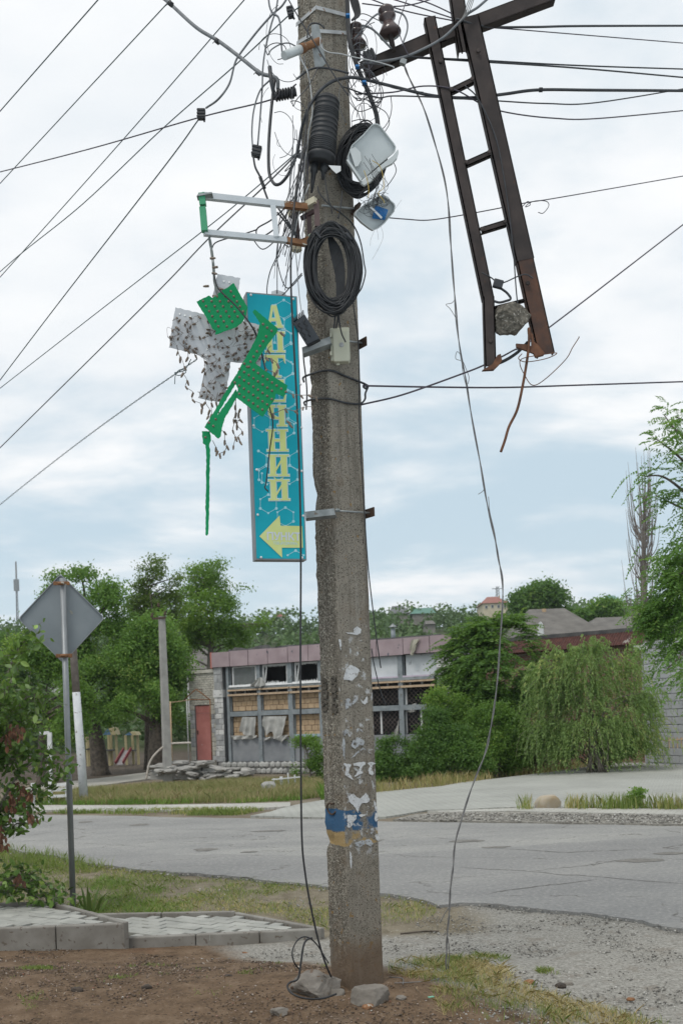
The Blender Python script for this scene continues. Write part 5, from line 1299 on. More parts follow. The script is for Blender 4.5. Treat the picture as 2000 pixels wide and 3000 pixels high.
# ================================================================== FRONT-LEFT SHRUB with large oval leaves
def left_shrub():
    Y = 8.9; rng = np.random.default_rng(101); rnd = random.Random(101)
    base = G(20, 2660, 0.0)
    root = thing('plum_shrub', (base.x, base.y, 0), 'leafy plum shrub with some withered brown leaves at the left edge', 'shrub')
    limbs = [[(-60, 2640), (-20, 2300), (60, 1960), (110, 1870)], [(-60, 2640), (20, 2300), (130, 2060), (190, 2050)], [(-60, 2640), (40, 2350), (120, 2240), (205, 2235)], [(-60, 2640), (30, 2420), (110, 2330), (170, 2290)],
             [(-40, 2650), (0, 2500), (60, 2440), (150, 2400)], [(-60, 2640), (-40, 2200), (0, 1980), (40, 1900)], [(-60, 2640), (10, 2250), (80, 2130), (150, 2110)], [(-60, 2640), (-10, 2400), (50, 2200), (110, 2160)],
             [(-30, 2650), (40, 2590), (110, 2560), (205, 2610)], [(-30, 2650), (30, 2600), (100, 2600), (160, 2640)], [(-60, 2640), (-20, 2350), (20, 2100), (50, 2040)], [(-60, 2640), (0, 2280), (60, 2080), (100, 1990)], [(-60, 2640), (-10, 2450), (50, 2380), (120, 2360)],
             [(-60, 2640), (-50, 2300), (-20, 2150), (10, 2060)], [(-60, 2640), (0, 2200), (70, 2230), (140, 2200)]]
    mb = MB(); pts = []
    for li, l in enumerate(limbs):
        dy = rnd.uniform(-0.5, 0.5); P = catmull([W(x - (66 if i > 0 and li not in (0, 2, 3, 8, 9) else 32), y, Y + dy * i / 3) for i, (x, y) in enumerate(l)], 8)
        mb.tube(P, [0.016 * (1 - 0.9 * k / len(P)) + 0.0015 for k in range(len(P))], 5)
        for i in range(5, len(P)):
            for r_ in range(3):
                a = P[i] + Vector((rnd.gauss(0, .05), rnd.gauss(0, .10), rnd.gauss(0, .05)))
                d = (P[i] - P[i - 1]).normalized() + Vector((rnd.gauss(0, .7), rnd.gauss(0, .7), rnd.gauss(0, .5)))
                L = rnd.uniform(0.08, 0.22); e = a + d.normalized() * L + Vector((0, 0, -0.02)); mb.tube([P[i], a, e], 0.0016, 3, cap=False)
                for q in range(4):
                    pts.append(a.lerp(e, (q + 1) / 4))
    obj('branches', mb, GBARK, parent=root)
    # leaf mesh: pointed oval with a folded midrib, shared by all single leaves
    prof = [(0, 0), (0.18, 0.30), (0.45, 0.42), (0.72, 0.30), (1.0, 0.0)]
    V = []; Fc = []
    for t, w in prof: V += [(t, -w * 0.62, 0.10 * w - 0.12 * t * t), (t, 0, -0.12 * t * t), (t, w * 0.62, 0.10 * w - 0.12 * t * t)]
    for i in range(4): Fc += [(3 * i, 3 * i + 3, 3 * i + 4, 3 * i + 1), (3 * i + 1, 3 * i + 4, 3 * i + 5, 3 * i + 2)]
    gm = [nmat('glossy green plum leaf', (0.07, 0.135, 0.03), (0.145, 0.235, 0.05), 9, 0.40, objvar=0.3), nmat('light green plum leaf', (0.18, 0.29, 0.065), (0.25, 0.36, 0.09), 9, 0.40, objvar=0.25), nmat('withered brown leaf', (0.06, 0.026, 0.015), (0.15, 0.065, 0.03), 25, 0.8, objvar=0.3)]
    mes = []
    for m_ in gm:
        me = bpy.data.meshes.new('leaf'); me.from_pydata(V, [], Fc); me.materials.append(m_); me.update(); mes.append(me)
    rnd.shuffle(pts)
    # the rest, joined: same leaf outline in one mesh
    for sel, me_i, nm in ((pts[300:], 0, 'foliage'),):
        VV = []; FF = []; at = []; Vn = np.array(V)
        for p in sel:
            q = Quaternion((rnd.gauss(0, 1), rnd.gauss(0, 1), rnd.gauss(0, 1), rnd.gauss(0, 1))).normalized(); M3 = np.array(q.to_matrix()); s = rnd.uniform(0.05, 0.09)
            if (M3 @ np.array([0, 0, 1]))[2] < -0.2: M3 = M3 @ np.diag([1, -1, -1])
            b0 = len(VV) * 15; VV.append((Vn * s) @ M3.T + np.array(p)); FF += [[b0 + i for i in f] for f in Fc]; at.append(np.full(15, min(1, max(0, rnd.gauss(0.45, 0.25)))))
        nparr_obj(nm, np.concatenate(VV), FF, leafmat('plum foliage', (0.04, 0.09, 0.022), (0.135, 0.235, 0.05), (0.27, 0.37, 0.09), 0.32, 0.42), parent=root, attr=np.concatenate(at), kind='stuff')
    for k, p in enumerate(pts[:300]):
        q = Quaternion((rnd.gauss(0, 1), rnd.gauss(0, 1), rnd.gauss(0, 1), rnd.gauss(0, 1))).normalized()
        o = inst('leaf', mes[0 if rnd.random() < 0.6 else 1], root, p, q, rnd.uniform(0.06, 0.10))
    br = [(45, 2130), (25, 2160), (60, 2145), (85, 2330), (97, 2385), (45, 2335), (10, 2440), (15, 2475), (70, 2300), (60, 2575), (35, 2370)]
    for (x, y) in br:
        for r_ in range(12):
            p = W(x - 6 + rnd.gauss(0, 8), y + rnd.gauss(0, 10), Y - 0.25 + rnd.uniform(-.1, .1)); d = Vector((rnd.gauss(0, .35), rnd.gauss(0, .35), -1))
            inst('withered_leaf', mes[2], root, p, d.to_track_quat('X', 'Z') @ Quaternion((1, 0, 0), rnd.uniform(0, 6.28)), rnd.uniform(0.045, 0.075))
left_shrub()
# --- iris clump by the sign post
def iris():
    rnd = random.Random(6); base = G(268, 2676, 0.0); root = thing('iris_plant', base, 'clump of upright sword shaped iris leaves beside the sign post', 'plant')
    m_ = nmat('iris leaf green', (0.10, 0.17, 0.035), (0.15, 0.23, 0.05), 8, 0.5, objvar=0.2); Yb = base.y
    for (bx, tx, ty) in ((255, 238, 2594), (262, 256, 2590), (270, 292, 2597), (266, 262, 2610), (275, 318, 2612), (284, 300, 2625), (250, 226, 2625), (292, 322, 2632), (246, 232, 2648)):
        a = W(bx, 2682, Yb + rnd.uniform(-.08, .08)); e = W(tx, ty, Yb + rnd.uniform(-.15, .1)); m2 = a.lerp(e, 0.55) + Vector((0, 0, 0.03)); P = catmull([a, m2, e], 5); n = len(P); mb = MB(); V = []
        sd = Vector((1, rnd.uniform(-.4, .4), 0)).normalized()
        for k, p in enumerate(P):
            w = 0.014 * (1 - (k / (n - 1)) ** 2.2) + 0.0006; V += [p - sd * w, p + Vector((0, -0.003, 0)), p + sd * w]
        mb.add(V, [(3 * k, 3 * k + 3, 3 * k + 4, 3 * k + 1) for k in range(n - 1)] + [(3 * k + 1, 3 * k + 4, 3 * k + 5, 3 * k + 2) for k in range(n - 1)]); obj('leaf', mb, m_, parent=root)
iris()

# ================================================================== GRASS, GRIT (nobody could count them)
def inpoly(x, y, poly):
    n = len(poly); c = np.zeros(len(x), bool); j = n - 1
    for i in range(n):
        xi, yi = poly[i]; xj, yj = poly[j]
        c ^= ((yi > y) != (yj > y)) & (x < (xj - xi) * (y - yi) / (yj - yi + 1e-12) + xi); j = i
    return c
def scatter(px, n, rng, dens=None, z=0.0):
    P = [G(a, b, z) for a, b in px]; poly = [(p.x, p.y) for p in P]; xs = [p[0] for p in poly]; ys = [p[1] for p in poly]
    x = rng.uniform(min(xs), max(xs), n); y = rng.uniform(min(ys), max(ys), n); k = inpoly(x, y, poly); x, y = x[k], y[k]
    if dens is not None:
        v = np.array([noise.noise(Vector((a * dens[0], b * dens[0], dens[2]))) + 0.5 * noise.noise(Vector((a * dens[0] * 3.1, b * dens[0] * 3.1, dens[2] + 3))) for a, b in zip(x, y)])
        k = v + rng.normal(size=len(v)) * 0.12 > dens[1]; x, y = x[k], y[k]
    return x, y
def blades(name, x, y, hgt, wid, mat, rng, lean=0.5, var=(0.45, 0.25), zoff=0.0, zfix=None, label=None):
    n = len(x); z = (gzn(x, y) if zfix is None else np.full(n, zfix)) + zoff
    h = hgt * rng.uniform(0.45, 1.25, n); a = rng.uniform(0, 2 * np.pi, n); ln = np.abs(rng.normal(size=n)) * lean * h
    dx, dy = np.cos(a), np.sin(a); w = wid * rng.uniform(0.7, 1.3, n)
    B = np.stack([x, y, z], 1); T = B + np.stack([dx * ln, dy * ln, h], 1); M_ = B + np.stack([dx * ln * 0.35, dy * ln * 0.35, h * 0.6], 1)
    b2 = rng.uniform(0, 2 * np.pi, n); sd = np.stack([np.cos(b2), np.sin(b2), np.zeros(n)], 1) * w[:, None]
    V = np.stack([B - sd, B + sd, M_ + sd * 0.7, T, M_ - sd * 0.7], 1).reshape(-1, 3); i = np.arange(n) * 5
    Fq = np.stack([i, i + 1, i + 2, i + 3, i + 4], 1)
    v = np.array([noise.noise(Vector((p * 0.9, q * 0.9, 7.7))) for p, q in zip(x, y)])
    at = np.repeat(np.clip(rng.normal(var[0], var[1], n) + 0.5 * v, 0, 1), 5)
    return nparr_obj(name, V, Fq, mat, attr=at, label=label, cat='grass', kind='stuff')
GR_MIX = leafmat('verge grass blade', (0.131, 0.210, 0.049), (0.254, 0.315, 0.088), (0.578, 0.473, 0.228), 0.25, 0.6)
GR_DRY = leafmat('dry straw grass', (0.210, 0.245, 0.079), (0.525, 0.411, 0.210), (0.600, 0.595, 0.350), 0.2, 0.7)
GR_GRN = leafmat('fresh grass blade', (0.105, 0.210, 0.038), (0.210, 0.350, 0.070), (0.350, 0.420, 0.123), 0.25, 0.55)
GR_MEAD = leafmat('meadow stalk', (0.16, 0.23, 0.075), (0.40, 0.35, 0.19), (0.55, 0.42, 0.30), 0.3, 0.7)
rng = np.random.default_rng(201)
vpoly = [(-120, 2478), (50, 2494), (180, 2514), (300, 2539), (450, 2555), (700, 2572), (900, 2596), (1000, 2608), (1100, 2622), (1200, 2633), (1290, 2655), (1270, 2680), (1190, 2700), (1100, 2712), (960, 2718), (820, 2690), (690, 2672), (280, 2680), (190, 2660), (160, 2640), (-120, 2650)]
x, y = scatter(vpoly, 130000, rng, (1.1, -0.10, 2.0))
blades('verge_grass', x, y, 0.042, 0.0020, GR_MIX, rng, 0.9, (0.55, 0.3), label='patchy green and straw grass on the near roadside verge')
x, y = scatter([(300, 2560), (430, 2590), (600, 2630), (540, 2690), (200, 2700)], 13000, rng, (1.5, 0.0, 5.0))
blades('lawn_grass', x, y, 0.036, 0.0022, GR_GRN, rng, 0.9, (0.5, 0.25), label='fresher green grass patch right of the iris leaves')
x, y = scatter([(-50, 2484), (130, 2500), (330, 2545), (260, 2560), (-50, 2530)], 6000, rng, (1.5, -0.2, 1.0))
blades('edge_grass', x, y, 0.13, 0.003, GR_MIX, rng, 0.5, (0.35, 0.2), label='taller grass fringe along the road edge at left')
fpoly = [(1130, 2870), (1230, 2830), (1330, 2795), (1440, 2800), (1470, 2830), (1500, 2890), (1620, 2930), (1760, 2960), (1950, 3000), (1990, 3040), (1300, 3060), (1250, 2960), (1140, 2930)]
x, y = scatter(fpoly, 30000, rng, (1.8, -0.02, 8.0))
blades('dry_grass', x, y, 0.036, 0.0013, GR_DRY, rng, 1.6, (0.66, 0.24), label='dry straw coloured grass patch right of the pole foot')
x, y = scatter(fpoly, 8000, rng, (2.2, 0.2, 4.0))
blades('front_grass', x, y, 0.055, 0.0015, GR_MIX, rng, 0.6, (0.4, 0.25), label='thin green tufts among the straw by the hanging wire')
x, y = scatter([(1310, 2825), (1400, 2795), (1490, 2815), (1480, 2835), (1330, 2850)], 2600, rng, (3, 0.1, 6.0)); blades('wire_grass', x, y, 0.045, 0.0016, GR_MIX, rng, 0.9, (0.55, 0.25), label='small grass tuft under the foot of the hanging wire')
x, y = scatter([(1570, 2850), (1640, 2845), (1642, 2862), (1575, 2866)], 700, rng, (6, 0.0, 2.0)); blades('gravel_tuft', x, y, 0.03, 0.0017, GR_MIX, rng, 1.2, (0.4, 0.25), label='lone green tuft on the grey gravel')
x, y = scatter([(200, 2800), (800, 2790), (960, 2860), (960, 2930), (700, 3000), (100, 3100), (0, 2900)], 50000, rng, (3.0, 0.66, 3.0))
blades('soil_grass', x, y, 0.022, 0.0018, GR_MIX, rng, 1.0, (0.2, 0.25), label='sparse tiny green weeds scattered on the bare brown earth')
x, y = scatter([(60, 2376), (400, 2377), (700, 2373), (815, 2368), (700, 2390), (500, 2390), (300, 2386), (60, 2383)], 26000, rng, (0.7, -0.15, 3.0))
blades('strip_grass', x, y, 0.09, 0.006, GR_MIX, rng, 0.6, (0.5, 0.25), label='grass strip between the far footpath and the road')
x, y = scatter([(60, 2357), (400, 2357), (700, 2352), (880, 2345), (950, 2335), (940, 2280), (700, 2268), (560, 2290), (400, 2300), (60, 2340)], 60000, rng, (0.45, -0.28, 1.0))
blades('meadow_grass', x, y, 0.20, 0.006, GR_MEAD, rng, 0.45, (0.45, 0.3), label='tall dry meadow grass in front of the ruined shop')
x, y = scatter([(60, 2359), (400, 2358), (700, 2353), (880, 2346), (940, 2335), (900, 2326), (600, 2335), (60, 2348)], 24000, rng, (0.6, -0.2, 2.0))
blades('path_grass', x, y, 0.11, 0.006, GR_GRN, rng, 0.5, (0.45, 0.22), label='short green grass along the far footpath')
x, y = scatter([(1500, 2368), (1540, 2362), (2000, 2366), (2120, 2370), (2120, 2374), (2000, 2372), (1520, 2372)], 9000, rng, (1.6, 0.08, 4.0), 0.06)
blades('yard_grass', x, y, 0.24, 0.006, GR_MIX, rng, 0.35, (0.55, 0.25), zfix=0.05, label='row of weeds along the edge of the paved yard')
x, y = scatter([(1085, 2330), (1300, 2306), (1600, 2268), (1800, 2240), (2010, 2222), (2010, 2208), (1800, 2222), (1600, 2248), (1300, 2286), (1085, 2310)], 34000, rng, (0.6, -0.22, 9.0))
blades('hedge_grass', x, y, 0.26, 0.006, GR_DRY, rng, 0.5, (0.35, 0.28), label='dry weeds under the hedge shrubs and willow')
x, y = scatter([(940, 2345), (1090, 2326), (1090, 2310), (940, 2330)], 4000, rng); blades('pole_weeds', x, y, 0.3, 0.007, GR_GRN, rng, 0.5, (0.4, 0.25), label='green weeds showing beside the pole below the sapling')
def pebbles(name, x, y, s0, s1, mat, rng, label, zfix=None):
    n = len(x); z = gzn(x, y) if zfix is None else np.full(n, zfix)
    b = np.array([(1, 0, 0), (-1, 0, 0), (0, 1, 0), (0, -1, 0), (0, 0, 1), (0, 0, -1)], float)
    s = s0 + (s1 - s0) * rng.random(n) ** 3; k = rng.uniform(0.55, 1.3, (n, 6, 1)); ang = rng.uniform(0, 6.28, n); ca, sa = np.cos(ang), np.sin(ang)
    Vl = b[None] * k * s[:, None, None] * np.array([1, 1, 0.65]); X = Vl[..., 0] * ca[:, None] - Vl[..., 1] * sa[:, None]; Yv = Vl[..., 0] * sa[:, None] + Vl[..., 1] * ca[:, None]
    V = np.stack([X + x[:, None], Yv + y[:, None], Vl[..., 2] + z[:, None] + s[:, None] * 0.25], -1).reshape(-1, 3)
    t = np.array([(0, 2, 4), (2, 1, 4), (1, 3, 4), (3, 0, 4), (2, 0, 5), (1, 2, 5), (3, 1, 5), (0, 3, 5)]); Fq = (np.arange(n)[:, None, None] * 6 + t[None]).reshape(-1, 3)
    nparr_obj(name, V, Fq, mat, attr=np.repeat(rng.random(n), 6), label=label, cat='gravel', kind='stuff')
def pebmat(name, stops):
    m, nt, b = new_mat(name); a = nt.nodes.new('ShaderNodeAttribute'); a.attribute_name = 'var'; nt.links.new(ramp(nt, a.outputs['Fac'], stops), b.inputs['Base Color']); b.inputs['Roughness'].default_value = 0.93; return m
PG = pebmat('grey grit stones', [(0.0, (0.10, 0.095, 0.085)), (0.5, (0.23, 0.22, 0.20)), (0.9, (0.36, 0.35, 0.32)), (1.0, (0.5, 0.49, 0.46))])
PS = pebmat('brown earth clods', [(0.0, (0.05, 0.036, 0.026)), (0.5, (0.12, 0.085, 0.06)), (0.85, (0.19, 0.14, 0.105)), (0.93, (0.30, 0.24, 0.19)), (0.95, (0.22, 0.10, 0.06)), (1.0, (0.42, 0.40, 0.37))])
x, y = scatter([(960, 2730), (1200, 2705), (1300, 2665), (1420, 2650), (1720, 2680), (2050, 2730), (2080, 3200), (1400, 3200), (1300, 2960), (1140, 2860), (900, 2800), (560, 2800), (700, 2790)], 30000, rng)
pebbles('grit_stones', x, y, 0.0020, 0.013, PG, rng, 'loose grey stones on the gravel mouth beside the road')
x, y = scatter([(-100, 2775), (560, 2790), (800, 2820), (1000, 2900), (1150, 2930), (1300, 2980), (1500, 3300), (-300, 3300)], 42000, rng)
pebbles('soil_clods', x, y, 0.0018, 0.011, PS, rng, 'crumbs and small stones on the brown earth in front of the kerbs')
ex = []; ey = []
for q in NE:
    if 4.5 < q.y < 15 and abs(q.x) < 6:
        for r_ in range(9): ex.append(q.x + rng.normal() * 0.09); ey.append(q.y - 0.03 + rng.normal() * 0.07)
ex, ey = np.array(ex), np.array(ey); pebbles('edge_stones', ex, ey, 0.003, 0.016, PG, rng, 'crumbled grit along the broken near edge of the asphalt', 0.022)
x, y = scatter([(560, 2600), (900, 2620), (960, 2700), (700, 2672), (560, 2660)], 2500, rng); pebbles('verge_stones', x, y, 0.003, 0.015, PG, rng, 'small stones on the bare patch of verge behind the lower path')
x, y = scatter([(1150, 2402), (1300, 2382), (1800, 2386), (2100, 2392), (2100, 2416), (1500, 2406)], 9000, rng, None, 0.055); pebbles('strip_stones', x, y, 0.006, 0.035, PG, rng, 'crushed stones on the gravel strip across the road', 0.055)

# --- litter on the bare earth: dead leaf scraps and twigs
rng = np.random.default_rng(333)
x, y = scatter([(-100, 2785), (560, 2800), (900, 2840), (1150, 2930), (1500, 3000), (1500, 3300), (-300, 3300)], 900, rng)
C = np.stack([x, y, gzn(x, y) + 0.008], 1); V, Fq, at = leaf_arrays(C, rng.uniform(0.008, 0.03, len(C)), rng.random(len(C)), rng, 2.5, 0, 0.5)
nparr_obj('soil_litter', V, Fq, leafmat('dead leaf scrap', (0.09, 0.055, 0.03), (0.26, 0.19, 0.12), (0.46, 0.42, 0.36), 0.1, 0.8), attr=at, label='dead leaf scraps and bits of litter on the brown earth', cat='litter', kind='stuff')
mbt = MB(); rnd = random.Random(44)
for i in range(70):
    k = rnd.randrange(len(x)); p = Vector((x[k] + rnd.uniform(-.1, .1), y[k] + rnd.uniform(-.1, .1), 0)); p.z = gz(p.x, p.y) + 0.009; a = rnd.uniform(0, 6.28); L = rnd.uniform(0.03, 0.13); d = Vector((math.cos(a), math.sin(a), 0)) * L
    mbt.tube([p, p + d * 0.5 + Vector((rnd.gauss(0, .006), rnd.gauss(0, .006), .004)), p + d], 0.0016, 4)
obj('soil_twigs', mbt, BARK, label='small broken twigs lying on the brown earth', cat='litter', kind='stuff')
# ================================================================== ROAD SIGN, POLES, PLAYGROUND, FAR HOUSES
SGREY = nmat('blue grey primed sheet steel', (0.185, 0.21, 0.225), (0.225, 0.25, 0.265), 3, 0.5, 0.3, spot=(0.10, 0.105, 0.11), sscale=60, sthr=0.72)
SPOST = nmat('grey painted steel tube', (0.20, 0.215, 0.225), (0.26, 0.275, 0.285), 5, 0.45, 0.3)
def road_sign():
    Y = 9.7; b0 = W(216, 2690, Y); t0 = W(184, 1694, Y)
    root = thing('road_sign', (b0.x, b0.y, 0), 'back of a grey diamond shaped road sign on a steel post', 'road sign')
    mb = MB(); mb.tube([(b0.x, b0.y, -0.1), (t0.x, t0.y - 0.0, t0.z)], 0.0285, 18); obj('sign_post', mb, SPOST, parent=root)
    # diamond plate a little turned, folded rim
    c = W(182, 1812, Y + 0.06); u = Vector((0.985, 0.17, 0)).normalized(); n = Vector((u.y, -u.x, 0)); hw, hh = 0.411, 0.438
    roll = Matrix.Rotation(R(-0.4), 3, n); U = roll @ u; Vv = roll @ Vector((0, 0, 1))
    pts = []
    for k in range(4):
        a = [(0, hh), (hw, 0), (0, -hh), (-hw, 0)][k]; p = [(0, hh), (hw, 0), (0, -hh), (-hw, 0)][(k - 1) % 4]; q = [(0, hh), (hw, 0), (0, -hh), (-hw, 0)][(k + 1) % 4]
        f = 0.06
        e0 = (a[0] + (p[0] - a[0]) * f, a[1] + (p[1] - a[1]) * f); e1 = (a[0] + (q[0] - a[0]) * f, a[1] + (q[1] - a[1]) * f)
        for t in np.linspace(0, 1, 5):
            x = (1 - t) ** 2 * e0[0] + 2 * t * (1 - t) * a[0] + t * t * e1[0]; z = (1 - t) ** 2 * e0[1] + 2 * t * (1 - t) * a[1] + t * t * e1[1]; pts.append(c + U * x + Vv * z)
    mb = MB(); mb.prism(pts, -n * 0.004); plate = obj('sign_plate', mb, SGREY, parent=root)
    mb = MB(); m = len(pts); inner = [c + (p - c) * 0.972 for p in pts]; V = pts + [p + n * 0.022 for p in pts] + [p + n * 0.022 for p in inner] + inner
    mb.add(V, [(i, (i + 1) % m, (i + 1) % m + m, i + m) for i in range(m)] + [(i + m, (i + 1) % m + m, (i + 1) % m + 2 * m, i + 2 * m) for i in range(m)] + [(i + 2 * m, (i + 1) % m + 2 * m, (i + 1) % m + 3 * m, i + 3 * m) for i in range(m)])
    obj('folded_rim', mb, SPOST, parent=plate)
    for (px, py) in ((181, 1709), (188, 1921)):
        p = W(px, py, Y - 0.03); mb = MB(); mb.bbox(p + U * 0, (0.155, 0.012, 0.036), Matrix((U, -n, Vv)).transposed(), 0.005)
        mb.tube([p - U * 0.032 + n * 0.004, p + n * 0.02, p + U * 0.032 + n * 0.004], 0.014, 8)
        obj('rusty_clamp', mb, RUSTY, parent=root)
    # splash of torn primer
    p = hit(210, 1794, c, n); mb = MB(); mb.prism([p + U * x + Vv * z + n * 0.003 for x, z in ((-0.018, 0.02), (-0.004, 0.02), (0.012, 0.002), (0.014, -0.02), (0.0, -0.016), (-0.012, 0.0))], n * 0.002); obj('paint_chip', mb, nmat('pale primer chip', (0.30, 0.29, 0.25), (0.38, 0.36, 0.31), 20, 0.8), parent=plate)
road_sign()
def far_poles():
    Y = 31.0; b = W(491, 2252, Y); root = thing('concrete_pole', (b.x, b.y, gz(b.x, b.y)), 'plain grey concrete pole with crossarm among the far left trees', 'utility pole')
    m_ = nmat('pale grey pole concrete', (0.27, 0.265, 0.25), (0.35, 0.345, 0.325), 4, 0.9, bs=0.3, bscale=50)
    t = W(474, 1806, Y); mb = MB(); rot = Matrix.Rotation(R(28), 3, 'Z')
    V = []
    for z, w in ((-0.4, 0.12), (t.z, 0.085)):
        V += [rot @ Vector((sx * w, sy * w, 0)) + Vector((b.x + (t.x - b.x) * (1 if z > 1 else 0), b.y, z)) for sx, sy in ((-1, -1), (1, -1), (1, 1), (-1, 1))]
    mb.add(V, [(0, 1, 5, 4), (1, 2, 6, 5), (2, 3, 7, 6), (3, 0, 4, 7), (4, 5, 6, 7)]); obj('pole_shaft', mb, m_, parent=root)
    mb = MB(); mb.quadbar(W(447, 1813, Y - 0.1), W(486, 1809, Y - 0.1), 0.05, 0.06); obj('crossarm', mb, IRON, parent=root)
    for x, y in ((446, 1802), (484, 1796), (465, 1772)):
        mb = MB(); p = W(x, y + 12, Y - 0.1); mb.tube([p, p + UPZ * 0.09], 0.012, 6); mb.lathe([(0.05, 0.06), (0.045, 0.1), (0.03, 0.14), (0.035, 0.17), (0.0, 0.2)], p, n=10); obj('insulator', mb, IRON, parent=root)
    Y = 22.6; b = W(248, 2356, Y); root = thing('painted_pole', (b.x, b.y, 0), 'old leaning pole whitewashed halfway up behind the road sign', 'utility pole')
    mid = W(224, 2028, Y); tp = W(213, 1900, Y)
    m_ = nmat('chipped whitewash', (0.52, 0.54, 0.56), (0.62, 0.64, 0.65), 6, 0.85, spot=(0.22, 0.21, 0.20), sscale=11, sthr=0.63, bs=0.4, bscale=30)
    mb = MB(); mb.tube([Vector((b.x, b.y, -0.1)), b.lerp(mid, 0.5), mid], [0.10, 0.094, 0.088], 10); obj('whitewashed_shaft', mb, m_, parent=root)
    mb = MB(); d = (mid - b).normalized(); mb.tube([mid, mid + d * 1.2, mid + d * 2.1], [0.087, 0.083, 0.08], 10); obj('bare_shaft', mb, nmat('brown weathered shaft', (0.15, 0.125, 0.11), (0.22, 0.19, 0.17), 7, 0.9, bs=0.4, bscale=30), parent=root)
    Y = 260; root = thing('radio_mast', (W(55, 1900, Y).x, Y, 12), 'thin lattice radio mast on the skyline at far left', 'mast')
    a, t = W(56, 1960, Y), W(47, 1645, Y); mb = MB()
    for k in range(3):
        o = Vector((math.cos(k * 2.09) * 0.45, math.sin(k * 2.09) * 0.45, 0)); mb.tube([a + o, t + o * 0.3], 0.09, 4)
    N_ = 26
    for i in range(N_):
        p, q = a.lerp(t, i / N_), a.lerp(t, (i + 1) / N_); s = 1 - 0.7 * i / N_; mb.tube([p + Vector((-.45 * s, 0, 0)), q + Vector((.45 * s, 0, 0))], 0.06, 3); mb.tube([p + Vector((.45 * s, 0, 0)), q + Vector((-.45 * s, 0, 0))], 0.06, 3)
    obj('lattice', mb, SPOST, parent=root)
    mb = MB(); p = a.lerp(t, 0.78); mb.box(p, (1.3, 0.5, 3.0)); obj('antenna', mb, SPOST, parent=root)
far_poles()
WP = nmat('white painted rail', (0.55, 0.56, 0.56), (0.65, 0.66, 0.66), 8, 0.6, spot=(0.3, 0.28, 0.25), sscale=14, sthr=0.66)
def white_frames():
    Y = 22.3; b = W(149, 2350, Y); root = thing('white_gate_frame', (b.x, b.y, 0), 'white painted steel frame with three rails behind the road sign post', 'fence')
    mb = MB(); mb.quadbar(W(146, 2146, Y), Vector((b.x, b.y, -0.05)), 0.085, 0.085, (0, 1, 0)); obj('post', mb, WP, parent=root)
    mb = MB(); mb.quadbar(W(118, 2149, Y), W(144, 2146, Y), 0.07, 0.07); obj('top_bar', mb, WP, parent=root)
    c2 = W(198, 2345, Y); mb = MB(); mb.quadbar(W(196, 2293, Y), Vector((c2.x, c2.y, -0.05)), 0.07, 0.07, (0, 1, 0)); obj('post', mb, WP, parent=root)
    for y in (2300, 2315, 2333):
        mb = MB(); mb.quadbar(W(151, y, Y - 0.07), W(199, y - 2, Y - 0.07), 0.05, 0.06); obj('rail', mb, WP, parent=root)
    b = W(99, 2350, Y); root = thing('white_bench_end', (b.x, b.y, 0), 'low white rail end half hidden by the plum shrub', 'fence')
    mb = MB(); mb.quadbar(W(97, 2294, Y), Vector((b.x, b.y, -0.05)), 0.075, 0.075, (0, 1, 0)); obj('post', mb, WP, parent=root)
    for y in (2316, 2334):
        mb = MB(); mb.quadbar(W(30, y + 2, Y - 0.08), W(98, y, Y - 0.08), 0.05, 0.06); obj('rail', mb, WP, parent=root)
    # low white picket remains in the meadow
    Y = 24.5; b = W(822, 2312, Y); root = thing('picket_fence', (b.x, b.y, gz(b.x, b.y)), 'short remnant of a white picket fence in the meadow left of the pole', 'fence')
    for x, y0, y1, w in ((802, 2280, 2318, .03), (823, 2275, 2314, .07), (843, 2264, 2315, .03), (863, 2270, 2318, .03)):
        mb = MB(); a = W(x, y0, Y); mb.quadbar(a, Vector((a.x + 0.01, a.y, gz(a.x, a.y) - 0.05)), w, 0.03, (0, 1, 0)); obj('picket', mb, WP, parent=root)
    mb = MB(); mb.quadbar(W(796, 2284, Y - 0.05), W(880, 2276, Y - 0.05), 0.03, 0.03); obj('rail', mb, WP, parent=root)
    Y = 26.0; b = W(1980, 2192, Y); root = thing('picket_fence', b, 'low pale picket rail between the willow and the block wall', 'fence')
    for x in (1958, 1970, 1982, 1994):
        mb = MB(); mb.quadbar(W(x, 2160, Y), W(x + 1, 2192, Y), 0.03, 0.025, (0, 1, 0)); obj('picket', mb, TIMBER, parent=root)
    mb = MB(); mb.quadbar(W(1940, 2170, Y - .05), W(2020, 2163, Y - .05), 0.025, 0.025); obj('rail', mb, TIMBER, parent=root)
white_frames()
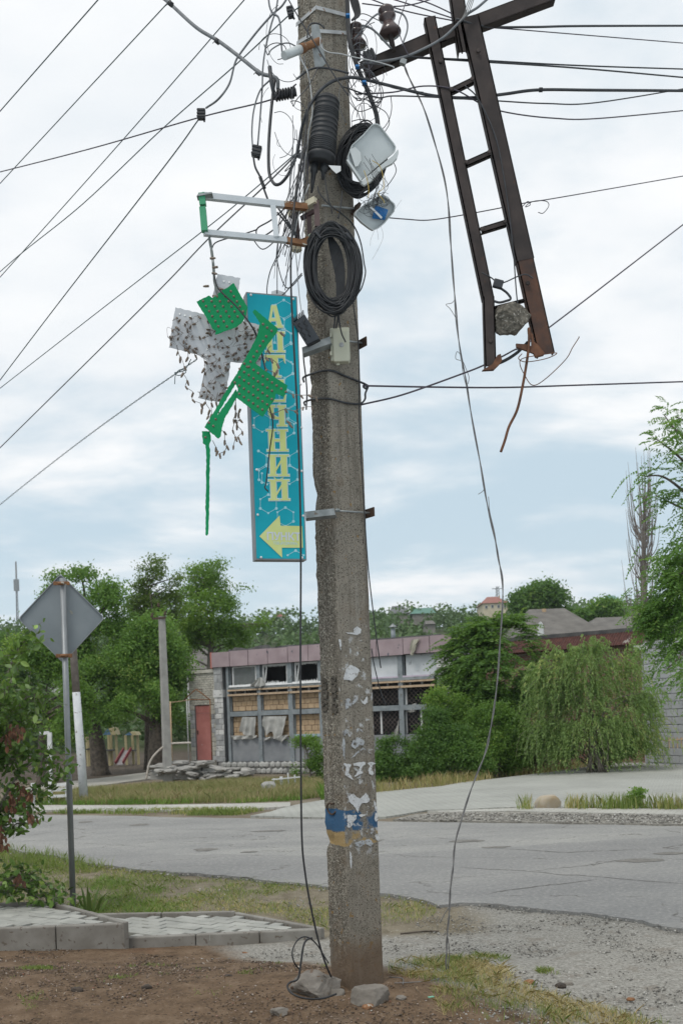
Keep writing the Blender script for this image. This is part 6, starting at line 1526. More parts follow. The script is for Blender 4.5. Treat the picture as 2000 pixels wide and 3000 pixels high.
def playground():
    WLIGHTISH = nmat('scuffed pale chute', (0.20, 0.185, 0.19), (0.29, 0.27, 0.275), 6, 0.6)
    Y = 46.0; YEL = nmat('cream yellow paint', (0.36, 0.31, 0.17), (0.44, 0.38, 0.22), 6, 0.7); BLU = nmat('faded blue paint', (0.06, 0.13, 0.21), (0.09, 0.17, 0.26), 6, 0.7); RED = nmat('playground red paint', (0.16, 0.02, 0.024), (0.22, 0.03, 0.034), 6, 0.6)
    def tower(label, x0, x1, ytop, yeave, ybase, posts, side, group):
        b = W((x0 + x1) / 2, ybase, Y); root = thing('play_tower', (b.x, b.y, gz(b.x, b.y)), label, 'play tower', group)
        for px in posts:
            a = W(px, yeave, Y + (0.3 if px == posts[1] else 0)); mb = MB(); mb.quadbar(a, Vector((a.x + .02, a.y, gz(a.x, a.y) - 0.05)), 0.10, 0.10, (0, 1, 0)); obj('post', mb, YEL, parent=root)
        ap = W((x0 + x1) / 2 - 3, ytop, Y - 0.4); e0 = W(x0, yeave, Y - 0.4); e1 = W(x1, yeave, Y - 0.4); mb = MB(); mb.prism([e0, ap, W((x0 + x1) / 2 + 4, yeave, Y - 0.4)], (0, 0.04, 0)); obj('gable', mb, BLU, parent=root)
        r0 = W((x0 + x1) / 2 + 12, ytop, Y - 0.4); mb = MB(); mb.prism([ap + Vector((0, -.01, 0)), r0 + Vector((0, -.01, 0)), e1 + Vector((0, -.01, 0)), W((x0 + x1) / 2 + 5, yeave, Y - 0.41)], (0, 1.0, 0)); obj('roof_panel', mb, YEL, parent=root)
        mb = MB(); mb.quadbar(W(x0 + 6, yeave + 45, Y), W(x1 - 4, yeave + 44, Y), 0.5, 0.06); obj('deck', mb, TAR, parent=root)
    G_ = 'play towers behind the trees'
    tower('play tower with blue gable and yellow roof seen between the trunks', 302, 340, 2132, 2153, 2240, (318, 325, 340), 1, G_)
    tower('play tower with blue gable beside the red slide', 365, 402, 2144, 2154, 2236, (368, 388, 403), 1, G_)
    tower('play tower mostly hidden behind the whitewashed pole', 250, 268, 2134, 2150, 2236, (254, 260, 266), 1, G_)
    a, c = W(374, 2198, Y - 0.8), W(350, 2240, Y - 1.6); root = thing('slide', (c.x, c.y, gz(c.x, c.y)), 'small red slide with a pale chute under the trees', 'slide')
    mb = MB(); d = (c - a); sd = Vector((1, 0.2, 0)).normalized(); mb.prism([a - sd * 0.14, a + sd * 0.14, c + sd * 0.14, c - sd * 0.14], (0, 0, -0.03)); obj('chute', mb, WLIGHTISH, parent=root)
    for sg in (-1, 1):
        mb = MB(); mb.quadbar(a + sd * sg * 0.165 + UPZ * 0.08, c + sd * sg * 0.165 + UPZ * 0.08, 0.05, 0.14); obj('side_rail', mb, RED, parent=root)
playground()
TILE_R = nmat('red roof tile', (0.24, 0.10, 0.08), (0.31, 0.14, 0.11), 2, 0.85); TILE_G = nmat('green metal roof', (0.06, 0.16, 0.12), (0.09, 0.21, 0.16), 2, 0.6); SLATE = nmat('grey asbestos slate', (0.105, 0.098, 0.088), (0.16, 0.15, 0.135), 1.6, 0.92, spot=(0.11, 0.10, 0.09), sscale=3, sthr=0.62); CREAM = nmat('cream rendered wall', (0.48, 0.42, 0.30), (0.56, 0.50, 0.38), 2, 0.9); WHITEW = nmat('pale far wall', (0.45, 0.45, 0.44), (0.53, 0.53, 0.52), 2, 0.9); DGLASS = nmat('dark far window', (0.05, 0.06, 0.07), (0.09, 0.10, 0.11), 2, 0.3); DROOF = nmat('dark grey roof', (0.10, 0.105, 0.11), (0.15, 0.155, 0.16), 2, 0.8)
def house(name, label, Y, x0, x1, yr, ye, yb, rmat, wmat, hip=0.25, depth=7.0, chim=None, wins=(), ridge=None, group=None):
    """x0,x1 eaves ends, yr ridge height, ye eaves, yb foot (pixels at distance Y)"""
    s = Y / F; c = W((x0 + x1) / 2, yb, Y); root = thing(name, (c.x, c.y, c.z), label, 'house', group)
    zr, ze, zb_ = W((x0 + x1) / 2, yr, Y + depth / 2).z, W((x0 + x1) / 2, ye, Y).z, c.z - 1.0
    xa, xb = W(x0, ye, Y).x, W(x1, ye, Y).x; w = xb - xa; ins = 0.05 * w
    mb = MB(); mb.box(((xa + xb) / 2, Y + depth / 2, (ze + zb_) / 2), (w - 2 * ins, depth - 0.6, ze - zb_)); wall = obj('wall', mb, wmat, parent=root)
    r0, r1 = (W(ridge[0], yr, Y + depth / 2).x, W(ridge[1], yr, Y + depth / 2).x) if ridge else (xa + w * hip, xb - w * hip)
    mb = MB(); V = [(xa, Y, ze), (xb, Y, ze), (xb, Y + depth, ze), (xa, Y + depth, ze), (r0, Y + depth / 2, zr), (r1, Y + depth / 2, zr)]
    mb.add(V, [(0, 1, 5, 4), (1, 2, 5), (2, 3, 4, 5), (3, 0, 4), (3, 2, 1, 0)]); rf = obj('roof', mb, rmat, parent=root)
    if chim:
        p = W(chim[0], yr, Y + depth * 0.45); mb = MB(); mb.box((p.x, Y + depth * 0.45, zr + chim[1] * s / 2 - 0.5), (chim[2] * s, chim[2] * s, chim[1] * s + 0.2)); obj('chimney', mb, TAN, parent=rf)
    for (wx, wy, ww, wh) in wins:
        p = W(wx, wy, Y); f = MB(); f.box((p.x, Y + 0.28, p.z), (ww * s, 0.10, wh * s)); wo = obj('window', f, WHITEF, parent=root)
        f = MB(); f.box((p.x, Y + 0.21, p.z), (ww * s * 0.75, 0.06, wh * s * 0.8)); obj('pane', f, DGLASS, parent=wo)
    return root
house('slate_house', 'house with a broad grey slate hip roof and chimney behind the shed', 58, 1515, 1775, 1782, 1858, 1960, SLATE, WHITEW, depth=9, chim=(1592, 18, 11), ridge=(1548, 1652))
house('slate_house', 'lower grey slate roofed house right of the chimney house', 64, 1715, 1860, 1808, 1845, 1960, SLATE, WHITEW, depth=8, ridge=(1745, 1850))
house('hilltop_house', 'yellow house with red tiled hip roof on the hilltop', 190, 1410, 1492, 1748, 1766, 1800, TILE_R, CREAM, depth=9, hip=0.33, chim=(1461, 8, 4), wins=((1424, 1778, 8, 9), (1442, 1776, 8, 9), (1460, 1776, 8, 9), (1478, 1775, 7, 9)))
house('hilltop_house', 'long low house with green roof among hilltop trees', 195, 1203, 1278, 1781, 1797, 1815, TILE_G, CONC, depth=8, hip=0.14)
house('hilltop_house', 'dark grey gable roof poking out of the wood above the shop', 195, 1138, 1200, 1775, 1797, 1815, DROOF, CONC, depth=8, hip=0.22)
house('hilltop_house', 'green roofed house on the skyline near the bare poplar', 150, 1782, 1832, 1744, 1764, 1790, TILE_G, WHITEW, depth=8, hip=0.3)
house('hill_house', 'small pale roofed house low in the wood above the flue', 150, 1246, 1276, 1818, 1828, 1836, SLATE, CONC, depth=6, hip=0.1)
house('hill_house', 'white walled house half hidden behind the left trees', 70, 60, 175, 1858, 1880, 1990, WHITEW, WHITEW, depth=8, hip=0.1)
house('hill_house', 'grey slate roof behind the trees left of the annex', 60, 540, 640, 1900, 1960, 2060, SLATE, WHITEW, depth=8, ridge=(545, 600))
house('hill_house', 'reddish roof at the treetops left of the pole', 200, 798, 836, 1798, 1806, 1815, TILE_R, WHITEW, depth=7)
def pylon():
    Y = 230; a = W(1458, 1790, Y); t = W(1456, 1718, Y); mb = MB()
    for o in ((-.5, 0), (.5, 0), (0, .6)): mb.tube([a + Vector((o[0], o[1], 0)), t + Vector((o[0] * .5, o[1] * .5, 0))], 0.09, 4)
    for i in range(8):
        p, q = a.lerp(t, i / 8), a.lerp(t, (i + 1) / 8); mb.tube([p + Vector((-.5, 0, 0)), q + Vector((.5, 0, 0))], 0.06, 3)
    mb.quadbar(t + Vector((-1.3, 0, -.5)), t + Vector((1.3, 0, -.5)), .15, .15); obj('lattice_pylon', mb, SPOST, label='small lattice pylon behind the red roofed hilltop house', cat='pylon')
pylon()
# boulder in the yard and scattered stones near the pole
BOUL = nmat('ochre painted boulder', (0.36, 0.27, 0.15), (0.42, 0.40, 0.36), 2.2, 0.9, bs=0.5, bscale=20)
p = G(1603, 2362, 0.05); mb = MB(); mb.rock(p + UPZ * 0.01, (0.25, 0.21, 0.23), 0.3, 5, 3, 0.2, False); obj('boulder', mb, BOUL, label='rounded ochre and grey boulder at the edge of the paved yard', cat='boulder')
p = W(788, 2322, 24); mb = MB(); mb.rock(Vector((p.x, p.y, gz(p.x, p.y) + 0.08)), (0.22, 0.2, 0.18), 0.3, 8, 2, 0.15); obj('boulder', mb, STONE, label='pale boulder in the meadow below the picket fence', cat='boulder')
def yard_weed():
    b = G(1862, 2366, 0.05); root = thing('yard_weed', b, 'bushy green weed standing taller in the yard edge row', 'plant'); o, cl = foliage('foliage', [pxblob(1862, 2335, 20, 28, b.y), pxblob(1848, 2345, 14, 18, b.y), pxblob(1875, 2322, 10, 18, b.y)], 60, 20, 0.05, 0.045, LF_BRIGHT, root, 301)
    mb = MB()
    for c in cl[:14]: mb.tube([b, Vector(c)], 0.005, 4)
    obj('stems', mb, GBARK, parent=root)
yard_weed()
BLK = nmat('black cable rubber', (0.012, 0.013, 0.015), (0.022, 0.024, 0.027), 20, 0.55)
ROCKM = nmat('grey concrete lump', (0.13, 0.115, 0.098), (0.23, 0.21, 0.185), 12, 0.95, bs=0.8, bscale=45, bdist=0.008, spot=(0.12, 0.08, 0.055), sscale=14, sthr=0.58)
PEBR = nmat('smooth grey stone', (0.15, 0.135, 0.115), (0.21, 0.19, 0.165), 9, 0.9, bs=0.3, bscale=50)
def gpt(px, py): 
    z = 0.14
    for _ in range(6): p = G(px, py, z); z = gz(p.x, p.y)
    return Vector((p.x, p.y, z))
CLOD = nmat('dark damp clod', (0.04, 0.032, 0.026), (0.075, 0.058, 0.045), 30, 0.95, bs=0.6, bscale=60)
p = gpt(925, 2912); mb = MB(); mb.chunk(p + UPZ * 0.045, (0.155, 0.12, 0.115), 14, 12, 0.10); obj('concrete_lump', mb, ROCKM, label='broken concrete lump tied with black cable left of the pole foot', cat='stone')
p = gpt(1086, 2938); mb = MB(); mb.chunk(p + UPZ * 0.03, (0.12, 0.09, 0.095), 33, 9, 0.05); obj('field_stone', mb, PEBR, label='rounded grey stone leaning on the front of the pole foot', cat='stone')
p = gpt(985, 2915); mb = MB(); mb.chunk(p + UPZ * 0.012, (0.055, 0.04, 0.04), 44, 9, 0.05); obj('field_stone', mb, PEBR, label='small stone between the concrete lump and the pole', cat='stone')
for i, (x, y, s, lb) in enumerate(((820, 2968, 0.045, 'flat pale stone lying on the brown earth near the bottom edge'), (1172, 2928, 0.03, 'tan stone on the earth just right of the pole foot'), (1080, 2954, 0.032, 'orange brown brick chip in front of the rounded grey stone'), (430, 2895, 0.032, 'dark clod on the earth below the joint of the kerbs'), (228, 2904, 0.034, 'dark crumbly clod on the earth at lower left'), (1638, 2893, 0.035, 'dark stone at the edge of the straw patch'), (1664, 2888, 0.03, 'grey stone right of the dark stone on the gravel'), (1846, 2930, 0.022, 'rust coloured stone on the right hand gravel'), (718, 2795, 0.022, 'orange brick crumb on the grit below the kerb'), (1548, 2880, 0.03, 'red brown stone in the straw grass'), (670, 2862, 0.022, 'small dark stone on the earth left of the lump'))):
    p = gpt(x, y); mb = MB(); mb.chunk(p + UPZ * s * 0.25, (s * 1.2, s * 0.95, s * 0.7), 60 + i, 10, 0.08)
    mt = [PEBR, PEBR, RUSTY, CLOD, CLOD, CLOD, PEBR, RUSTY, RUSTY, RUSTY, CLOD][i]; obj('loose_stone', mb, mt, label=lb, cat='stone')
p = gpt(1262, 2926); mb = MB(); mb.box(p + UPZ * 0.008, (0.035, 0.02, 0.008), Matrix.Rotation(0.5, 3, 'Z')); obj('plastic_scrap', mb, nmat('mint green plastic', (0.12, 0.38, 0.26), (0.16, 0.44, 0.31), 9, 0.5), label='tiny mint green plastic scrap right of the pole foot', cat='litter')
p = gpt(1215, 2738); mb = MB(); mb.tube(catmull([p + Vector((-.12, 0, .012)), p + UPZ * .02, p + Vector((.09, .06, .012)), p + Vector((.2, .05, .01))], 4), 0.007, 6); obj('dry_stick', mb, BARK, label='dry crooked stick on the gravel behind the pole', cat='stick')
# ================================================================== PHARMACY SIGN
TEAL = nmat('teal printed panel', (0.0, 0.27, 0.345), (0.012, 0.37, 0.45), 2.2, 0.5, 0.0, spec=0.2)
SIDE = nmat('grey aluminium sign side', (0.17, 0.18, 0.19), (0.23, 0.24, 0.25), 5, 0.5, 0.4)
YELL = nmat('lime yellow print', (0.50, 0.56, 0.18), (0.57, 0.62, 0.27), 5, 0.5)
PALE = nmat('pale aqua print', (0.42, 0.58, 0.62), (0.50, 0.65, 0.68), 5, 0.5)
LILAC = nmat('pale lilac print', (0.50, 0.54, 0.62), (0.55, 0.59, 0.66), 5, 0.5)
SA, SB = W(721, 855, 5.60), W(870, 868, 5.69)
sd_ = Vector((SB.x - SA.x, SB.y - SA.y, 0)).normalized(); sn_ = Vector((sd_.y, -sd_.x, 0))
def SP(px, py, off=0.0): return hit(px, py, SA + sn_ * off, sn_)
sgn = thing('pharmacy_sign', SP(820, 1640), 'tall teal vertical pharmacy sign with yellow letters and an arrow', 'sign')
corners = [(721, 855), (870, 868), (898, 1641), (749, 1640)]
mb = MB(); mb.prism([SP(*c) for c in corners], -sn_ * 0.075); body = obj('sign_box', mb, SIDE, parent=sgn)
ins_ = [(724, 859), (867, 871), (895, 1637), (752, 1636)]
mb = MB(); mb.prism([SP(*c, 0.002) for c in ins_], -sn_ * 0.004); obj('sign_face', mb, TEAL, parent=sgn)
def sign_poly(px, off, mb=None):
    mb = mb or MB(); mb.add([SP(x, y, off) for x, y in px], [tuple(range(len(px)))]); return mb
def rect(x0, y0, x1, y1): return [(x0, y0), (x1, y0), (x1, y1), (x0, y1)]
LET = {
 'А': [[(.34, 1), (.50, 1), (.26, .10), (.12, .10)], [(.44, .999), (.66, .999), (.93, .10), (.66, .10)], rect(.26, .30, .76, .42), rect(0, 0, .36, .10), rect(.56, 0, 1, .10)],
 'П': [rect(.12, .08, .36, .90), rect(.64, .08, .88, .90), rect(.0, .90, 1, 1), rect(.02, 0, .46, .08), rect(.54, 0, .98, .08)],
 'Т': [rect(.38, .08, .64, .88), rect(.0, .88, 1, 1), rect(.24, 0, .78, .08), [(0, .88), (.10, .88), (.02, .64), (0, .64)], [(.90, .88), (1, .88), (1, .64), (.98, .64)]],
 'Е': [rect(.14, .09, .40, .90), rect(.02, .90, .92, 1), rect(.02, 0, .96, .09), rect(.40, .45, .74, .56), [(.84, .90), (.92, .90), (.92, .70), (.88, .70)], [(.86, .09), (.96, .09), (1, .30), (.94, .30)]],
 'Ч': [rect(.62, .08, .88, .90), rect(.50, 0, 1, .08), rect(.54, .90, .96, 1), rect(.10, .56, .34, .90), rect(.02, .90, .44, 1), [(.10, .56), (.34, .56), (.46, .46), (.62, .44), (.62, .34), (.40, .34), (.20, .40)]],
 'Н': [rect(.10, .08, .36, .92), rect(.64, .08, .90, .92), rect(.36, .45, .64, .56), rect(0, 0, .46, .08), rect(.54, 0, 1, .08), rect(0, .92, .46, 1), rect(.54, .92, 1, 1)],
 'И': [rect(.10, .08, .36, .92), rect(.64, .08, .90, .92), [(.36, .20), (.64, .64), (.64, .80), (.36, .36)], rect(0, 0, .46, .08), rect(.54, 0, 1, .08), rect(0, .92, .46, 1), rect(.54, .92, 1, 1)],
}
rows = [('А', 777, 827, 894, 960), ('П', 774, 834, 971, 1032), ('Т', 775, 834, 1040, 1106), ('Е', 777, 836, 1112, 1177), ('Ч', 780, 839, 1187, 1249), ('Н', 780, 842, 1258, 1322), ('И', 784, 845, 1332, 1395), ('И', 786, 847, 1405, 1466)]
for i, (ch, x0, x1, y0, y1) in enumerate(rows):
    sl = 0.0365
    def mp(u, v): return (x0 + (x1 - x0) * u + (1 - v) * sl * (y1 - y0), y1 - (y1 - y0) * v)
    mo = MB(); mf = MB(); ox, oy = 2.2 / (x1 - x0), 2.2 / (y1 - y0)
    polys = LET[ch]
    for k, pl in enumerate(polys):
        cx_ = sum(p[0] for p in pl) / len(pl); cy_ = sum(p[1] for p in pl) / len(pl)
        ex = []
        for (u, v) in pl: ex.append(mp(u + math.copysign(ox, u - cx_), v + math.copysign(oy, v - cy_)))
        sign_poly(ex, 0.0040 + 0.00006 * k, mo); sign_poly([mp(u, v) for u, v in pl], 0.0052 + 0.00006 * k, mf)
    if i == 7:
        br = [(.30 + .4 * t, 1.10 - 0.10 * math.sin(math.pi * t)) for t in np.linspace(0, 1, 9)]; bt = [(.24 + .52 * t, 1.12 - 0.19 * math.sin(math.pi * t)) for t in np.linspace(1, 0, 9)]
        sign_poly([mp(*q) for q in br + bt], 0.0056, mf)
    obj('letter_outline', mo, PALE, parent=sgn); obj('letter', mf, YELL, parent=sgn)
arrow = [(760, 1571), (819, 1510), (822, 1540), (885, 1541), (887.5, 1604.5), (825.5, 1604.5), (826.7, 1634)]
obj('arrow', sign_poly(arrow, 0.0054), YELL, parent=sgn)
place_text('ПУНКТ', 0.060, SP(831, 1573, 0.0068), sd_, UPZ, sgn, LILAC, 0.0, 0.0014, 'lettering', 0.98)
place_text('ТОВ «РУДФАРМ»', 0.0215, SP(836, 1592, 0.0068), sd_, UPZ, sgn, PALE, 0.0, 0.0003, 'lettering', 0.78)
# molecule pattern: hexagon bonds and atoms
mb = MB(); cells = [(831, 906), (856, 950), (828, 990), (853, 1034), (834, 1080), (858, 1122), (842, 1170), (868, 1212), (838, 1255), (757, 1348), (782, 1392), (872, 1349), (848, 1391), (786, 1476), (836, 1514), (768, 1238), (866, 1640), (744, 1400)]
kz = 0
for cx_, cy_ in cells:
    r_ = 27.0; vs = [(cx_ + r_ * math.sin(a), cy_ - r_ * math.cos(a)) for a in [k * math.pi / 3 for k in range(6)]]
    for k in range(6):
        a, b_ = vs[k], vs[(k + 1) % 6]
        def okp(p): 
            t = (p[1] - 857) / 783; return 724 + 28 * t + 5 < p[0] < 867 + 28 * t - 5 and 866 < p[1] < 1632
        if okp(a) and okp(b_):
            dx, dy = b_[0] - a[0], b_[1] - a[1]; L = math.hypot(dx, dy); nx, ny = -dy / L * 0.75, dx / L * 0.75; kz += 1
            sign_poly([(a[0] + nx, a[1] + ny), (b_[0] + nx, b_[1] + ny), (b_[0] - nx, b_[1] - ny), (a[0] - nx, a[1] - ny)], 0.0024 + 0.000005 * kz, mb)
        if okp(a):
            kz += 1; rr = 4.2 if k % 2 == 0 else 3.2; sign_poly([(a[0] + rr * math.cos(t), a[1] + rr * math.sin(t)) for t in np.linspace(0, 2 * math.pi, 13)[:-1]], 0.0024 + 0.000005 * kz, mb)
obj('molecule_pattern', mb, nmat('light teal print', (0.26, 0.52, 0.58), (0.34, 0.58, 0.63), 5, 0.5), parent=sgn, kind='stuff')
for (x, y) in ((735, 864), (859, 876), (743, 1247), (752, 1376), (755, 1508), (765, 1633), (880, 1126), (883, 1253), (884, 1380), (888, 1511), (885, 1634), (738, 1120)):
    mb = MB(); mb.lathe([(0.0075, 0), (0.007, 0.003), (0.004, 0.006), (0.0, 0.007)], SP(x, y, 0.002), sn_, 10); obj('screw_cap', mb, WHITEF, parent=sgn)
mb = MB(); mb.prism([SP(x, y, -0.03) for x, y in ((795, 862), (796, 853), (812, 849), (836, 857), (838, 866))], -sn_ * 0.004); obj('torn_film', mb, WHITEF, parent=sgn)
# steel brackets clamping the sign to the pole
def clamp(name, label, plate, rod, endp):
    root = thing(name, W(*plate[0], 5.75), label, 'bracket')
    q = [W(x, y, d) for (x, y), d in zip(plate, (5.72, 5.80, 5.80, 5.72))]; mb = MB(); mb.prism(q, (0.0, 0.006, 0.0)); mb.prism([q[3], q[2], q[2] + Vector((0.01, 0.05, -0.008)), q[3] + Vector((0, 0.05, -0.008))], (0, 0, -0.004)); obj('bracket_arm', mb, GALV, parent=root)
    mb = MB(); mb.tube([on_right(*rod[0], 0.022), on_right(*rod[1], 0.022)], 0.006, 8); obj('threaded_rod', mb, GALV, parent=root)
    p = on_right(*endp, 0.02); mb = MB(); mb.bbox(p, (0.008, 0.09, 0.055), Matrix((rV, -nR, UPZ)).transposed(), 0.002); obj('end_plate', mb, IRON, parent=root)
    p2 = on_right(rod[0][0] - 4, rod[0][1], 0.03); mb = MB(); mb.lathe([(0.012, 0), (0.012, 0.01), (0.006, 0.01), (0.006, 0.03)], p2, nR, 6); obj('nut', mb, GALV, parent=root)
clamp('pole_clamp', 'lower galvanised clamp holding the teal sign to the pole', [(893, 1499), (978, 1489), (982, 1506), (895, 1516)], [(982, 1498), (1088, 1505)], (1078, 1504))
clamp('pole_clamp', 'upper galvanised clamp behind the cream junction box', [(884, 1018), (966, 985), (970, 1003), (886, 1034)], [(966, 996), (1068, 1009)], (1056, 1008))

# ================================================================== BROKEN LIGHT CROSS
GREENB = nmat('green acrylic board', (0.0, 0.20, 0.07), (0.006, 0.25, 0.09), 3, 0.5, spec=0.2)
WHITEB = nmat('white foam board', (0.47, 0.48, 0.50), (0.56, 0.57, 0.585), 3, 0.7, spot=(0.36, 0.35, 0.34), sscale=9, sthr=0.66)
BULB = nmat('brown led housing', (0.11, 0.08, 0.058), (0.20, 0.15, 0.11), 120, 0.5)
LWIRE = nmat('thin grey brown lead', (0.14, 0.12, 0.11), (0.20, 0.17, 0.16), 30, 0.6)
def K1(x, y): return (480 + 0.2551 * x, 780 + 0.2551 * y)
def K2(x, y): return (540 + 0.1786 * x, 1180 + 0.1786 * y)
def jagpoly(poly, step, amp, seed, scallop=0.0):
    rnd = random.Random(seed); out = []
    for i in range(len(poly)):
        a, b_ = poly[i], poly[(i + 1) % len(poly)]; L = math.hypot(b_[0] - a[0], b_[1] - a[1]); n = max(1, int(L / step)); nx, ny = -(b_[1] - a[1]) / L, (b_[0] - a[0]) / L
        for k in range(n):
            t = k / n; d = rnd.uniform(-amp, amp) * (k > 0) + (scallop if k % 3 == 1 else 0); out.append((a[0] + (b_[0] - a[0]) * t + nx * d, a[1] + (b_[1] - a[1]) * t + ny * d))
    return out
def pip(p, poly):
    c = False; j = len(poly) - 1
    for i in range(len(poly)):
        if (poly[i][1] > p[1]) != (poly[j][1] > p[1]) and p[0] < (poly[j][0] - poly[i][0]) * (p[1] - poly[i][1]) / (poly[j][1] - poly[i][1]) + poly[i][0]: c = not c
        j = i
    return c
cross = thing('light_cross', W(640, 1100, 5.5), 'broken white pharmacy cross board covered in dangling brown leds', 'light sign')
wpoly = [(615, 85), (880, 135), (862, 250), (800, 600), (1190, 690), (1150, 900), (1110, 1150), (930, 1115), (770, 1095), (740, 1300), (690, 1560), (540, 1545), (395, 1510), (470, 1200), (490, 1080), (380, 1010), (60, 930), (90, 700), (135, 470), (440, 545), (520, 575), (570, 300)]
wpx = [K1(*p) for p in wpoly]; wn = Vector((0.10, -1, -0.12)).normalized(); wc = W(640, 1030, 5.47)
def WB(px, py, off=0.0): return hit(px, py, wc + wn * off, wn)
mb = MB(); mb.prism([WB(*p) for p in jagpoly(wpx, 7, 1.0, 3, 0.7)], -wn * 0.006); wb = obj('white_board', mb, WHITEB, parent=cross)
# bulb mesh: short stubby cylinder with a dome end and two leads
bm_ = MB(); bm_.lathe([(0.0055, 0), (0.006, 0.004), (0.006, 0.017), (0.0045, 0.021), (0.0045, 0.025), (0.002, 0.028)], (0, 0, 0), (0, 0, 1), 8); bulb_me = mesh_from(bm_, 'led'); bulb_me.materials.append(BULB)
dm_ = MB(); dm_.lathe([(0.0068, 0), (0.0068, 0.0012), (0.0046, 0.0013), (0.0042, 0.003), (0.002, 0.0042), (0, 0.0045)], (0, 0, 0), (0, 0, 1), 10); dot_me = mesh_from(dm_, 'led'); dot_me.materials.append(BULB)
rnd = random.Random(77); wires = MB(); bpts = []
tries = 0
while len(bpts) < 115 and tries < 6000:
    tries += 1; q = K1(rnd.uniform(60, 1190), rnd.uniform(560 if rnd.random() < .85 else 100, 1560))
    if not pip(q, wpx) or min([math.hypot(q[0] - b[0], q[1] - b[1]) for b in bpts] + [99]) < 9.5: continue
    bpts.append(q)
def squig(a, b_, amp, seed):
    r = random.Random(seed); m1 = a.lerp(b_, 0.33) + Vector((r.uniform(-1, 1), -0.4 * r.random(), r.uniform(-1, 0.6))) * amp; m2 = a.lerp(b_, 0.66) + Vector((r.uniform(-1, 1), -0.4 * r.random(), r.uniform(-1, 0.6))) * amp
    return catmull([a, m1, m2, b_], 4)
for i, q in enumerate(bpts):
    p = WB(*q, 0.004); d = wn + Vector((rnd.gauss(0, .5), 0, rnd.gauss(-0.2, .5))); inst('led', bulb_me, wb, p, d.to_track_quat('Z', 'Y'), rnd.uniform(0.8, 1.1))
    near = sorted(bpts, key=lambda b: math.hypot(q[0] - b[0], q[1] - b[1]))[1:4]; t = rnd.choice(near); wires.tube(squig(p + wn * 0.022, WB(*t, 0.026), 0.03, i), 0.0011, 3, cap=False)
# holes showing bright: small round punched holes drawn as proud white eyelets
for (x, y) in ((690, 175), (752, 187), (185, 550), (245, 567), (307, 580), (125, 885), (243, 912), (303, 928), (500, 958), (722, 1082), (710, 1150), (697, 1218), (672, 1350), (490, 1022)):
    mb = MB(); mb.lathe([(0.0065, 0), (0.0065, 0.0012), (0.0, 0.0013)], WB(*K1(x, y), 0.0005), wn, 10); obj('punched_hole', mb, WHITEF, parent=wb)
# green fragments
gdefs = [
 ('green_fragment', [(375, 405), (520, 335), (560, 365), (680, 270), (745, 235), (800, 190), (850, 275), (960, 470), (945, 560), (900, 640), (830, 700), (700, 745), (640, 770), (590, 785), (600, 740), (560, 720), (490, 590), (400, 450)], 5.36, Vector((-0.12, -1, -0.20))),
 ('green_fragment', [(1045, 495), (1310, 715), (1300, 760), (1215, 870), (1150, 960), (1050, 1110), (1130, 1180), (1420, 1370), (1400, 1460), (1370, 1500), (1290, 1460), (1270, 1530), (1135, 1730), (835, 1510), (850, 1400), (800, 1310), (870, 1170), (980, 980), (1070, 800), (1105, 650), (1020, 520)], 5.33, Vector((0.16, -1, -0.15))),
]
for gi, (nm, pl, Yd, nv) in enumerate(gdefs):
    px_ = [K1(*p) for p in pl]; cx_ = sum(p[0] for p in px_) / len(px_); cy_ = sum(p[1] for p in px_) / len(px_); n_ = nv.normalized(); c0 = W(cx_, cy_, Yd)
    H = lambda px, py, off=0.0, c0=c0, n_=n_: hit(px, py, c0 + n_ * off, n_)
    mb = MB(); mb.prism([H(*p) for p in jagpoly(px_, 5, 0.7, 8 + gi)], -n_ * 0.005)
    fo = obj('green_board', mb, GREENB, parent=cross, label=('torn green square at the top of the broken cross', 'large torn green arm hanging in front of the teal sign')[gi])
    if gi == 0: grid = [(770 + 35 * i - 62 * j, 288 + 58 * i + 57 * j) for i in range(-3, 8) for j in range(-2, 7)]
    else: grid = [(1030 + 53 * i - 54 * j, 1190 + 36 * i + 60 * j) for i in range(-2, 9) for j in range(0, 8)] + [(1140, 665), (1187, 705), (1237, 742), (1175, 805), (1140, 860), (1105, 915), (1068, 978), (1030, 1037), (995, 1095), (957, 1155), (922, 1215)]
    shr = [(cx_ + (p[0] - cx_) * 0.92, cy_ + (p[1] - cy_) * 0.92) for p in px_]
    for g_ in grid:
        q = K1(*g_)
        if pip(q, px_) and (pip(q, shr) or gi == 1): inst('led', dot_me, fo, H(*q, 0.0003), n_.to_track_quat('Z', 'Y'))
S_ = [(692, 1096), (698, 1112), (640, 1208), (636, 1217), (692, 1140), (698, 1158), (658, 1226), (650, 1258), (647, 1278), (640, 1285), (599, 1251), (619, 1219)]
c0 = W(650, 1200, 5.35); n_ = Vector((0.1, -1, -0.1)).normalized(); mb = MB(); mb.prism([hit(*p, c0, n_) for p in jagpoly(S_, 5, 0.9, 31)], -n_ * 0.005); fo = obj('green_board', mb, GREENB, parent=cross)
for q in ((612, 1238), (632, 1228), (625, 1248)): inst('led', dot_me, fo, hit(*q, c0 + n_ * 0.0003, n_), n_.to_track_quat('Z', 'Y'))
D_ = [K2(*p) for p in ((290, 465), (425, 465), (440, 620), (410, 690), (425, 760), (422, 1000), (412, 1300), (415, 1600), (406, 1900), (396, 2150), (375, 2180), (350, 2165), (355, 1850), (345, 1700), (358, 1450), (360, 800), (350, 690), (305, 660))]
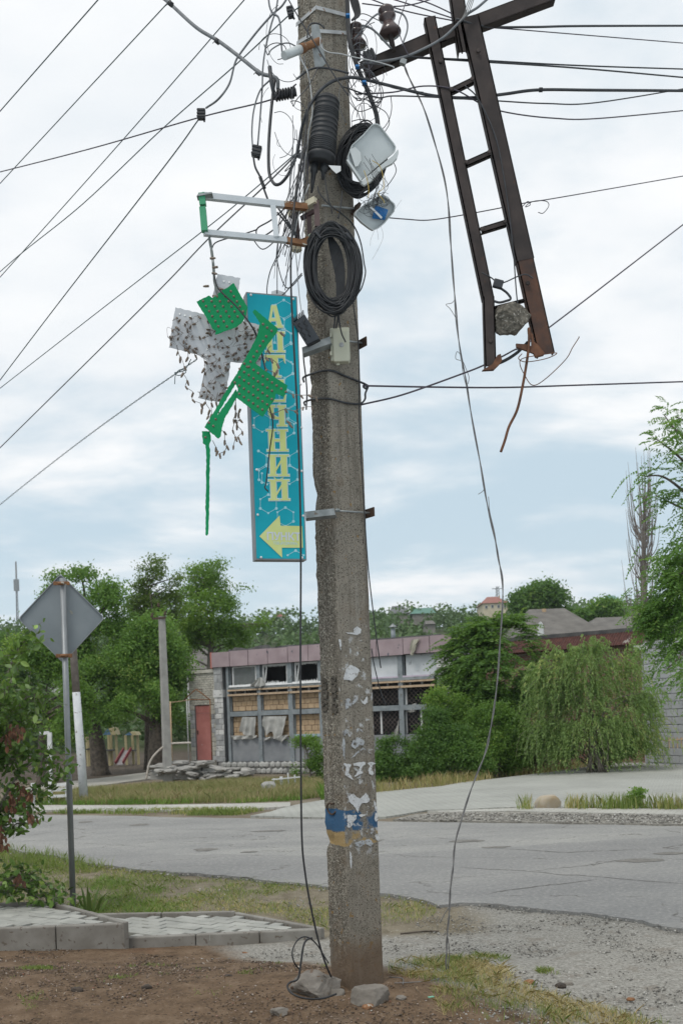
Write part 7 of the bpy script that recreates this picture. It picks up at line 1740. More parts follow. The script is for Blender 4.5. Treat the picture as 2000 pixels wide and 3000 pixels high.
c0 = W(605, 1400, 5.37); n_ = Vector((0.3, -1, 0)).normalized(); mb = MB(); mb.prism([hit(*p, c0, n_) for p in jagpoly(D_, 6, 0.8, 32, 0.6)], -n_ * 0.005); fo = obj('green_board', mb, GREENB, parent=cross, label='thin green strip dangling below the broken cross'); inst('led', dot_me, fo, hit(602, 1281, c0 + n_ * 0.0003, n_), n_.to_track_quat('Z', 'Y'))
# dangling strings of leds
strings = [([(185, 1050), (195, 1040), (235, 1150), (225, 1225), (268, 1310), (250, 1380), (340, 1450), (328, 1530), (430, 1580), (437, 1640)], 5.44),
           ([(150, 905), (165, 980), (190, 1050)], 5.44), ([(200, 900), (270, 960), (280, 1045)], 5.44), ([(390, 930), (330, 960), (360, 1020)], 5.44), ([(455, 1000), (470, 1170), (450, 1350), (500, 1420), (480, 1560), (530, 1650), (515, 1720)], 5.43),
           ([(620, 1450), (600, 1560), (610, 1640)], 5.42), ([(560, 1470), (545, 1570), (550, 1700)], 5.42), ([(1280, 740), (1340, 760)], 5.36), ([(1230, 910), (1190, 960), (1170, 1050), (1230, 1060), (1300, 1120), (1305, 1190)], 5.35), ([(1150, 1100), (1180, 1180), (1270, 1220)], 5.35),
           ([(1390, 1440), (1480, 1470), (1570, 1480), (1660, 1480), (1740, 1500)], 5.40), ([(1180, 1650), (1250, 1690), (1390, 1640), (1500, 1660), (1600, 1620), (1700, 1610)], 5.40), ([(1390, 1640), (1410, 1780), (1440, 1810)], 5.40), ([(820, 1500), (830, 1680), (800, 1760), (870, 1760), (860, 1690), (880, 1640)], 5.40), ([(830, 1500), (820, 1600), (820, 1760), (790, 1880), (820, 1960), (800, 2060)], 5.41),
           ([(600, 1880), (690, 1900), (700, 2000), (720, 2060), (700, 2120), (640, 2150)], 5.40), ([(560, 2000), (600, 2080), (620, 2120)], 5.41), ([(870, 1760), (840, 1820), (900, 1900), (850, 1960), (870, 2010)], 5.41)]
for si, (pts, Yd) in enumerate(strings):
    P = catmull([W(*K1(*p), Yd + rnd.uniform(-.01, .01)) for p in pts], 5); wires.tube(P, 0.0018, 4, cap=False)
    for k in range(1, len(pts)):
        d = Vector((rnd.gauss(0, .6), rnd.gauss(0, .3), -1)); inst('led', bulb_me, cross, W(*K1(*pts[k]), Yd), d.to_track_quat('Z', 'Y'), rnd.uniform(0.85, 1.15))
obj('led_leads', wires, LWIRE, parent=cross, kind='stuff')
# lead rope from the frame down to the board
STRAND = nmat('greenish twisted lead', (0.16, 0.18, 0.17), (0.26, 0.28, 0.27), 40, 0.6)
mb = MB()
for k in range(4):
    P = [W(x + 3 * math.sin(i * 1.3 + k * 1.6), y, 5.42 + 0.006 * math.cos(i * 1.3 + k * 1.6)) for i, (x, y) in enumerate([(612, 686), (616, 710), (620, 735), (624, 765), (627, 800), (630, 830), (640, 865), (660, 880)])]
    mb.tube(catmull(P, 5), 0.003, 5)
obj('led_rope', mb, STRAND, parent=cross)
for (x, y, a) in ((616, 757, 1.3), (638, 782, -1.0), (622, 800, .8), (640, 846, .9), (612, 838, -1.2), (627, 870, .3)):
    inst('led', bulb_me, cross, W(x, y, 5.40), Vector((math.sin(a), -.3, -math.cos(a) * .4)).to_track_quat('Z', 'Y'), 1.15)

# ================================================================== FRAME THAT CARRIED THE CROSS
frame = thing('cross_bracket', on_left(905, 700), 'rusty white square tube bracket frame left of the pole', 'bracket')
WT = nmat('white painted tube', (0.46, 0.49, 0.51), (0.55, 0.58, 0.60), 8, 0.5, spot=(0.25, 0.15, 0.09), sscale=16, sthr=0.67)
GT = nmat('green painted tube', (0.03, 0.25, 0.12), (0.045, 0.29, 0.145), 6, 0.5)
CREAMP = nmat('cream painted bar', (0.42, 0.38, 0.27), (0.50, 0.46, 0.34), 9, 0.6, spot=(0.24, 0.11, 0.05), sscale=14, sthr=0.56)
BROWNP = nmat('dark brown painted steel', (0.055, 0.032, 0.032), (0.085, 0.05, 0.048), 9, 0.6)
def bar(name, a, b_, w, h, mat, Ya, Yb, parent):
    mb = MB(); mb.quadbar(W(*a, Ya), W(*b_, Yb), w, h); return obj(name, mb, mat, parent=parent)
bar('frame_tube', (592, 574), (830, 600), 0.03, 0.032, WT, 5.40, 5.60, frame); bar('rusty_tube', (831, 600), (898, 607), 0.0305, 0.0325, RUSTY, 5.601, 5.66, frame)
bar('frame_tube', (598, 682), (838, 704), 0.03, 0.028, WT, 5.40, 5.60, frame); bar('rusty_tube', (839, 704), (895, 714), 0.0305, 0.0285, RUSTY, 5.601, 5.66, frame)
bar('frame_strut', (800, 604), (810, 696), 0.03, 0.03, WT, 5.565, 5.565, frame)
bar('green_tube', (591, 568), (595, 602), 0.034, 0.034, GT, 5.385, 5.385, frame); bar('green_tube', (594, 609), (600, 678), 0.034, 0.034, GT, 5.385, 5.385, frame)
mb = MB(); mb.prism([W(x, y, 5.36) for x, y in ((576, 574), (582, 566), (621, 562), (622, 566), (590, 572))], (0, 0.05, 0)); obj('torn_sheet', mb, GALV, parent=frame)
bar('cream_bar', (848, 630), (925, 586), 0.035, 0.034, CREAMP, 5.76, 5.66, frame)
bar('brown_upright', (865, 628), (872, 718), 0.04, 0.035, BROWNP, 5.74, 5.74, frame); bar('brown_upright', (926, 590), (930, 665), 0.03, 0.03, BROWNP, 5.68, 5.68, frame)
bar('brown_crossbar', (882, 640), (922, 618), 0.02, 0.02, BROWNP, 5.73, 5.69, frame); bar('brown_upright', (905, 632), (907, 700), 0.03, 0.026, BROWNP, 5.72, 5.72, frame)
bar('rusty_bar', (856, 722), (910, 700), 0.035, 0.025, RUSTY, 5.75, 5.70, frame)
mb = MB(); mb.tube([on_right(936, 607, 0.03), on_right(1040, 618, 0.03)], 0.0065, 8); obj('threaded_rod', mb, GALV, parent=frame)
mb = MB(); p = on_right(1036, 617, 0.03); mb.bbox(p, (0.02, 0.05, 0.07), Matrix((rV, -nR, UPZ)).transposed() @ Matrix.Rotation(0.5, 3, 'Y'), 0.003); obj('clamp_end', mb, IRON, parent=frame)
mb = MB(); p = W(868, 728, 5.70); mb.rock(p, (0.04, 0.03, 0.025), 0, 9, 2, 0.2); obj('foam_lump', mb, CREAMP, parent=frame)
# ================================================================== CABLES AND HARDWARE ON THE POLE
WTEAL = nmat('grey green wire', (0.055, 0.085, 0.09), (0.08, 0.115, 0.12), 20, 0.6)
WPURP = nmat('dark violet wire', (0.045, 0.04, 0.055), (0.07, 0.06, 0.08), 20, 0.6)
WGREY = nmat('weathered grey cable', (0.10, 0.11, 0.12), (0.16, 0.17, 0.18), 20, 0.55)
WALU = nmat('bare aluminium strand', (0.13, 0.13, 0.132), (0.20, 0.197, 0.195), 30, 0.55, 0.3)
WLIGHT = nmat('pale grey lead', (0.33, 0.34, 0.34), (0.42, 0.43, 0.43), 30, 0.6)
BLK2 = nmat('dusty black cable', (0.016, 0.018, 0.022), (0.034, 0.038, 0.044), 25, 0.5)
PXM = 5.9 / F
def wire(name, label, pts, rpx, mat=BLK2, Y=5.9, n=6, seg=7, parent=None, cat='cable', group=None):
    P = catmull([W(p[0], p[1], p[2] if len(p) > 2 else Y) for p in pts], seg) if len(pts) > 2 else [W(p[0], p[1], p[2] if len(p) > 2 else Y) for p in pts]
    mb = MB(); mb.tube(P, rpx * PXM, n)
    return obj(name, mb, mat, parent=parent, label=None if parent else label, cat=None if parent else cat, group=group)
OW = 'overhead_wire'
# --- wires crossing the sky to the left
wire(OW, 'uppermost thin wire crossing the top left corner of the sky', [(330, -49, 7.5), (287, 0, 7.6), (-60, 395, 9.5)], 2.3, WTEAL)
wire(OW, 'second thin wire slanting across the upper left sky', [(560, -65, 7.0), (490, 10, 7.2), (-60, 603, 10)], 2.0, WTEAL)
wire(OW, 'third thin slanting wire that ends beside the light cross frame level at left', [(770, -60, 6.6), (715, 0, 6.8), (360, 410, 8.2), (-60, 880, 10)], 2.0, WTEAL)
wire(OW, 'thin wire from the pole head crossing the dark violet wire', [(880, 18, 6.0), (840, 50, 6.0), (690, 190, 6.4), (475, 378, 7.2), (240, 600, 8.2), (60, 745, 9.2), (-60, 850, 10)], 1.9, WTEAL)
wire(OW, 'dark violet wire running nearly level from the left edge to the pole', [(-60, 519, 9.5), (260, 437, 8), (580, 345, 6.8), (800, 290, 6.0), (868, 246, 5.92)], 2.2, WPURP)
wire(OW, 'steep wire dropping left from the upper splice block', [(584, 347, 6.4), (480, 490, 6.9), (163, 900, 8.6), (-60, 1194, 10)], 2.3, WTEAL)
wire(OW, 'thin wire passing behind the cross frame towards the left edge', [(868, 448, 5.95), (720, 575, 6.3), (590, 680, 6.8), (305, 900, 8), (-60, 1185, 9.6)], 1.7, WTEAL)
wire(OW, 'thicker dark wire passing under the cross frame towards the left edge', [(880, 440, 5.95), (775, 545, 6.2), (605, 705, 6.8), (420, 897, 7.6), (-60, 1372, 9.8)], 2.3, WGREY)
mb = MB()
for k in range(2):
    N_ = 240; P = []
    for i in range(N_ + 1):
        t = i / N_; x = 578 + (-60 - 578) * t; y = 1052 + (1528 - 1052) * t - 14 * math.sin(math.pi * t); a = t * 150 + k * math.pi
        P.append(W(x + 1.3 * math.sin(a) * 0.6, y + 1.3 * math.sin(a), 5.6 + 4 * t))
    mb.tube(P, 1.1 * PXM, 4)
obj('twisted_wire', mb, WTEAL, label='twisted pair wire running from the broken cross down to the left edge', cat='cable')
wire('wire_knot', 'small knot of thin wire where the twisted pair meets the cross', [(560, 1052), (540, 1085), (512, 1092), (524, 1100), (545, 1090), (530, 1082), (515, 1096), (512, 1125)], 1.2, WTEAL, 5.62)
# --- cables and splices left of the pole head
wire('thick_cable', 'thick ribbed cable curving down to the pole from the top left', [(470, -12, 6.6), (500, 12, 6.5), (575, 80, 6.3), (640, 120, 6.2), (700, 165, 6.1), (760, 212, 6.0), (790, 222, 5.97), (812, 232, 5.95), (814, 262, 5.95)], 5.5, WGREY, n=8)
for (x, y, l) in ((500, 11, 'cable tie near the top of the thick ribbed cable'), (637, 121, 'cable tie halfway along the thick ribbed cable'), (757, 212, 'cable tie at the lower end of the thick ribbed cable')):
    mb = MB(); a = W(x - 5, y - 4, 6.2); b_ = W(x + 5, y + 4, 6.2); mb.tube([a, b_], 8 * PXM, 8); mb.tube([a, a + Vector((-.02, 0, -.02))], 1.2 * PXM, 4); obj('cable_tie', mb, BLK, label=l, cat='cable tie')
wire('drop_cable', 'dark cable from the pole head down to the upper splice block', [(845, -12), (825, 18), (800, 40), (755, 90), (705, 155), (688, 186), (672, 245), (640, 290), (604, 316, 6.3)], 3.0, WGREY, 6.1)
wire('drop_cable', 'slim cable hanging straight beside the thick ribbed cable', [(815, -12), (808, 30), (795, 70), (778, 140), (770, 200), (768, 260), (763, 330), (755, 425)], 2.6, WGREY, 5.98)
wire('drop_cable', 'bowed cable from the clamp down to the lower splice block', [(790, 235), (762, 265), (744, 320), (738, 380), (740, 432)], 2.4, WGREY, 5.97)
wire('drop_cable', 'pale looped lead above the bracket pipe', [(786, -10), (790, 20), (800, 40), (815, 50), (822, 80), (823, 110), (826, 150), (830, 160)], 2.8, WGREY, 5.8)
wire('drop_cable', 'arched lead from the bracket pipe to the left', [(866, 135), (845, 126), (820, 130), (795, 145), (784, 160), (774, 130)], 1.8, WGREY, 5.75)
def splice(label, px, py, w, h, Y, ang=0.0):
    c = W(px, py, Y); root = thing('splice_block', c - UPZ * h * PXM / 2, label, 'splice block'); rot = Matrix.Rotation(ang, 3, 'Y'); mb = MB(); mb.bbox(c, (w * PXM, 0.035, h * PXM), rot, 0.004); b_ = obj('block_body', mb, BLK2, parent=root)
    for k in (-0.32, 0, 0.32):
        mb = MB(); mb.bbox(c + rot @ Vector((0, -0.018, k * h * PXM)), (w * PXM * 1.08, 0.008, h * PXM * 0.16), rot, 0.002); obj('block_rib', mb, BLK, parent=root)
    mb = MB(); mb.tube([c + rot @ Vector((w * .3 * PXM, 0, -h * .5 * PXM)), c + rot @ Vector((w * .42 * PXM, 0, -h * .72 * PXM))], 3 * PXM, 6); obj('block_tail', mb, BLK, parent=root)
splice('black splice block hanging in the sky left of the pole', 590, 335, 25, 32, 6.35, 0.05)
splice('black splice block at the bend of the bowed cable', 752, 444, 26, 32, 5.95, 0.25)
splice('small ribbed black splice beside the pole head strap', 850, 36, 17, 30, 5.85, -0.2)
wire('drop_cable', 'cable leaving the lower splice block towards the cross frame', [(742, 458), (748, 490), (762, 518), (770, 545), (782, 578), (790, 600)], 3.2, BLK2, 5.9)
wire('drop_cable', 'stiff tapered joint on the cable above the cross frame', [(762, 518), (768, 535), (775, 552)], 5.5, BLK, 5.9)
wire('service_cable', 'heavy black service cable looping in a wide U and running off to the right', [(805, 232, 5.96), (800, 270, 5.95), (792, 350, 5.92), (787, 430, 5.9), (788, 500, 5.88), (797, 530, 5.86), (810, 541, 5.84), (828, 532, 5.82), (850, 500, 5.8), (872, 440, 5.78), (885, 370, 5.76), (905, 315, 5.72), (935, 268, 5.72), (970, 240, 5.74), (1005, 229, 5.78), (1045, 228, 5.85), (1130, 248, 5.95), (1250, 277, 6.0), (1330, 286, 6.05), (1400, 285, 6.1), (1480, 275, 6.2), (1580, 263, 6.3), (1750, 264, 6.6), (2060, 266, 7.2)], 4.6, BLK2, n=8)
mb = MB(); mb.tube([W(1578, 263, 6.3), W(1588, 263, 6.3)], 7 * PXM, 8); obj('cable_tie', mb, BLK, label='cable tie wound on the heavy service cable at right', cat='cable tie')
# bracket arm with wound cable at left of the pole
arm = thing('cable_hook', W(830, 275, 5.9), 'black hook arm wound with cable left of the pole', 'hook')
mb = MB(); mb.tube([W(868, 270, 5.9), W(805, 282, 5.9)], 11 * PXM, 8); obj('hook_arm', mb, BLK2, parent=arm)
for k in range(7):
    x = 812 + k * 8; mb = MB(); c = W(x, 281 - (x - 805) * 0.19, 5.9); mb.tube([c + Vector((0.004 * math.sin(t), math.cos(t) * 0.028, math.sin(t) * 0.028)) for t in np.linspace(0, 6.3, 14)], 3 * PXM, 5); obj('cable_turn', mb, BLK, parent=arm)
mb = MB(); mb.tube([W(790, 195, 5.9), W(795, 240, 5.9), W(806, 290, 5.9)], 6 * PXM, 8); obj('hook_upright', mb, BLK2, parent=arm)
# --- wires to the right
wire(OW, 'thick paired wire leaving the crossarm level to the right edge', [(1335, 55, 6.0), (1420, 77, 6.05), (1560, 79, 6.3), (1700, 76, 6.6), (2060, 75, 7.4)], 3.3, BLK2)
wire(OW, 'thin wire sagging below the thick pair at the upper right', [(1335, 55, 6.0), (1420, 78, 6.05), (1560, 90, 6.3), (2060, 131, 7.4)], 1.6, WPURP)
for i, (pts, l) in enumerate((([(1040, -20), (1180, 30), (1335, 62)], 'lowest of the fan of thin wires above the ceramic insulators'), ([(1110, -15), (1230, 22), (1340, 58)], 'middle wire of the fan above the ceramic insulators'), ([(1150, -15), (1245, 5), (1345, 50)], 'upper wire of the fan above the ceramic insulators'), ([(1060, 10), (1130, 18), (1190, 16), (1245, 3), (1290, -15)], 'slack wire bowing across the fan at the top edge'))):
    wire(OW, l, pts, 1.8, WPURP, 6.05)
wire(OW, 'upper of two wires at the height of the first ladder rung', [(1170, 163, 6.05), (1270, 170, 6.05), (1400, 176, 6.1), (1700, 192, 6.6), (2060, 204, 7.4)], 2.3, BLK2)
wire(OW, 'lower of two wires at the height of the first ladder rung', [(1170, 166, 6.06), (1270, 172, 6.07), (1400, 180, 6.1), (1700, 200, 6.6), (2060, 232, 7.4)], 2.5, BLK2)
wire(OW, 'slack wire just under the heavy service cable at right', [(1000, 252), (1100, 285), (1150, 281, 5.95), (1260, 284, 6.0), (1450, 295, 6.1), (1600, 303, 6.3), (1750, 300, 6.6), (2060, 250, 7.4)], 2.0, BLK2)
wire(OW, 'lowest slack wire bowing across the ladder rails', [(1040, 275), (1150, 270, 5.95), (1240, 252, 6.0), (1330, 262, 6.0), (1420, 310, 6.1), (1500, 332, 6.2), (1620, 346, 6.3), (1750, 347, 6.6), (2060, 318, 7.4)], 2.0, WPURP)
wire(OW, 'thin spliced wire rising right from the white splice box', [(1140, 638, 5.95), (1190, 642, 6.0), (1250, 645, 6.05), (1330, 634, 6.1), (1450, 612, 6.2), (1550, 592, 6.3), (1640, 578, 6.5), (2060, 505, 7.4)], 1.6, WPURP)
wire('wire_knot', 'small curled knot on the thin spliced wire', [(1530, 604), (1545, 590), (1552, 600), (1538, 606), (1548, 596), (1570, 588), (1600, 590), (1606, 604), (1590, 624), (1575, 622)], 1.2, WPURP, 6.3)
wire(OW, 'level black wire tied round the pole and leading right', [(1062, 1130, 5.95), (1280, 1134, 6.1), (1480, 1135, 6.4), (1700, 1128, 6.8), (2060, 1116, 7.6)], 2.7, WPURP)
wire(OW, 'rising black wire from the pole past the foot of the ladder', [(1056, 1186, 5.97), (1180, 1156, 6.0), (1350, 1096, 6.1), (1420, 1068, 6.15), (1500, 1028, 6.25), (1600, 965, 6.5), (2060, 611, 7.8)], 2.7, WPURP)
wire('wire_stub', 'short thick cable stub along the rising wire at the ladder foot', [(1440, 1072), (1480, 1055), (1510, 1036), (1530, 1018), (1545, 1002)], 5.0, BLK2, 6.12)
# wraps round the pole
def wrap(label, pts, rpx):
    P = [];
    for (f, x, y, o) in pts: P.append(on_left(x, y, o) if f == 'l' else on_right(x, y, o))
    mb = MB(); mb.tube(catmull(P, 6), rpx * PXM, 6); obj('cable_wrap', mb, BLK2, label=label, cat='cable')
wrap('upper cable wrapped round the pole under the cream box', [('l', 896, 1120, 0.02), ('l', 893, 1106, 0.015), ('l', 920, 1094, 0.010), ('l', 948, 1087, 0.012), ('r', 975, 1088, 0.012), ('r', 1005, 1100, 0.008), ('r', 1050, 1119, 0.012), ('r', 1068, 1130, 0.02), ('r', 1064, 1142, 0.03), ('r', 1056, 1136, 0.03)], 3.2)
wrap('lower cable wrapped round the pole under the cream box', [('l', 899, 1188, 0.02), ('l', 896, 1178, 0.015), ('l', 920, 1170, 0.010), ('l', 945, 1168, 0.012), ('r', 970, 1170, 0.010), ('r', 1010, 1180, 0.008), ('r', 1050, 1184, 0.012), ('r', 1064, 1172, 0.02), ('r', 1064, 1155, 0.025), ('r', 1070, 1135, 0.03), ('r', 1058, 1128, 0.03)], 3.0)
# long verticals
wire('hanging_cable', 'long black cable hanging from the pole head past the teal sign to the ground', [(905, 300, 5.72), (892, 420, 5.68), (872, 520, 5.62), (858, 640, 5.55), (852, 760, 5.5), (853, 860, 5.5), (860, 1000, 5.5), (868, 1150, 5.5), (876, 1350, 5.5), (881, 1600, 5.52), (880, 1900, 5.55), (881, 2200, 5.58), (884, 2450, 5.6), (894, 2560, 5.62), (912, 2665, 5.64), (935, 2765, 5.66), (956, 2830, 5.68), (970, 2862, 5.72)], 2.7, BLK, n=8)
wire('ground_cable', 'stiff black cable looped up from the concrete lump', [(962, 2822, 5.7), (930, 2770, 5.7), (906, 2748, 5.68), (884, 2746, 5.66), (866, 2762, 5.64), (856, 2790, 5.62), (862, 2820, 5.62), (880, 2843, 5.66)], 2.0, BLK)
wire('ground_cable', 'black cable tied round the concrete lump on the earth', [(914, 2748, 5.66), (898, 2754, 5.64), (888, 2775, 5.62), (880, 2830, 5.6), (872, 2868, 5.58), (850, 2878, 5.56), (842, 2890, 5.54), (852, 2908, 5.5), (880, 2922, 5.48), (915, 2927, 5.5), (950, 2924, 5.55), (985, 2912, 5.6)], 2.8, BLK)
wire('side_cable', 'slack black cable running down the right edge of the pole to a free end', [(1030, 860), (1040, 930), (1049, 1000), (1052, 1100), (1052, 1220), (1058, 1350), (1067, 1500), (1077, 1650), (1090, 1770), (1104, 1880), (1115, 1957)], 2.0, BLK, 5.93)
wire('side_cable', 'short cut cable end beside the white papers on the pole', [(1088, 1900), (1094, 1940), (1104, 1985), (1116, 2030), (1131, 2068)], 1.8, BLK, 5.93)
wire('side_cable', 'thin cable down the left edge of the pole below the black box', [(887, 1020), (890, 1060), (895, 1100), (899, 1150), (897, 1200)], 2.4, BLK, 5.85)
# bare aluminium pair hanging free on the right
mb = MB(); base = [(1178, 182), (1200, 230), (1250, 345), (1300, 520), (1320, 700), (1330, 870), (1350, 1040), (1370, 1150), (1400, 1330), (1430, 1490), (1456, 1620), (1470, 1700), (1467, 1850), (1450, 2040), (1430, 2170), (1392, 2280), (1352, 2395), (1332, 2480), (1324, 2560), (1316, 2650), (1310, 2740), (1306, 2800), (1308, 2856)]
hw = thing('aluminium_wire', W(1308, 2856, 6.3), 'long frayed aluminium wire pair hanging from the crossarm to the ground at right', 'wire')
for k in range(2):
    P = []
    for i, p in enumerate(catmull([Vector((x, y, 0)) for x, y in base], 8)):
        a = i * 0.9 + k * math.pi; sp_ = 1.6 + 2.6 * max(0, noise.noise(Vector((i * 0.11, 3, 0)))); P.append(W(p.x + sp_ * math.sin(a * 0.55), p.y, 6.3 + 0.01 * math.cos(a * .55)))
    mb = MB(); mb.tube(P, 1.9 * PXM, 6); obj('wire_strand', mb, WALU, parent=hw)
for pts in ([(1330, 880), (1322, 888), (1306, 892), (1318, 905), (1334, 930)], [(1350, 1040), (1338, 1030), (1334, 1050), (1348, 1056)], [(1352, 1060), (1355, 1090), (1362, 1120), (1372, 1150)], [(1356, 1060), (1366, 1085), (1373, 1105), (1370, 1125)], [(1420, 1430), (1412, 1440), (1400, 1448)], [(1430, 1455), (1434, 1500), (1448, 1560), (1456, 1620)], [(1313, 2660), (1300, 2680), (1288, 2705)], [(1310, 2740), (1316, 2790), (1312, 2830), (1316, 2858)], [(1306, 2862), (1280, 2874), (1250, 2880), (1200, 2884), (1155, 2886)], [(1180, 2890), (1178, 2872), (1140, 2868)]):
    mb = MB(); mb.tube(catmull([W(x, y, 6.28) if y < 2862 else gpt(x, y) + UPZ * 0.012 for x, y in pts], 5), 1.0 * PXM if pts[0][1] < 2600 else 1.4 * PXM, 4); obj('loose_strand', mb, WALU, parent=hw)
# --- thin tangled leads between frame and sign
tang = [([(885, 500), (878, 560), (868, 640), (846, 760), (835, 850)], 1.3, 'thin lead dropping behind the cross frame to the sign top'), ([(880, 520), (862, 600), (835, 680), (812, 700), (770, 730), (740, 700)], 1.5, 'lead hooked round the lower frame tube'),
        ([(870, 560), (845, 640), (815, 740), (790, 800), (782, 860), (800, 875), (830, 862), (860, 828), (884, 800)], 1.6, 'wide hanging loop of black lead left of the pole'), ([(890, 470), (850, 560), (820, 640), (815, 700), (812, 780), (812, 860)], 1.4, 'straight thin lead falling to the middle of the sign top'),
        ([(875, 480), (868, 600), (850, 720), (818, 700), (812, 760), (830, 830), (850, 842), (885, 805)], 1.5, 'curled lead looping under the frame to the pole'), ([(898, 420), (880, 520), (860, 580), (800, 640), (755, 668), (754, 690), (775, 690), (815, 660), (850, 610)], 2.0, 'black lead with a turned back end inside the frame'),
        ([(815, 610), (850, 660), (870, 690)], 2.6, 'pair of stiff cables crossing inside the frame, upper one'), ([(812, 622), (840, 655), (868, 694)], 2.6, 'pair of stiff cables crossing inside the frame, lower one'), ([(905, 540), (880, 610), (862, 700), (868, 760), (876, 860), (884, 920)], 1.6, 'pale lead running down to the black box'),
        ([(754, 672), (700, 690), (660, 700), (630, 712), (620, 730)], 1.8, 'lead running along the lower tube to the led rope'), ([(868, 470), (850, 490), (835, 500), (870, 450), (868, 380)], 1.2, 'short curl of wire beside the pole above the frame'), ([(930, 200), (905, 250), (870, 290), (858, 310), (855, 260)], 1.3, 'thin stray wire crossing the pebbly face near the head')]
for pts, r_, l in tang: wire('stray_lead', l, pts, r_, WLIGHT if 'pale' in l else BLK2, 5.68)
wire('stray_lead', 'pale grey lead meandering down the pole face left of the ribbed closure', [(872, 150), (885, 180), (900, 210), (910, 260), (915, 330), (905, 380), (900, 430), (893, 480), (890, 540)], 2.2, WLIGHT, 5.72)
wire('stray_lead', 'black lead slanting right across the pole head', [(840, -10), (880, 60), (930, 140), (975, 215), (1020, 280)], 1.8, BLK2, 5.70)
wire('stray_lead', 'arched black lead over the bracket plate', [(900, 110), (903, 80), (915, 68), (935, 70), (950, 82)], 2.2, BLK2, 5.72)
wire('stray_lead', 'black lead wound behind the bracket plate round the pole', [(868, 232), (905, 205), (940, 198), (985, 205), (1022, 214)], 2.8, BLK2, 5.74)
wire('stray_lead', 'grey lead arcing from the bracket plate to the insulators', [(938, 110), (940, 135), (960, 152), (1000, 158), (1040, 168), (1100, 180), (1150, 195), (1152, 200)], 1.6, WLIGHT, 5.72)
# --- ribbed black splice closure
cl_top, cl_bot = W(960, 284, 5.74), W(941, 462, 5.74); ax_ = (cl_bot - cl_top).normalized(); Lc = (cl_bot - cl_top).length
clo = thing('splice_closure', cl_bot, 'ribbed black cylindrical splice closure strapped to the pole', 'splice closure')
prof = [(0.0, 0.0), (0.05, 0.004), (0.064, 0.016), (0.068, 0.03)]; rb = 0.03; k = 0
while rb < Lc - 0.02:
    g = 0.028 if (rb < Lc * 0.2 or (0.32 * Lc < rb < 0.70 * Lc)) else 0.011
    r0_ = 0.068 + 0.012 * (rb / Lc); prof += [(r0_ + 0.003, rb + 0.001), (r0_ + 0.003, rb + 0.004), (r0_ - 0.001, rb + 0.005), (r0_, rb + g)]; rb += g
mb = MB(); mb.lathe(prof, cl_top, ax_, 26); obj('closure_dome', mb, BLK, parent=clo)
mb = MB(); mb.lathe([(0.080, 0), (0.083, 0.003), (0.083, 0.022), (0.076, 0.026), (0.076, 0.045), (0.060, 0.05)], cl_bot - ax_ * 0.01, ax_, 26); obj('closure_collar', mb, BLK, parent=clo)
sx_ = Vector((1, 0, 0.05)).normalized()
for dx, L_ in ((-0.035, 0.17), (0.022, 0.10)):
    mb = MB(); p = cl_bot + ax_ * 0.03 + sx_ * dx; mb.lathe([(0.022, 0), (0.022, 0.05), (0.016, 0.055), (0.012, L_ * 0.7), (0.006, L_)], p, ax_, 12); obj('cable_port', mb, BLK, parent=clo)
bar('closure_strap', (872, 455), (915, 460), 0.03, 0.026, BLK2, 5.80, 5.72, clo)
mb = MB(); mb.prism([W(x, y, 5.66) for x, y in ((962, 484), (998, 486), (998, 500), (985, 508), (972, 496))], (0, .004, 0)); obj('label_tag', mb, WHITEF, parent=clo)
wire('closure_lead', 'thin cable from the splice closure to the coil below', [(930, 545, 5.7), (935, 565, 5.7), (955, 590, 5.7), (970, 606, 5.7), (972, 625, 5.7)], 2.0, BLK)
wire('closure_lead', 'second thin cable from the splice closure crossing to the right edge', [(950, 505, 5.72), (957, 560, 5.7), (968, 600, 5.7), (1000, 625, 5.72), (1035, 660, 5.8), (1056, 710, 5.88), (1066, 770, 5.9), (1070, 800, 5.9), (1060, 840, 5.9), (1048, 860, 5.93)], 2.0, BLK)
wire('closure_lead', 'cable dropping from the upper coil to the lower coil', [(1002, 560, 5.78), (998, 600, 5.75), (990, 640, 5.74)], 2.2, BLK)
# --- coils of cable
def coil(label, px, py, rx, ry, band, Y, n, seed, rpx, tilt=0.0, dx=0.0):
    rnd = random.Random(seed); root = thing('cable_coil', W(px, py + ry, Y), label, 'cable coil')
    mb = MB()
    for k in range(n):
        a_, b_ = rx - rnd.random() * band, ry - rnd.random() * band * 1.1; cx_, cy_ = px + rnd.gauss(0, 3.5) + dx * rnd.random(), py + rnd.gauss(0, 4); ph = rnd.uniform(0, 6.28); yo = Y - rnd.random() * 0.05; P = []
        for i in range(41):
            t = 2 * math.pi * i / 40; w = 1 + 0.03 * math.sin(2 * t + ph) + 0.02 * math.sin(3 * t + ph * 2)
            x, y = math.cos(t) * a_ * w, math.sin(t) * b_ * w; x, y = x * math.cos(tilt) - y * math.sin(tilt), x * math.sin(tilt) + y * math.cos(tilt); P.append(W(cx_ + x, cy_ + y, yo + 0.012 * math.sin(t + ph)))
        mb.tube(P, rpx * PXM, 5, cap=False)
    obj('cable_turns', mb, BLK, parent=root)
    return root
c_ = coil('big oval coil of black cable hung on the pole front', 975, 786, 82, 132, 34, 5.70, 66, 5, 2.1, -0.04)
for t in (0.9, 2.3):
    p = W(975 - 70 * math.cos(t), 786 - 118 * math.sin(t), 5.66); mb = MB(); mb.bbox(p, (0.05, 0.06, 0.014), Matrix.Rotation(0.9, 3, 'Y'), 0.003); obj('cable_tie', mb, BLK2, parent=c_)
mb = MB()
for k in range(9): mb.tube(catmull([W(960 + k * 1.2, 690, 5.70), W(968 + k * 4, 740, 5.69), W(985 + k * 3, 820, 5.69), W(985 + k * 2, 900, 5.70)], 6), 2.0 * PXM, 5)
obj('inner_turns', mb, BLK, parent=c_)
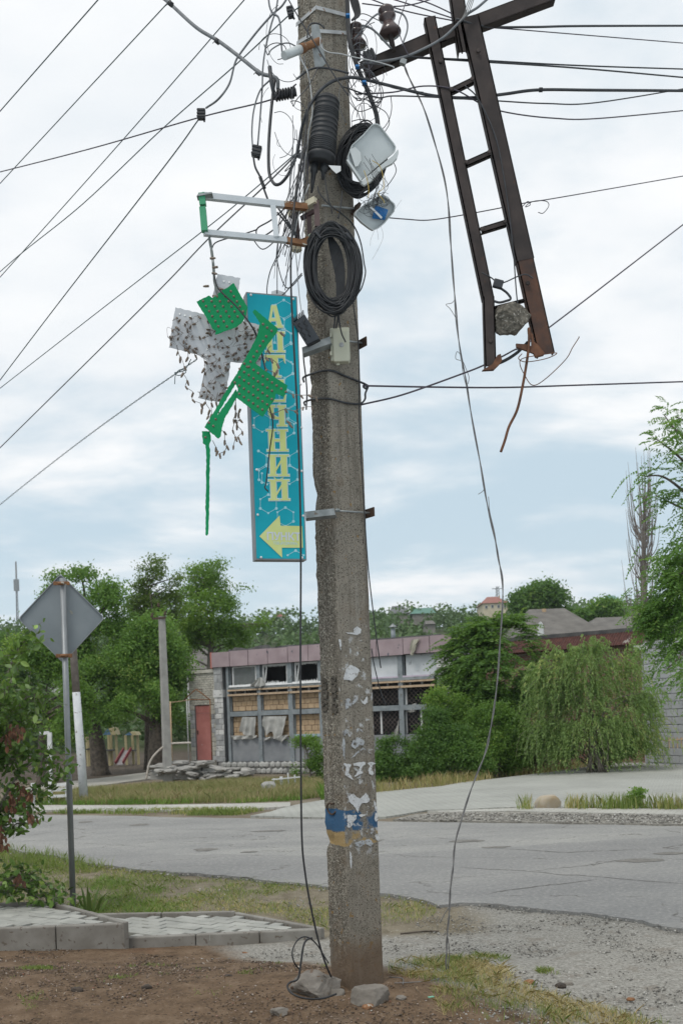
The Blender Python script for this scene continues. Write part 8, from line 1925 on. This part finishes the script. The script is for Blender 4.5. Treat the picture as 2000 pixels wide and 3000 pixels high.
coil('upper coil of black cable behind the broken white box', 1056, 470, 70, 108, 34, 5.93, 44, 6, 2.2, 0.15)
bar('ladder_dummy', (0, 0), (1, 1), 0.001, 0.001, BLK, 5.93, 5.93, c_) if False else None
mb = MB(); mb.prism([W(x, y, 5.685) for x, y in ((902, 688), (914, 680), (928, 684), (926, 694), (906, 700))], (0, .003, 0)); obj('coil_tag', mb, nmat('cyan printed tag', (0.03, 0.32, 0.42), (0.5, 0.5, 0.3), 30, 0.5), parent=c_)
for k, (x0, x1) in enumerate(((982, 978), (990, 984), (994, 1000))): wire('closure_lead', ('left of three leads running from the big coil into the cream box', 'middle of three leads running from the big coil into the cream box', 'right of three leads running from the big coil over the cream box')[k], [(x0, 905, 5.72), (x0 - 1, 935, 5.75), (x1, 962 if k < 2 else 975, 5.76)] + ([(1012, 1002, 5.75)] if k == 2 else []), 2.4 if k < 2 else 2.0, BLK)
# --- broken white plastic terminal box with its tray
WPL = nmat('weathered white plastic', (0.42, 0.45, 0.45), (0.50, 0.53, 0.53), 6, 0.45, spot=(0.32, 0.31, 0.27), sscale=14, sthr=0.66)
def tray(name, label, poly, Y, nv, depth, rim=0.006):
    c0 = W(sum(p[0] for p in poly) / len(poly), sum(p[1] for p in poly) / len(poly), Y); n_ = nv.normalized(); root = thing(name, c0, label, 'junction box'); H = lambda x, y, o=0.0: hit(x, y, c0 + n_ * o, n_)
    mb = MB(); mb.prism([H(*p) for p in poly], -n_ * 0.004); obj('box_back', mb, WPL, parent=root)
    P = [H(*p) for p in poly]; cc = sum(P, Vector()) / len(P); m = len(P); Q = [cc + (p - cc) * (1 - rim / max(0.02, (p - cc).length)) for p in P]; V = P + [p + n_ * depth for p in P] + [q + n_ * depth for q in Q] + Q
    mb = MB(); mb.add(V, [(i, (i + 1) % m, (i + 1) % m + m, i + m) for i in range(m)] + [(i + m, (i + 1) % m + m, (i + 1) % m + 2 * m, i + 2 * m) for i in range(m)] + [(i + 2 * m, (i + 1) % m + 2 * m, (i + 1) % m + 3 * m, i + 3 * m) for i in range(m)]); obj('box_rim', mb, WPL, parent=root)
    return root, H, n_
t1, H1, n1 = tray('terminal_box', 'smashed white terminal box lid hanging over the upper coil', [(1086, 369), (1094, 365), (1104, 366), (1112, 372), (1152, 424), (1157, 434), (1155, 446), (1146, 454), (1112, 482), (1060, 528), (1050, 524), (1018, 474), (1016, 462), (1028, 428), (1060, 398)], 5.76, Vector((0.25, -1, -0.15)), 0.018)
mb = MB(); mb.prism([W(x, y, 5.72) for x, y in ((1056, 536), (1062, 528), (1112, 486), (1150, 456), (1165, 437), (1167, 444), (1162, 462), (1148, 478), (1128, 488), (1110, 502), (1086, 530), (1066, 542))], (0, 0.02, 0)); obj('broken_side', mb, WPL, parent=t1)
mb = MB(); mb.prism([W(x, y, 5.70) for x, y in ((1014, 468), (1020, 466), (1060, 524), (1056, 530))], (0, 0.03, 0)); obj('hinge_side', mb, WPL, parent=t1)
mb = MB(); mb.prism([W(x, y, 5.71) for x, y in ((1024, 438), (1040, 430), (1056, 446), (1058, 470), (1048, 486), (1040, 488), (1034, 470))], (0, 0.02, 0)); obj('inner_tray', mb, WPL, parent=t1)
t2, H2, n2 = tray('splice_box', 'open white splice box with blue tubes hanging beside the pole', [(1037, 634), (1036, 626), (1044, 616), (1070, 596), (1104, 576), (1118, 574), (1128, 579), (1150, 598), (1153, 606), (1150, 622), (1122, 656), (1104, 671), (1090, 677), (1080, 672), (1056, 654)], 5.80, Vector((0.30, -1, -0.35)), 0.030)
BLUE = nmat('blue splice tube', (0.01, 0.13, 0.36), (0.02, 0.18, 0.45), 12, 0.4)
for k in range(9):
    x0, y0 = 1101 + k * 4.2, 602 + k * 1.5; mb = MB(); mb.tube([H2(x0, y0, 0.022), H2(x0 - 10, y0 + 38 - k * 1.0, 0.022)], 0.0045, 6); obj('splice_tube', mb, BLUE, parent=t2)
mb = MB(); mb.prism([H2(x, y, 0.034) for x, y in ((1080, 604), (1084, 601), (1120, 636), (1116, 641))], -n2 * 0.005); obj('tube_clip', mb, WHITEF, parent=t2)
rnd = random.Random(12); mb = MB()
for k in range(26):
    cx_, cy_, r_ = rnd.uniform(1066, 1130), rnd.uniform(575, 622), rnd.uniform(8, 20); a0 = rnd.uniform(0, 6.28); mb.tube([H2(cx_ + r_ * math.cos(a0 + t), cy_ + r_ * 0.8 * math.sin(a0 + t), 0.03 + 0.008 * math.sin(t + k)) for t in np.linspace(0, rnd.uniform(3, 6), 14)], 0.0013, 3)
for k in range(12):
    a = (rnd.uniform(1060, 1110), rnd.uniform(450, 520)); b_ = (rnd.uniform(1075, 1125), rnd.uniform(575, 600)); mb.tube(catmull([W(*a, 5.69), W((a[0] + b_[0]) / 2 + rnd.uniform(-15, 40), (a[1] + b_[1]) / 2, 5.68), W(*b_, 5.72)], 6), 0.0014, 3)
obj('fibre_tangle', mb, BLK2, parent=t2, kind='stuff')
YF = nmat('yellow fibre lead', (0.42, 0.29, 0.05), (0.50, 0.36, 0.08), 20, 0.5)
for pts in ([(1090, 470), (1112, 486), (1122, 520), (1123, 550), (1108, 566), (1122, 585), (1126, 596)], [(1066, 500), (1076, 530), (1080, 560), (1078, 580)]):
    mb = MB(); mb.tube(catmull([W(x, y, 5.67) for x, y in pts], 6), 0.0020, 4); obj('yellow_fibre', mb, YF, parent=t2)
for pts in ([(1104, 670), (1107, 690), (1108, 702)], [(1096, 676), (1086, 700), (1084, 720)], [(1115, 662), (1122, 690), (1112, 720), (1090, 760)], [(1150, 620), (1165, 600), (1176, 585)]):
    mb = MB(); mb.tube(catmull([W(x, y, 5.77) for x, y in pts], 5), 0.0010, 3); obj('hanging_fibre', mb, WLIGHT, parent=t2)
# --- black finned box, cream junction box
def quadbox(name, label, front, Y, nv, depth, mat, cat):
    c0 = W(sum(p[0] for p in front) / 4, sum(p[1] for p in front) / 4, Y); n_ = nv.normalized(); root = thing(name, c0, label, cat); H = lambda x, y, o=0.0: hit(x, y, c0 + n_ * o, n_)
    P = [H(*p) for p in front]; bm = bmesh.new(); vs = [bm.verts.new(p) for p in P] + [bm.verts.new(p - n_ * depth) for p in P]
    for f in ((0, 1, 2, 3), (7, 6, 5, 4), (0, 4, 5, 1), (1, 5, 6, 2), (2, 6, 7, 3), (3, 7, 4, 0)): bm.faces.new([vs[i] for i in f])
    bmesh.ops.recalc_face_normals(bm, faces=bm.faces); bmesh.ops.bevel(bm, geom=list(bm.edges), offset=0.006, segments=3, profile=0.5, affect='EDGES'); bm.verts.index_update(); mb = MB(); mb.add([v.co.copy() for v in bm.verts], [[v.index for v in f.verts] for f in bm.faces]); bm.free(); obj('box_shell', mb, mat, parent=root)
    return root, H, n_
DPL = nmat('dark navy plastic', (0.014, 0.019, 0.026), (0.026, 0.033, 0.042), 9, 0.5)
pb_, H3, n3 = quadbox('power_box', 'tilted black finned power box between the teal sign and the pole', [(857, 946), (891, 919), (936, 992), (898, 1012)], 5.66, Vector((-0.15, -1, -0.1)), 0.055, DPL, 'junction box')
for k in range(2):
    mb = MB(); z = [(876 + k * 16, 945 - k * 8), (872 + k * 16, 953 - k * 8), (885 + k * 14, 961 - k * 8), (880 + k * 15, 971 - k * 8), (893 + k * 13, 979 - k * 8), (889 + k * 14, 988 - k * 8), (896 + k * 13, 994 - k * 9)]
    mb.tube([H3(x, y, 0.001) for x, y in z], 0.004, 5); obj('moulded_rib', mb, BLK, parent=pb_)
for k in range(7):
    mb = MB(); mb.bbox(H3(862 + k * 4.4, 940 - k * 3.6, -0.02), (0.006, 0.05, 0.02), None, 0.001); obj('box_fin', mb, BLK, parent=pb_)
CRM = nmat('aged cream plastic', (0.43, 0.43, 0.33), (0.50, 0.50, 0.40), 5, 0.45, spot=(0.34, 0.34, 0.27), sscale=18, sthr=0.68)
cb_, H4, n4 = quadbox('cream_junction_box', 'cream plastic junction box mounted on the pole front', [(973, 966), (1018, 967), (1021, 1058), (977, 1059)], 5.80, Vector((-0.10, -1, 0.0)), 0.055, CRM, 'junction box')
mb = MB(); mb.bbox(H4(996, 1012, -0.045), (0.112, 0.05, 0.195), None, 0.006); obj('box_base', mb, CRM, parent=cb_)
for y in (983, 1037):
    mb = MB(); mb.bbox(H4(969, y, -0.005), (0.012, 0.02, 0.024), None, 0.003); obj('latch', mb, CRM, parent=cb_)
mb = MB(); mb.lathe([(0.014, 0), (0.014, 0.001), (0, 0.001)], H4(1000, 1010, 0.0005), n4, 16); obj('round_sticker', mb, WLIGHT, parent=cb_)
mb = MB(); mb.bbox(H4(990, 1065, -0.03), (0.02, 0.01, 0.02), None, 0.003); obj('mount_lug', mb, CRM, parent=cb_)
# --- steel crossarm, ladder frame, insulators
DST = nmat('dark brown rusted steel', (0.030, 0.024, 0.023), (0.055, 0.042, 0.038), 7, 0.75, 0.3, bs=0.3, bscale=60, spot=(0.07, 0.038, 0.027), sscale=9, sthr=0.66)
DST2 = nmat('orange rusted steel', (0.085, 0.04, 0.024), (0.17, 0.075, 0.038), 14, 0.85, 0.1, bs=0.5, bscale=60)
lad = thing('steel_ladder_frame', W(1450, 1050, 6.0), 'broken steel ladder frame dangling from the crossarm at right', 'steel frame')
def channel(name, a, b_, wpx, Y, mat, parent, d=0.06, Yb=None):
    """L section: web facing the camera and a flange going back"""
    A, B = W(*a, Y), W(*b_, Yb or Y); d_ = (B - A).normalized(); s = d_.cross(Vector((0, 1, 0))).normalized(); w = wpx * PXM; mb = MB()
    mb.prism([A - s * w / 2, A + s * w / 2, B + s * w / 2, B - s * w / 2], (0, 0.007, 0)); mb.prism([A + s * w / 2, A + s * (w / 2 - 0.007), B + s * (w / 2 - 0.007), B + s * w / 2], (0, d, 0)); mb.prism([A - s * w / 2, A - s * (w / 2 - 0.007), B - s * (w / 2 - 0.007), B - s * w / 2], (0, d, 0))
    return obj(name, mb, mat, parent=parent)
channel('side_rail', (1258, 48), (1430, 872), 34, 6.0, DST, lad); channel('bent_rail_foot', (1431, 868), (1437, 1072), 33, 5.995, DST, lad)
channel('side_rail', (1336, -30), (1362, 150), 42, 6.03, DST, lad); channel('side_rail', (1376, 50), (1538, 760), 54, 6.01, DST, lad); channel('side_rail', (1538, 760), (1600, 1036), 50, 6.012, nmat('rusting lower rail', (0.045, 0.03, 0.026), (0.12, 0.055, 0.032), 7, 0.8, 0.2, bs=0.3, bscale=60), lad)
for a, b_, w in (((1318, 266), (1384, 234), 17), ((1362, 480), (1434, 448), 17), ((1408, 674), (1480, 652), 18), ((1448, 900), (1535, 878), 8)): channel('rung', a, b_, w, 6.02, DST, lad, 0.03)
for (x, y) in ((1322, 262), (1382, 232), (1366, 476), (1432, 446), (1412, 672), (1478, 650), (1290, 180), (1400, 150), (1545, 830), (1436, 1000)):
    mb = MB(); mb.lathe([(0.014, 0), (0.014, 0.007), (0.009, 0.009), (0.0, 0.009)], W(x, y, 5.998), (0, -1, 0), 6); obj('bolt_head', mb, DST, parent=lad)
mb = MB(); mb.prism([W(x, y, 5.99) for x, y in ((1412, 1084), (1442, 1066), (1456, 1040), (1466, 1036), (1470, 1056), (1462, 1066), (1446, 1082))], (0, 0.03, 0)); obj('torn_plate', mb, DST2, parent=lad)
mb = MB(); mb.prism([W(x, y, 5.985) for x, y in ((1545, 960), (1560, 980), (1563, 1000), (1575, 1010), (1595, 1034), (1592, 1040), (1568, 1046), (1562, 1034), (1540, 1026), (1512, 1016), (1511, 1006), (1538, 1008), (1556, 1014), (1556, 994), (1546, 975))], (0, 0.02, 0)); obj('torn_flange', mb, DST2, parent=lad)
mb = MB(); mb.tube(catmull([W(x, y, 5.98) for x, y in ((1549, 960), (1548, 1010), (1542, 1060), (1530, 1130), (1514, 1200), (1490, 1250), (1478, 1290), (1466, 1324))], 6), 4.0 * PXM, 8); obj('bent_rebar', mb, DST2, parent=lad)
mb = MB(); mb.tube(catmull([W(x, y, 5.97) for x, y in ((1528, 1036), (1518, 1050), (1540, 1060), (1600, 1050), (1630, 1034), (1580, 1040), (1530, 1050), (1522, 1066), (1534, 1095), (1558, 1128), (1594, 1112), (1655, 1054), (1676, 1018), (1694, 990), (1694, 986))], 6), 1.4 * PXM, 5); obj('tie_wire', mb, DST2, parent=lad)
mb = MB(); mb.tube(catmull([W(x, y, 5.97) for x, y in ((1468, 846), (1484, 858), (1495, 875), (1480, 882), (1462, 886), (1446, 882))], 6), 3.5 * PXM, 6); obj('rail_lead', mb, BLK2, parent=lad)
mb = MB(); mb.bbox(W(1458, 832, 5.97), (0.058, 0.03, 0.05), Matrix.Rotation(0.3, 3, 'Y'), 0.005); obj('rail_clamp', mb, BLK2, parent=lad)
mb = MB(); mb.tube(catmull([W(x, y, 5.97) for x, y in ((1410, 798), (1440, 815), (1458, 830), (1480, 826), (1515, 810), (1540, 804), (1560, 815))], 6), 2.0 * PXM, 5); obj('rail_lead', mb, BLK2, parent=lad)
wire('ladder_cable', 'thin cable running down the ladder rail into the concrete chunk', [(1360, 250), (1400, 290), (1450, 400), (1475, 520), (1492, 640), (1503, 740), (1512, 860), (1522, 940)], 2.0, BLK2, 5.99)
mb = MB(); mb.chunk(W(1500, 934, 6.03), (0.118, 0.085, 0.128), 19, 10, 0.09); obj('concrete_chunk', mb, nmat('broken pebbly concrete', (0.075, 0.068, 0.055), (0.18, 0.162, 0.132), 45, 0.95, bs=0.9, bscale=70, bdist=0.01, spot=(0.34, 0.32, 0.28), sscale=60, sthr=0.6), label='chunk of broken concrete caught between the ladder rails', cat='concrete chunk')
arm2 = thing('steel_crossarm', W(1070, 200, 6.05), 'dark steel crossarm slanting up to the right from the pole', 'crossarm')
channel('crossarm_angle', (1062, 200), (1300, 98), 44, 6.06, DST, arm2, 0.06, 6.06); channel('crossarm_angle', (1300, 98), (1620, -22), 42, 6.058, DST, arm2, 0.06, 6.0)
mb = MB(); mb.prism([W(x, y, 6.02) for x, y in ((1340, 55), (1390, 42), (1402, 60), (1400, 76), (1345, 78))], (0, 0.03, 0)); obj('gusset_plate', mb, DST, parent=arm2)
channel('splice_plate', (1342, 60), (1360, 150), 16, 6.0, DST, arm2, 0.02)
wire('crossarm_cable', 'grey cable following the crossarm up to the right', [(1060, 185), (1100, 182), (1180, 168), (1250, 138), (1300, 108), (1340, 70), (1370, 40), (1400, 20), (1440, -15)], 3.6, WGREY, 5.98)
for k in range(4): wire('crossarm_cable', ('outer', 'second', 'third', 'inner')[k] + ' frayed strand bundled at the crossarm joint', [(1345, 65), (1360 + k * 3, 40), (1366 + k * 4, 15 + 3 * k), (1378 + k * 4, -12)], 1.3, WALU, 5.97)
CER = nmat('brown glazed ceramic', (0.05, 0.032, 0.030), (0.085, 0.06, 0.058), 8, 0.18)
def insulator(label, base, top, s, Y):
    a, t = W(*base, Y), W(*top, Y); d = (t - a).normalized(); root = thing('pin_insulator', a, label, 'insulator')
    mb = MB(); mb.tube([a, a + (t - a) * 0.45], 8 * PXM * s, 8); obj('pin', mb, DST, parent=root); L = (t - a).length
    mb = MB(); mb.lathe([(0.030 * s, L * .36), (0.066 * s, L * .38), (0.068 * s, L * .42), (0.052 * s, L * .52), (0.034 * s, L * .64), (0.032 * s, L * .68), (0.048 * s, L * .72), (0.054 * s, L * .77), (0.038 * s, L * .80), (0.036 * s, L * .84), (0.050 * s, L * .88), (0.048 * s, L * .94), (0.030 * s, L), (0.0, L * 1.01)], a, d, 22); obj('ceramic_bell', mb, CER, parent=root)
insulator('large brown ceramic insulator standing on the crossarm', (1152, 150), (1128, 20), 1.0, 6.0)
insulator('brown ceramic insulator close to the right edge of the pole', (1050, 175), (1040, 70), 0.85, 6.08)
splice('ribbed black clamp on the crossarm beside the pole', 1082, 165, 30, 34, 5.99, 1.2)
mb = MB(); mb.box(W(1180, 182, 5.99), (0.035, 0.03, 0.03), Matrix.Rotation(0.4, 3, 'Y')); obj('wire_clip', mb, GALV, label='small metal clip under the crossarm holding the aluminium wire', cat='clip')
wire('jumper_lead', 'grey jumper looping over the right side of the large insulator', [(1155, 32), (1180, 42), (1192, 65), (1192, 90), (1182, 120), (1178, 132)], 2.6, WGREY, 5.96)
wire('jumper_lead', 'grey jumper from the large insulator down to the pole edge', [(1106, 40), (1090, 52), (1070, 75), (1050, 100), (1036, 115)], 2.6, WGREY, 5.96)
wire('jumper_lead', 'jumper between the two ceramic insulators', [(1060, 74), (1085, 82), (1105, 98), (1125, 120), (1146, 142)], 3.0, WGREY, 5.97)
wire('jumper_lead', 'thin lead looping from the large insulator to the crossarm cable', [(1194, -10), (1180, 30), (1167, 70), (1170, 100), (1185, 140), (1196, 162)], 1.4, WPURP, 5.96)
# --- bundle down the right edge of the pole head and its stray loops
bun = thing('cable_bundle', W(1106, 372, 5.9), 'thick bundle of black cables strapped down the right side of the pole head', 'cable bundle')
rnd = random.Random(21)
for k in range(9):
    o = rnd.uniform(-7, 7); mb = MB(); mb.tube(catmull([W(1017 + o * .7, -15, 5.92), W(1019 + o, 60, 5.92), W(1024 + o, 120, 5.9), W(1036 + o, 165, 5.9), W(1052 + o, 210, 5.9), W(1068 + o, 245, 5.9), W(1086 + o, 290, 5.9), W(1102 + o, 335, 5.9), W(1108 + o, 385, 5.9)], 5), 2.6 * PXM, 5); obj('bundle_cable', mb, BLK, parent=bun)
for k in range(5):
    mb = MB(); mb.tube(catmull([W(1022 + k * 5, -15, 5.9), W(1032 + k * 5, 20, 5.9), W(1040 + k * 3, 45, 5.9), W(1030, 60, 5.9)], 5), 2.8 * PXM, 5); obj('bundle_cable', mb, BLK, parent=bun)
for (x, y) in ((1019, 46), (1046, 196), (1066, 242)):
    mb = MB(); p = W(x, y, 5.875); mb.bbox(p, (0.024, 0.03, 0.012), None, 0.002); obj('blue_tie', mb, BLUE, parent=bun)
loops = [[(1040, 170), (1070, 200), (1110, 240), (1122, 280), (1105, 310), (1085, 300), (1090, 270), (1060, 250)], [(1020, 230), (1035, 265), (1060, 290), (1080, 275), (1060, 240), (1030, 200)], [(1100, 310), (1130, 330), (1140, 360), (1126, 388)], [(1030, 355), (1060, 350), (1085, 368)], [(1060, 120), (1078, 140), (1078, 170), (1055, 200), (1050, 240)], [(1040, 95), (1065, 100), (1076, 125), (1068, 145), (1030, 145)], [(1045, 210), (1090, 215), (1110, 250), (1115, 290), (1100, 320), (1080, 310)], [(1020, 240), (1028, 290), (1048, 330), (1060, 370)],
         [(1060, 185), (1120, 190), (1150, 192), (1153, 200)], [(1035, 285), (1070, 292), (1105, 300), (1125, 285), (1170, 280)], [(1030, 200), (1020, 250), (1022, 280)], [(1090, 230), (1120, 245), (1160, 260), (1240, 270)], [(1075, 250), (1065, 290), (1068, 340), (1066, 365)], [(1024, 300), (1050, 326), (1090, 315), (1110, 300)], [(1110, 60), (1060, 40), (1035, 70), (1030, 110)], [(1052, 222), (1042, 240), (1022, 262)], [(1150, 470), (1160, 500), (1145, 530), (1130, 548)]]
wheres = ['between the bundle and the ladder', 'close against the pole edge', 'above the white box corner', 'over the upper coil', 'beside the second insulator', 'round the second insulator', 'wide around the bundle', 'down the pole edge to the coil', 'pointing right under the crossarm', 'towards the service cable', 'tight on the pole edge', 'under the service cable', 'straight down to the coil', 'bowed below the service cable', 'from the large insulator to the bundle', 'at the strap of the bundle', 'right of the white box']
for k, pts in enumerate(loops): wire('stray_loop', 'thin black stray loop of cable ' + wheres[k], pts, 1.25, BLK2, 5.88 - 0.01 * (k % 4), 5)
wire('stray_lead', 'cut black lead hanging across the front of the teal sign', [(776, 1145, 5.38), (795, 1215, 5.44), (799, 1252, 5.46), (790, 1320, 5.47), (780, 1410, 5.47), (776, 1428, 5.47), (786, 1440, 5.47)], 2.0, BLK)
wire('stray_lead', 'black lead crossing the green square of the broken cross', [(625, 800, 5.33), (640, 845, 5.32), (690, 895, 5.30), (730, 945, 5.30), (752, 985, 5.36), (770, 1050, 5.40), (782, 1100, 5.42)], 2.2, BLK)

# --- the finest strands of the tangle: alike, nothing tells one from the next
rnd = random.Random(404)
for k in range(40):
    side = k % 3 != 0
    cx_, cy_, rx_ = (rnd.uniform(1040, 1105), rnd.uniform(70, 370), rnd.uniform(14, 48)) if side else (rnd.uniform(800, 880), rnd.uniform(60, 540), rnd.uniform(16, 60))
    a0, sw_ = rnd.uniform(0, 6.28), rnd.uniform(1.4, 4.6) * rnd.choice([-1, 1]); ry_ = rx_ * rnd.uniform(0.9, 2.2); dy_ = rnd.uniform(-15, 60)
    pts = [(min(1180, cx_ + rx_ * math.cos(a0 + sw_ * t)) if side else min(905, cx_ + rx_ * math.cos(a0 + sw_ * t)), cy_ + ry_ * math.sin(a0 + sw_ * t) + dy_ * t) for t in np.linspace(0, 1, 9)]
    wire('stray_strand', ('thin stray strand in the tangle left of the pole head', 'thin stray strand in the tangle right of the pole head')[side], pts, rnd.uniform(0.6, 1.3), rnd.choice([BLK2, BLK2, WGREY, WPURP]), 5.72 + 0.2 * side + rnd.uniform(-.04, .04), 5, group=('stray strands left of the pole head', 'stray strands right of the pole head')[side])
for k in range(14):
    a = rnd.uniform(855, 905); b_ = rnd.uniform(800, 880); y0 = rnd.uniform(330, 480); y1 = rnd.uniform(640, 860)
    wire('stray_strand', 'thin stray strand dropping past the cross frame to the teal sign', [(a, y0), (a - rnd.uniform(0, 12), (y0 * 2 + y1) / 3), ((a + b_) / 2 + rnd.gauss(0, 10), (y0 + 2 * y1) / 3), (b_, y1)], rnd.uniform(0.7, 1.3), rnd.choice([BLK2, WGREY, WPURP]), 5.70 + rnd.uniform(-.04, .04), 5, group='stray strands above the teal sign')
# ================================================================== AIR
def haze():
    m = bpy.data.materials.new('thin summer haze'); m.use_nodes = True; nt = m.node_tree; nt.nodes.clear()
    out = nt.nodes.new('ShaderNodeOutputMaterial'); v = nt.nodes.new('ShaderNodeVolumePrincipled')
    v.inputs['Color'].default_value = (0.86, 0.93, 1.0, 1); v.inputs['Density'].default_value = 0.0003; v.inputs['Anisotropy'].default_value = 0.2
    nt.links.new(v.outputs[0], out.inputs['Volume'])
    mb = MB(); mb.box((0, 180, 24.0), (520, 420, 52)); obj('haze', mb, m, kind='stuff', label='thin pale haze in the air over the valley', cat='haze')
haze()
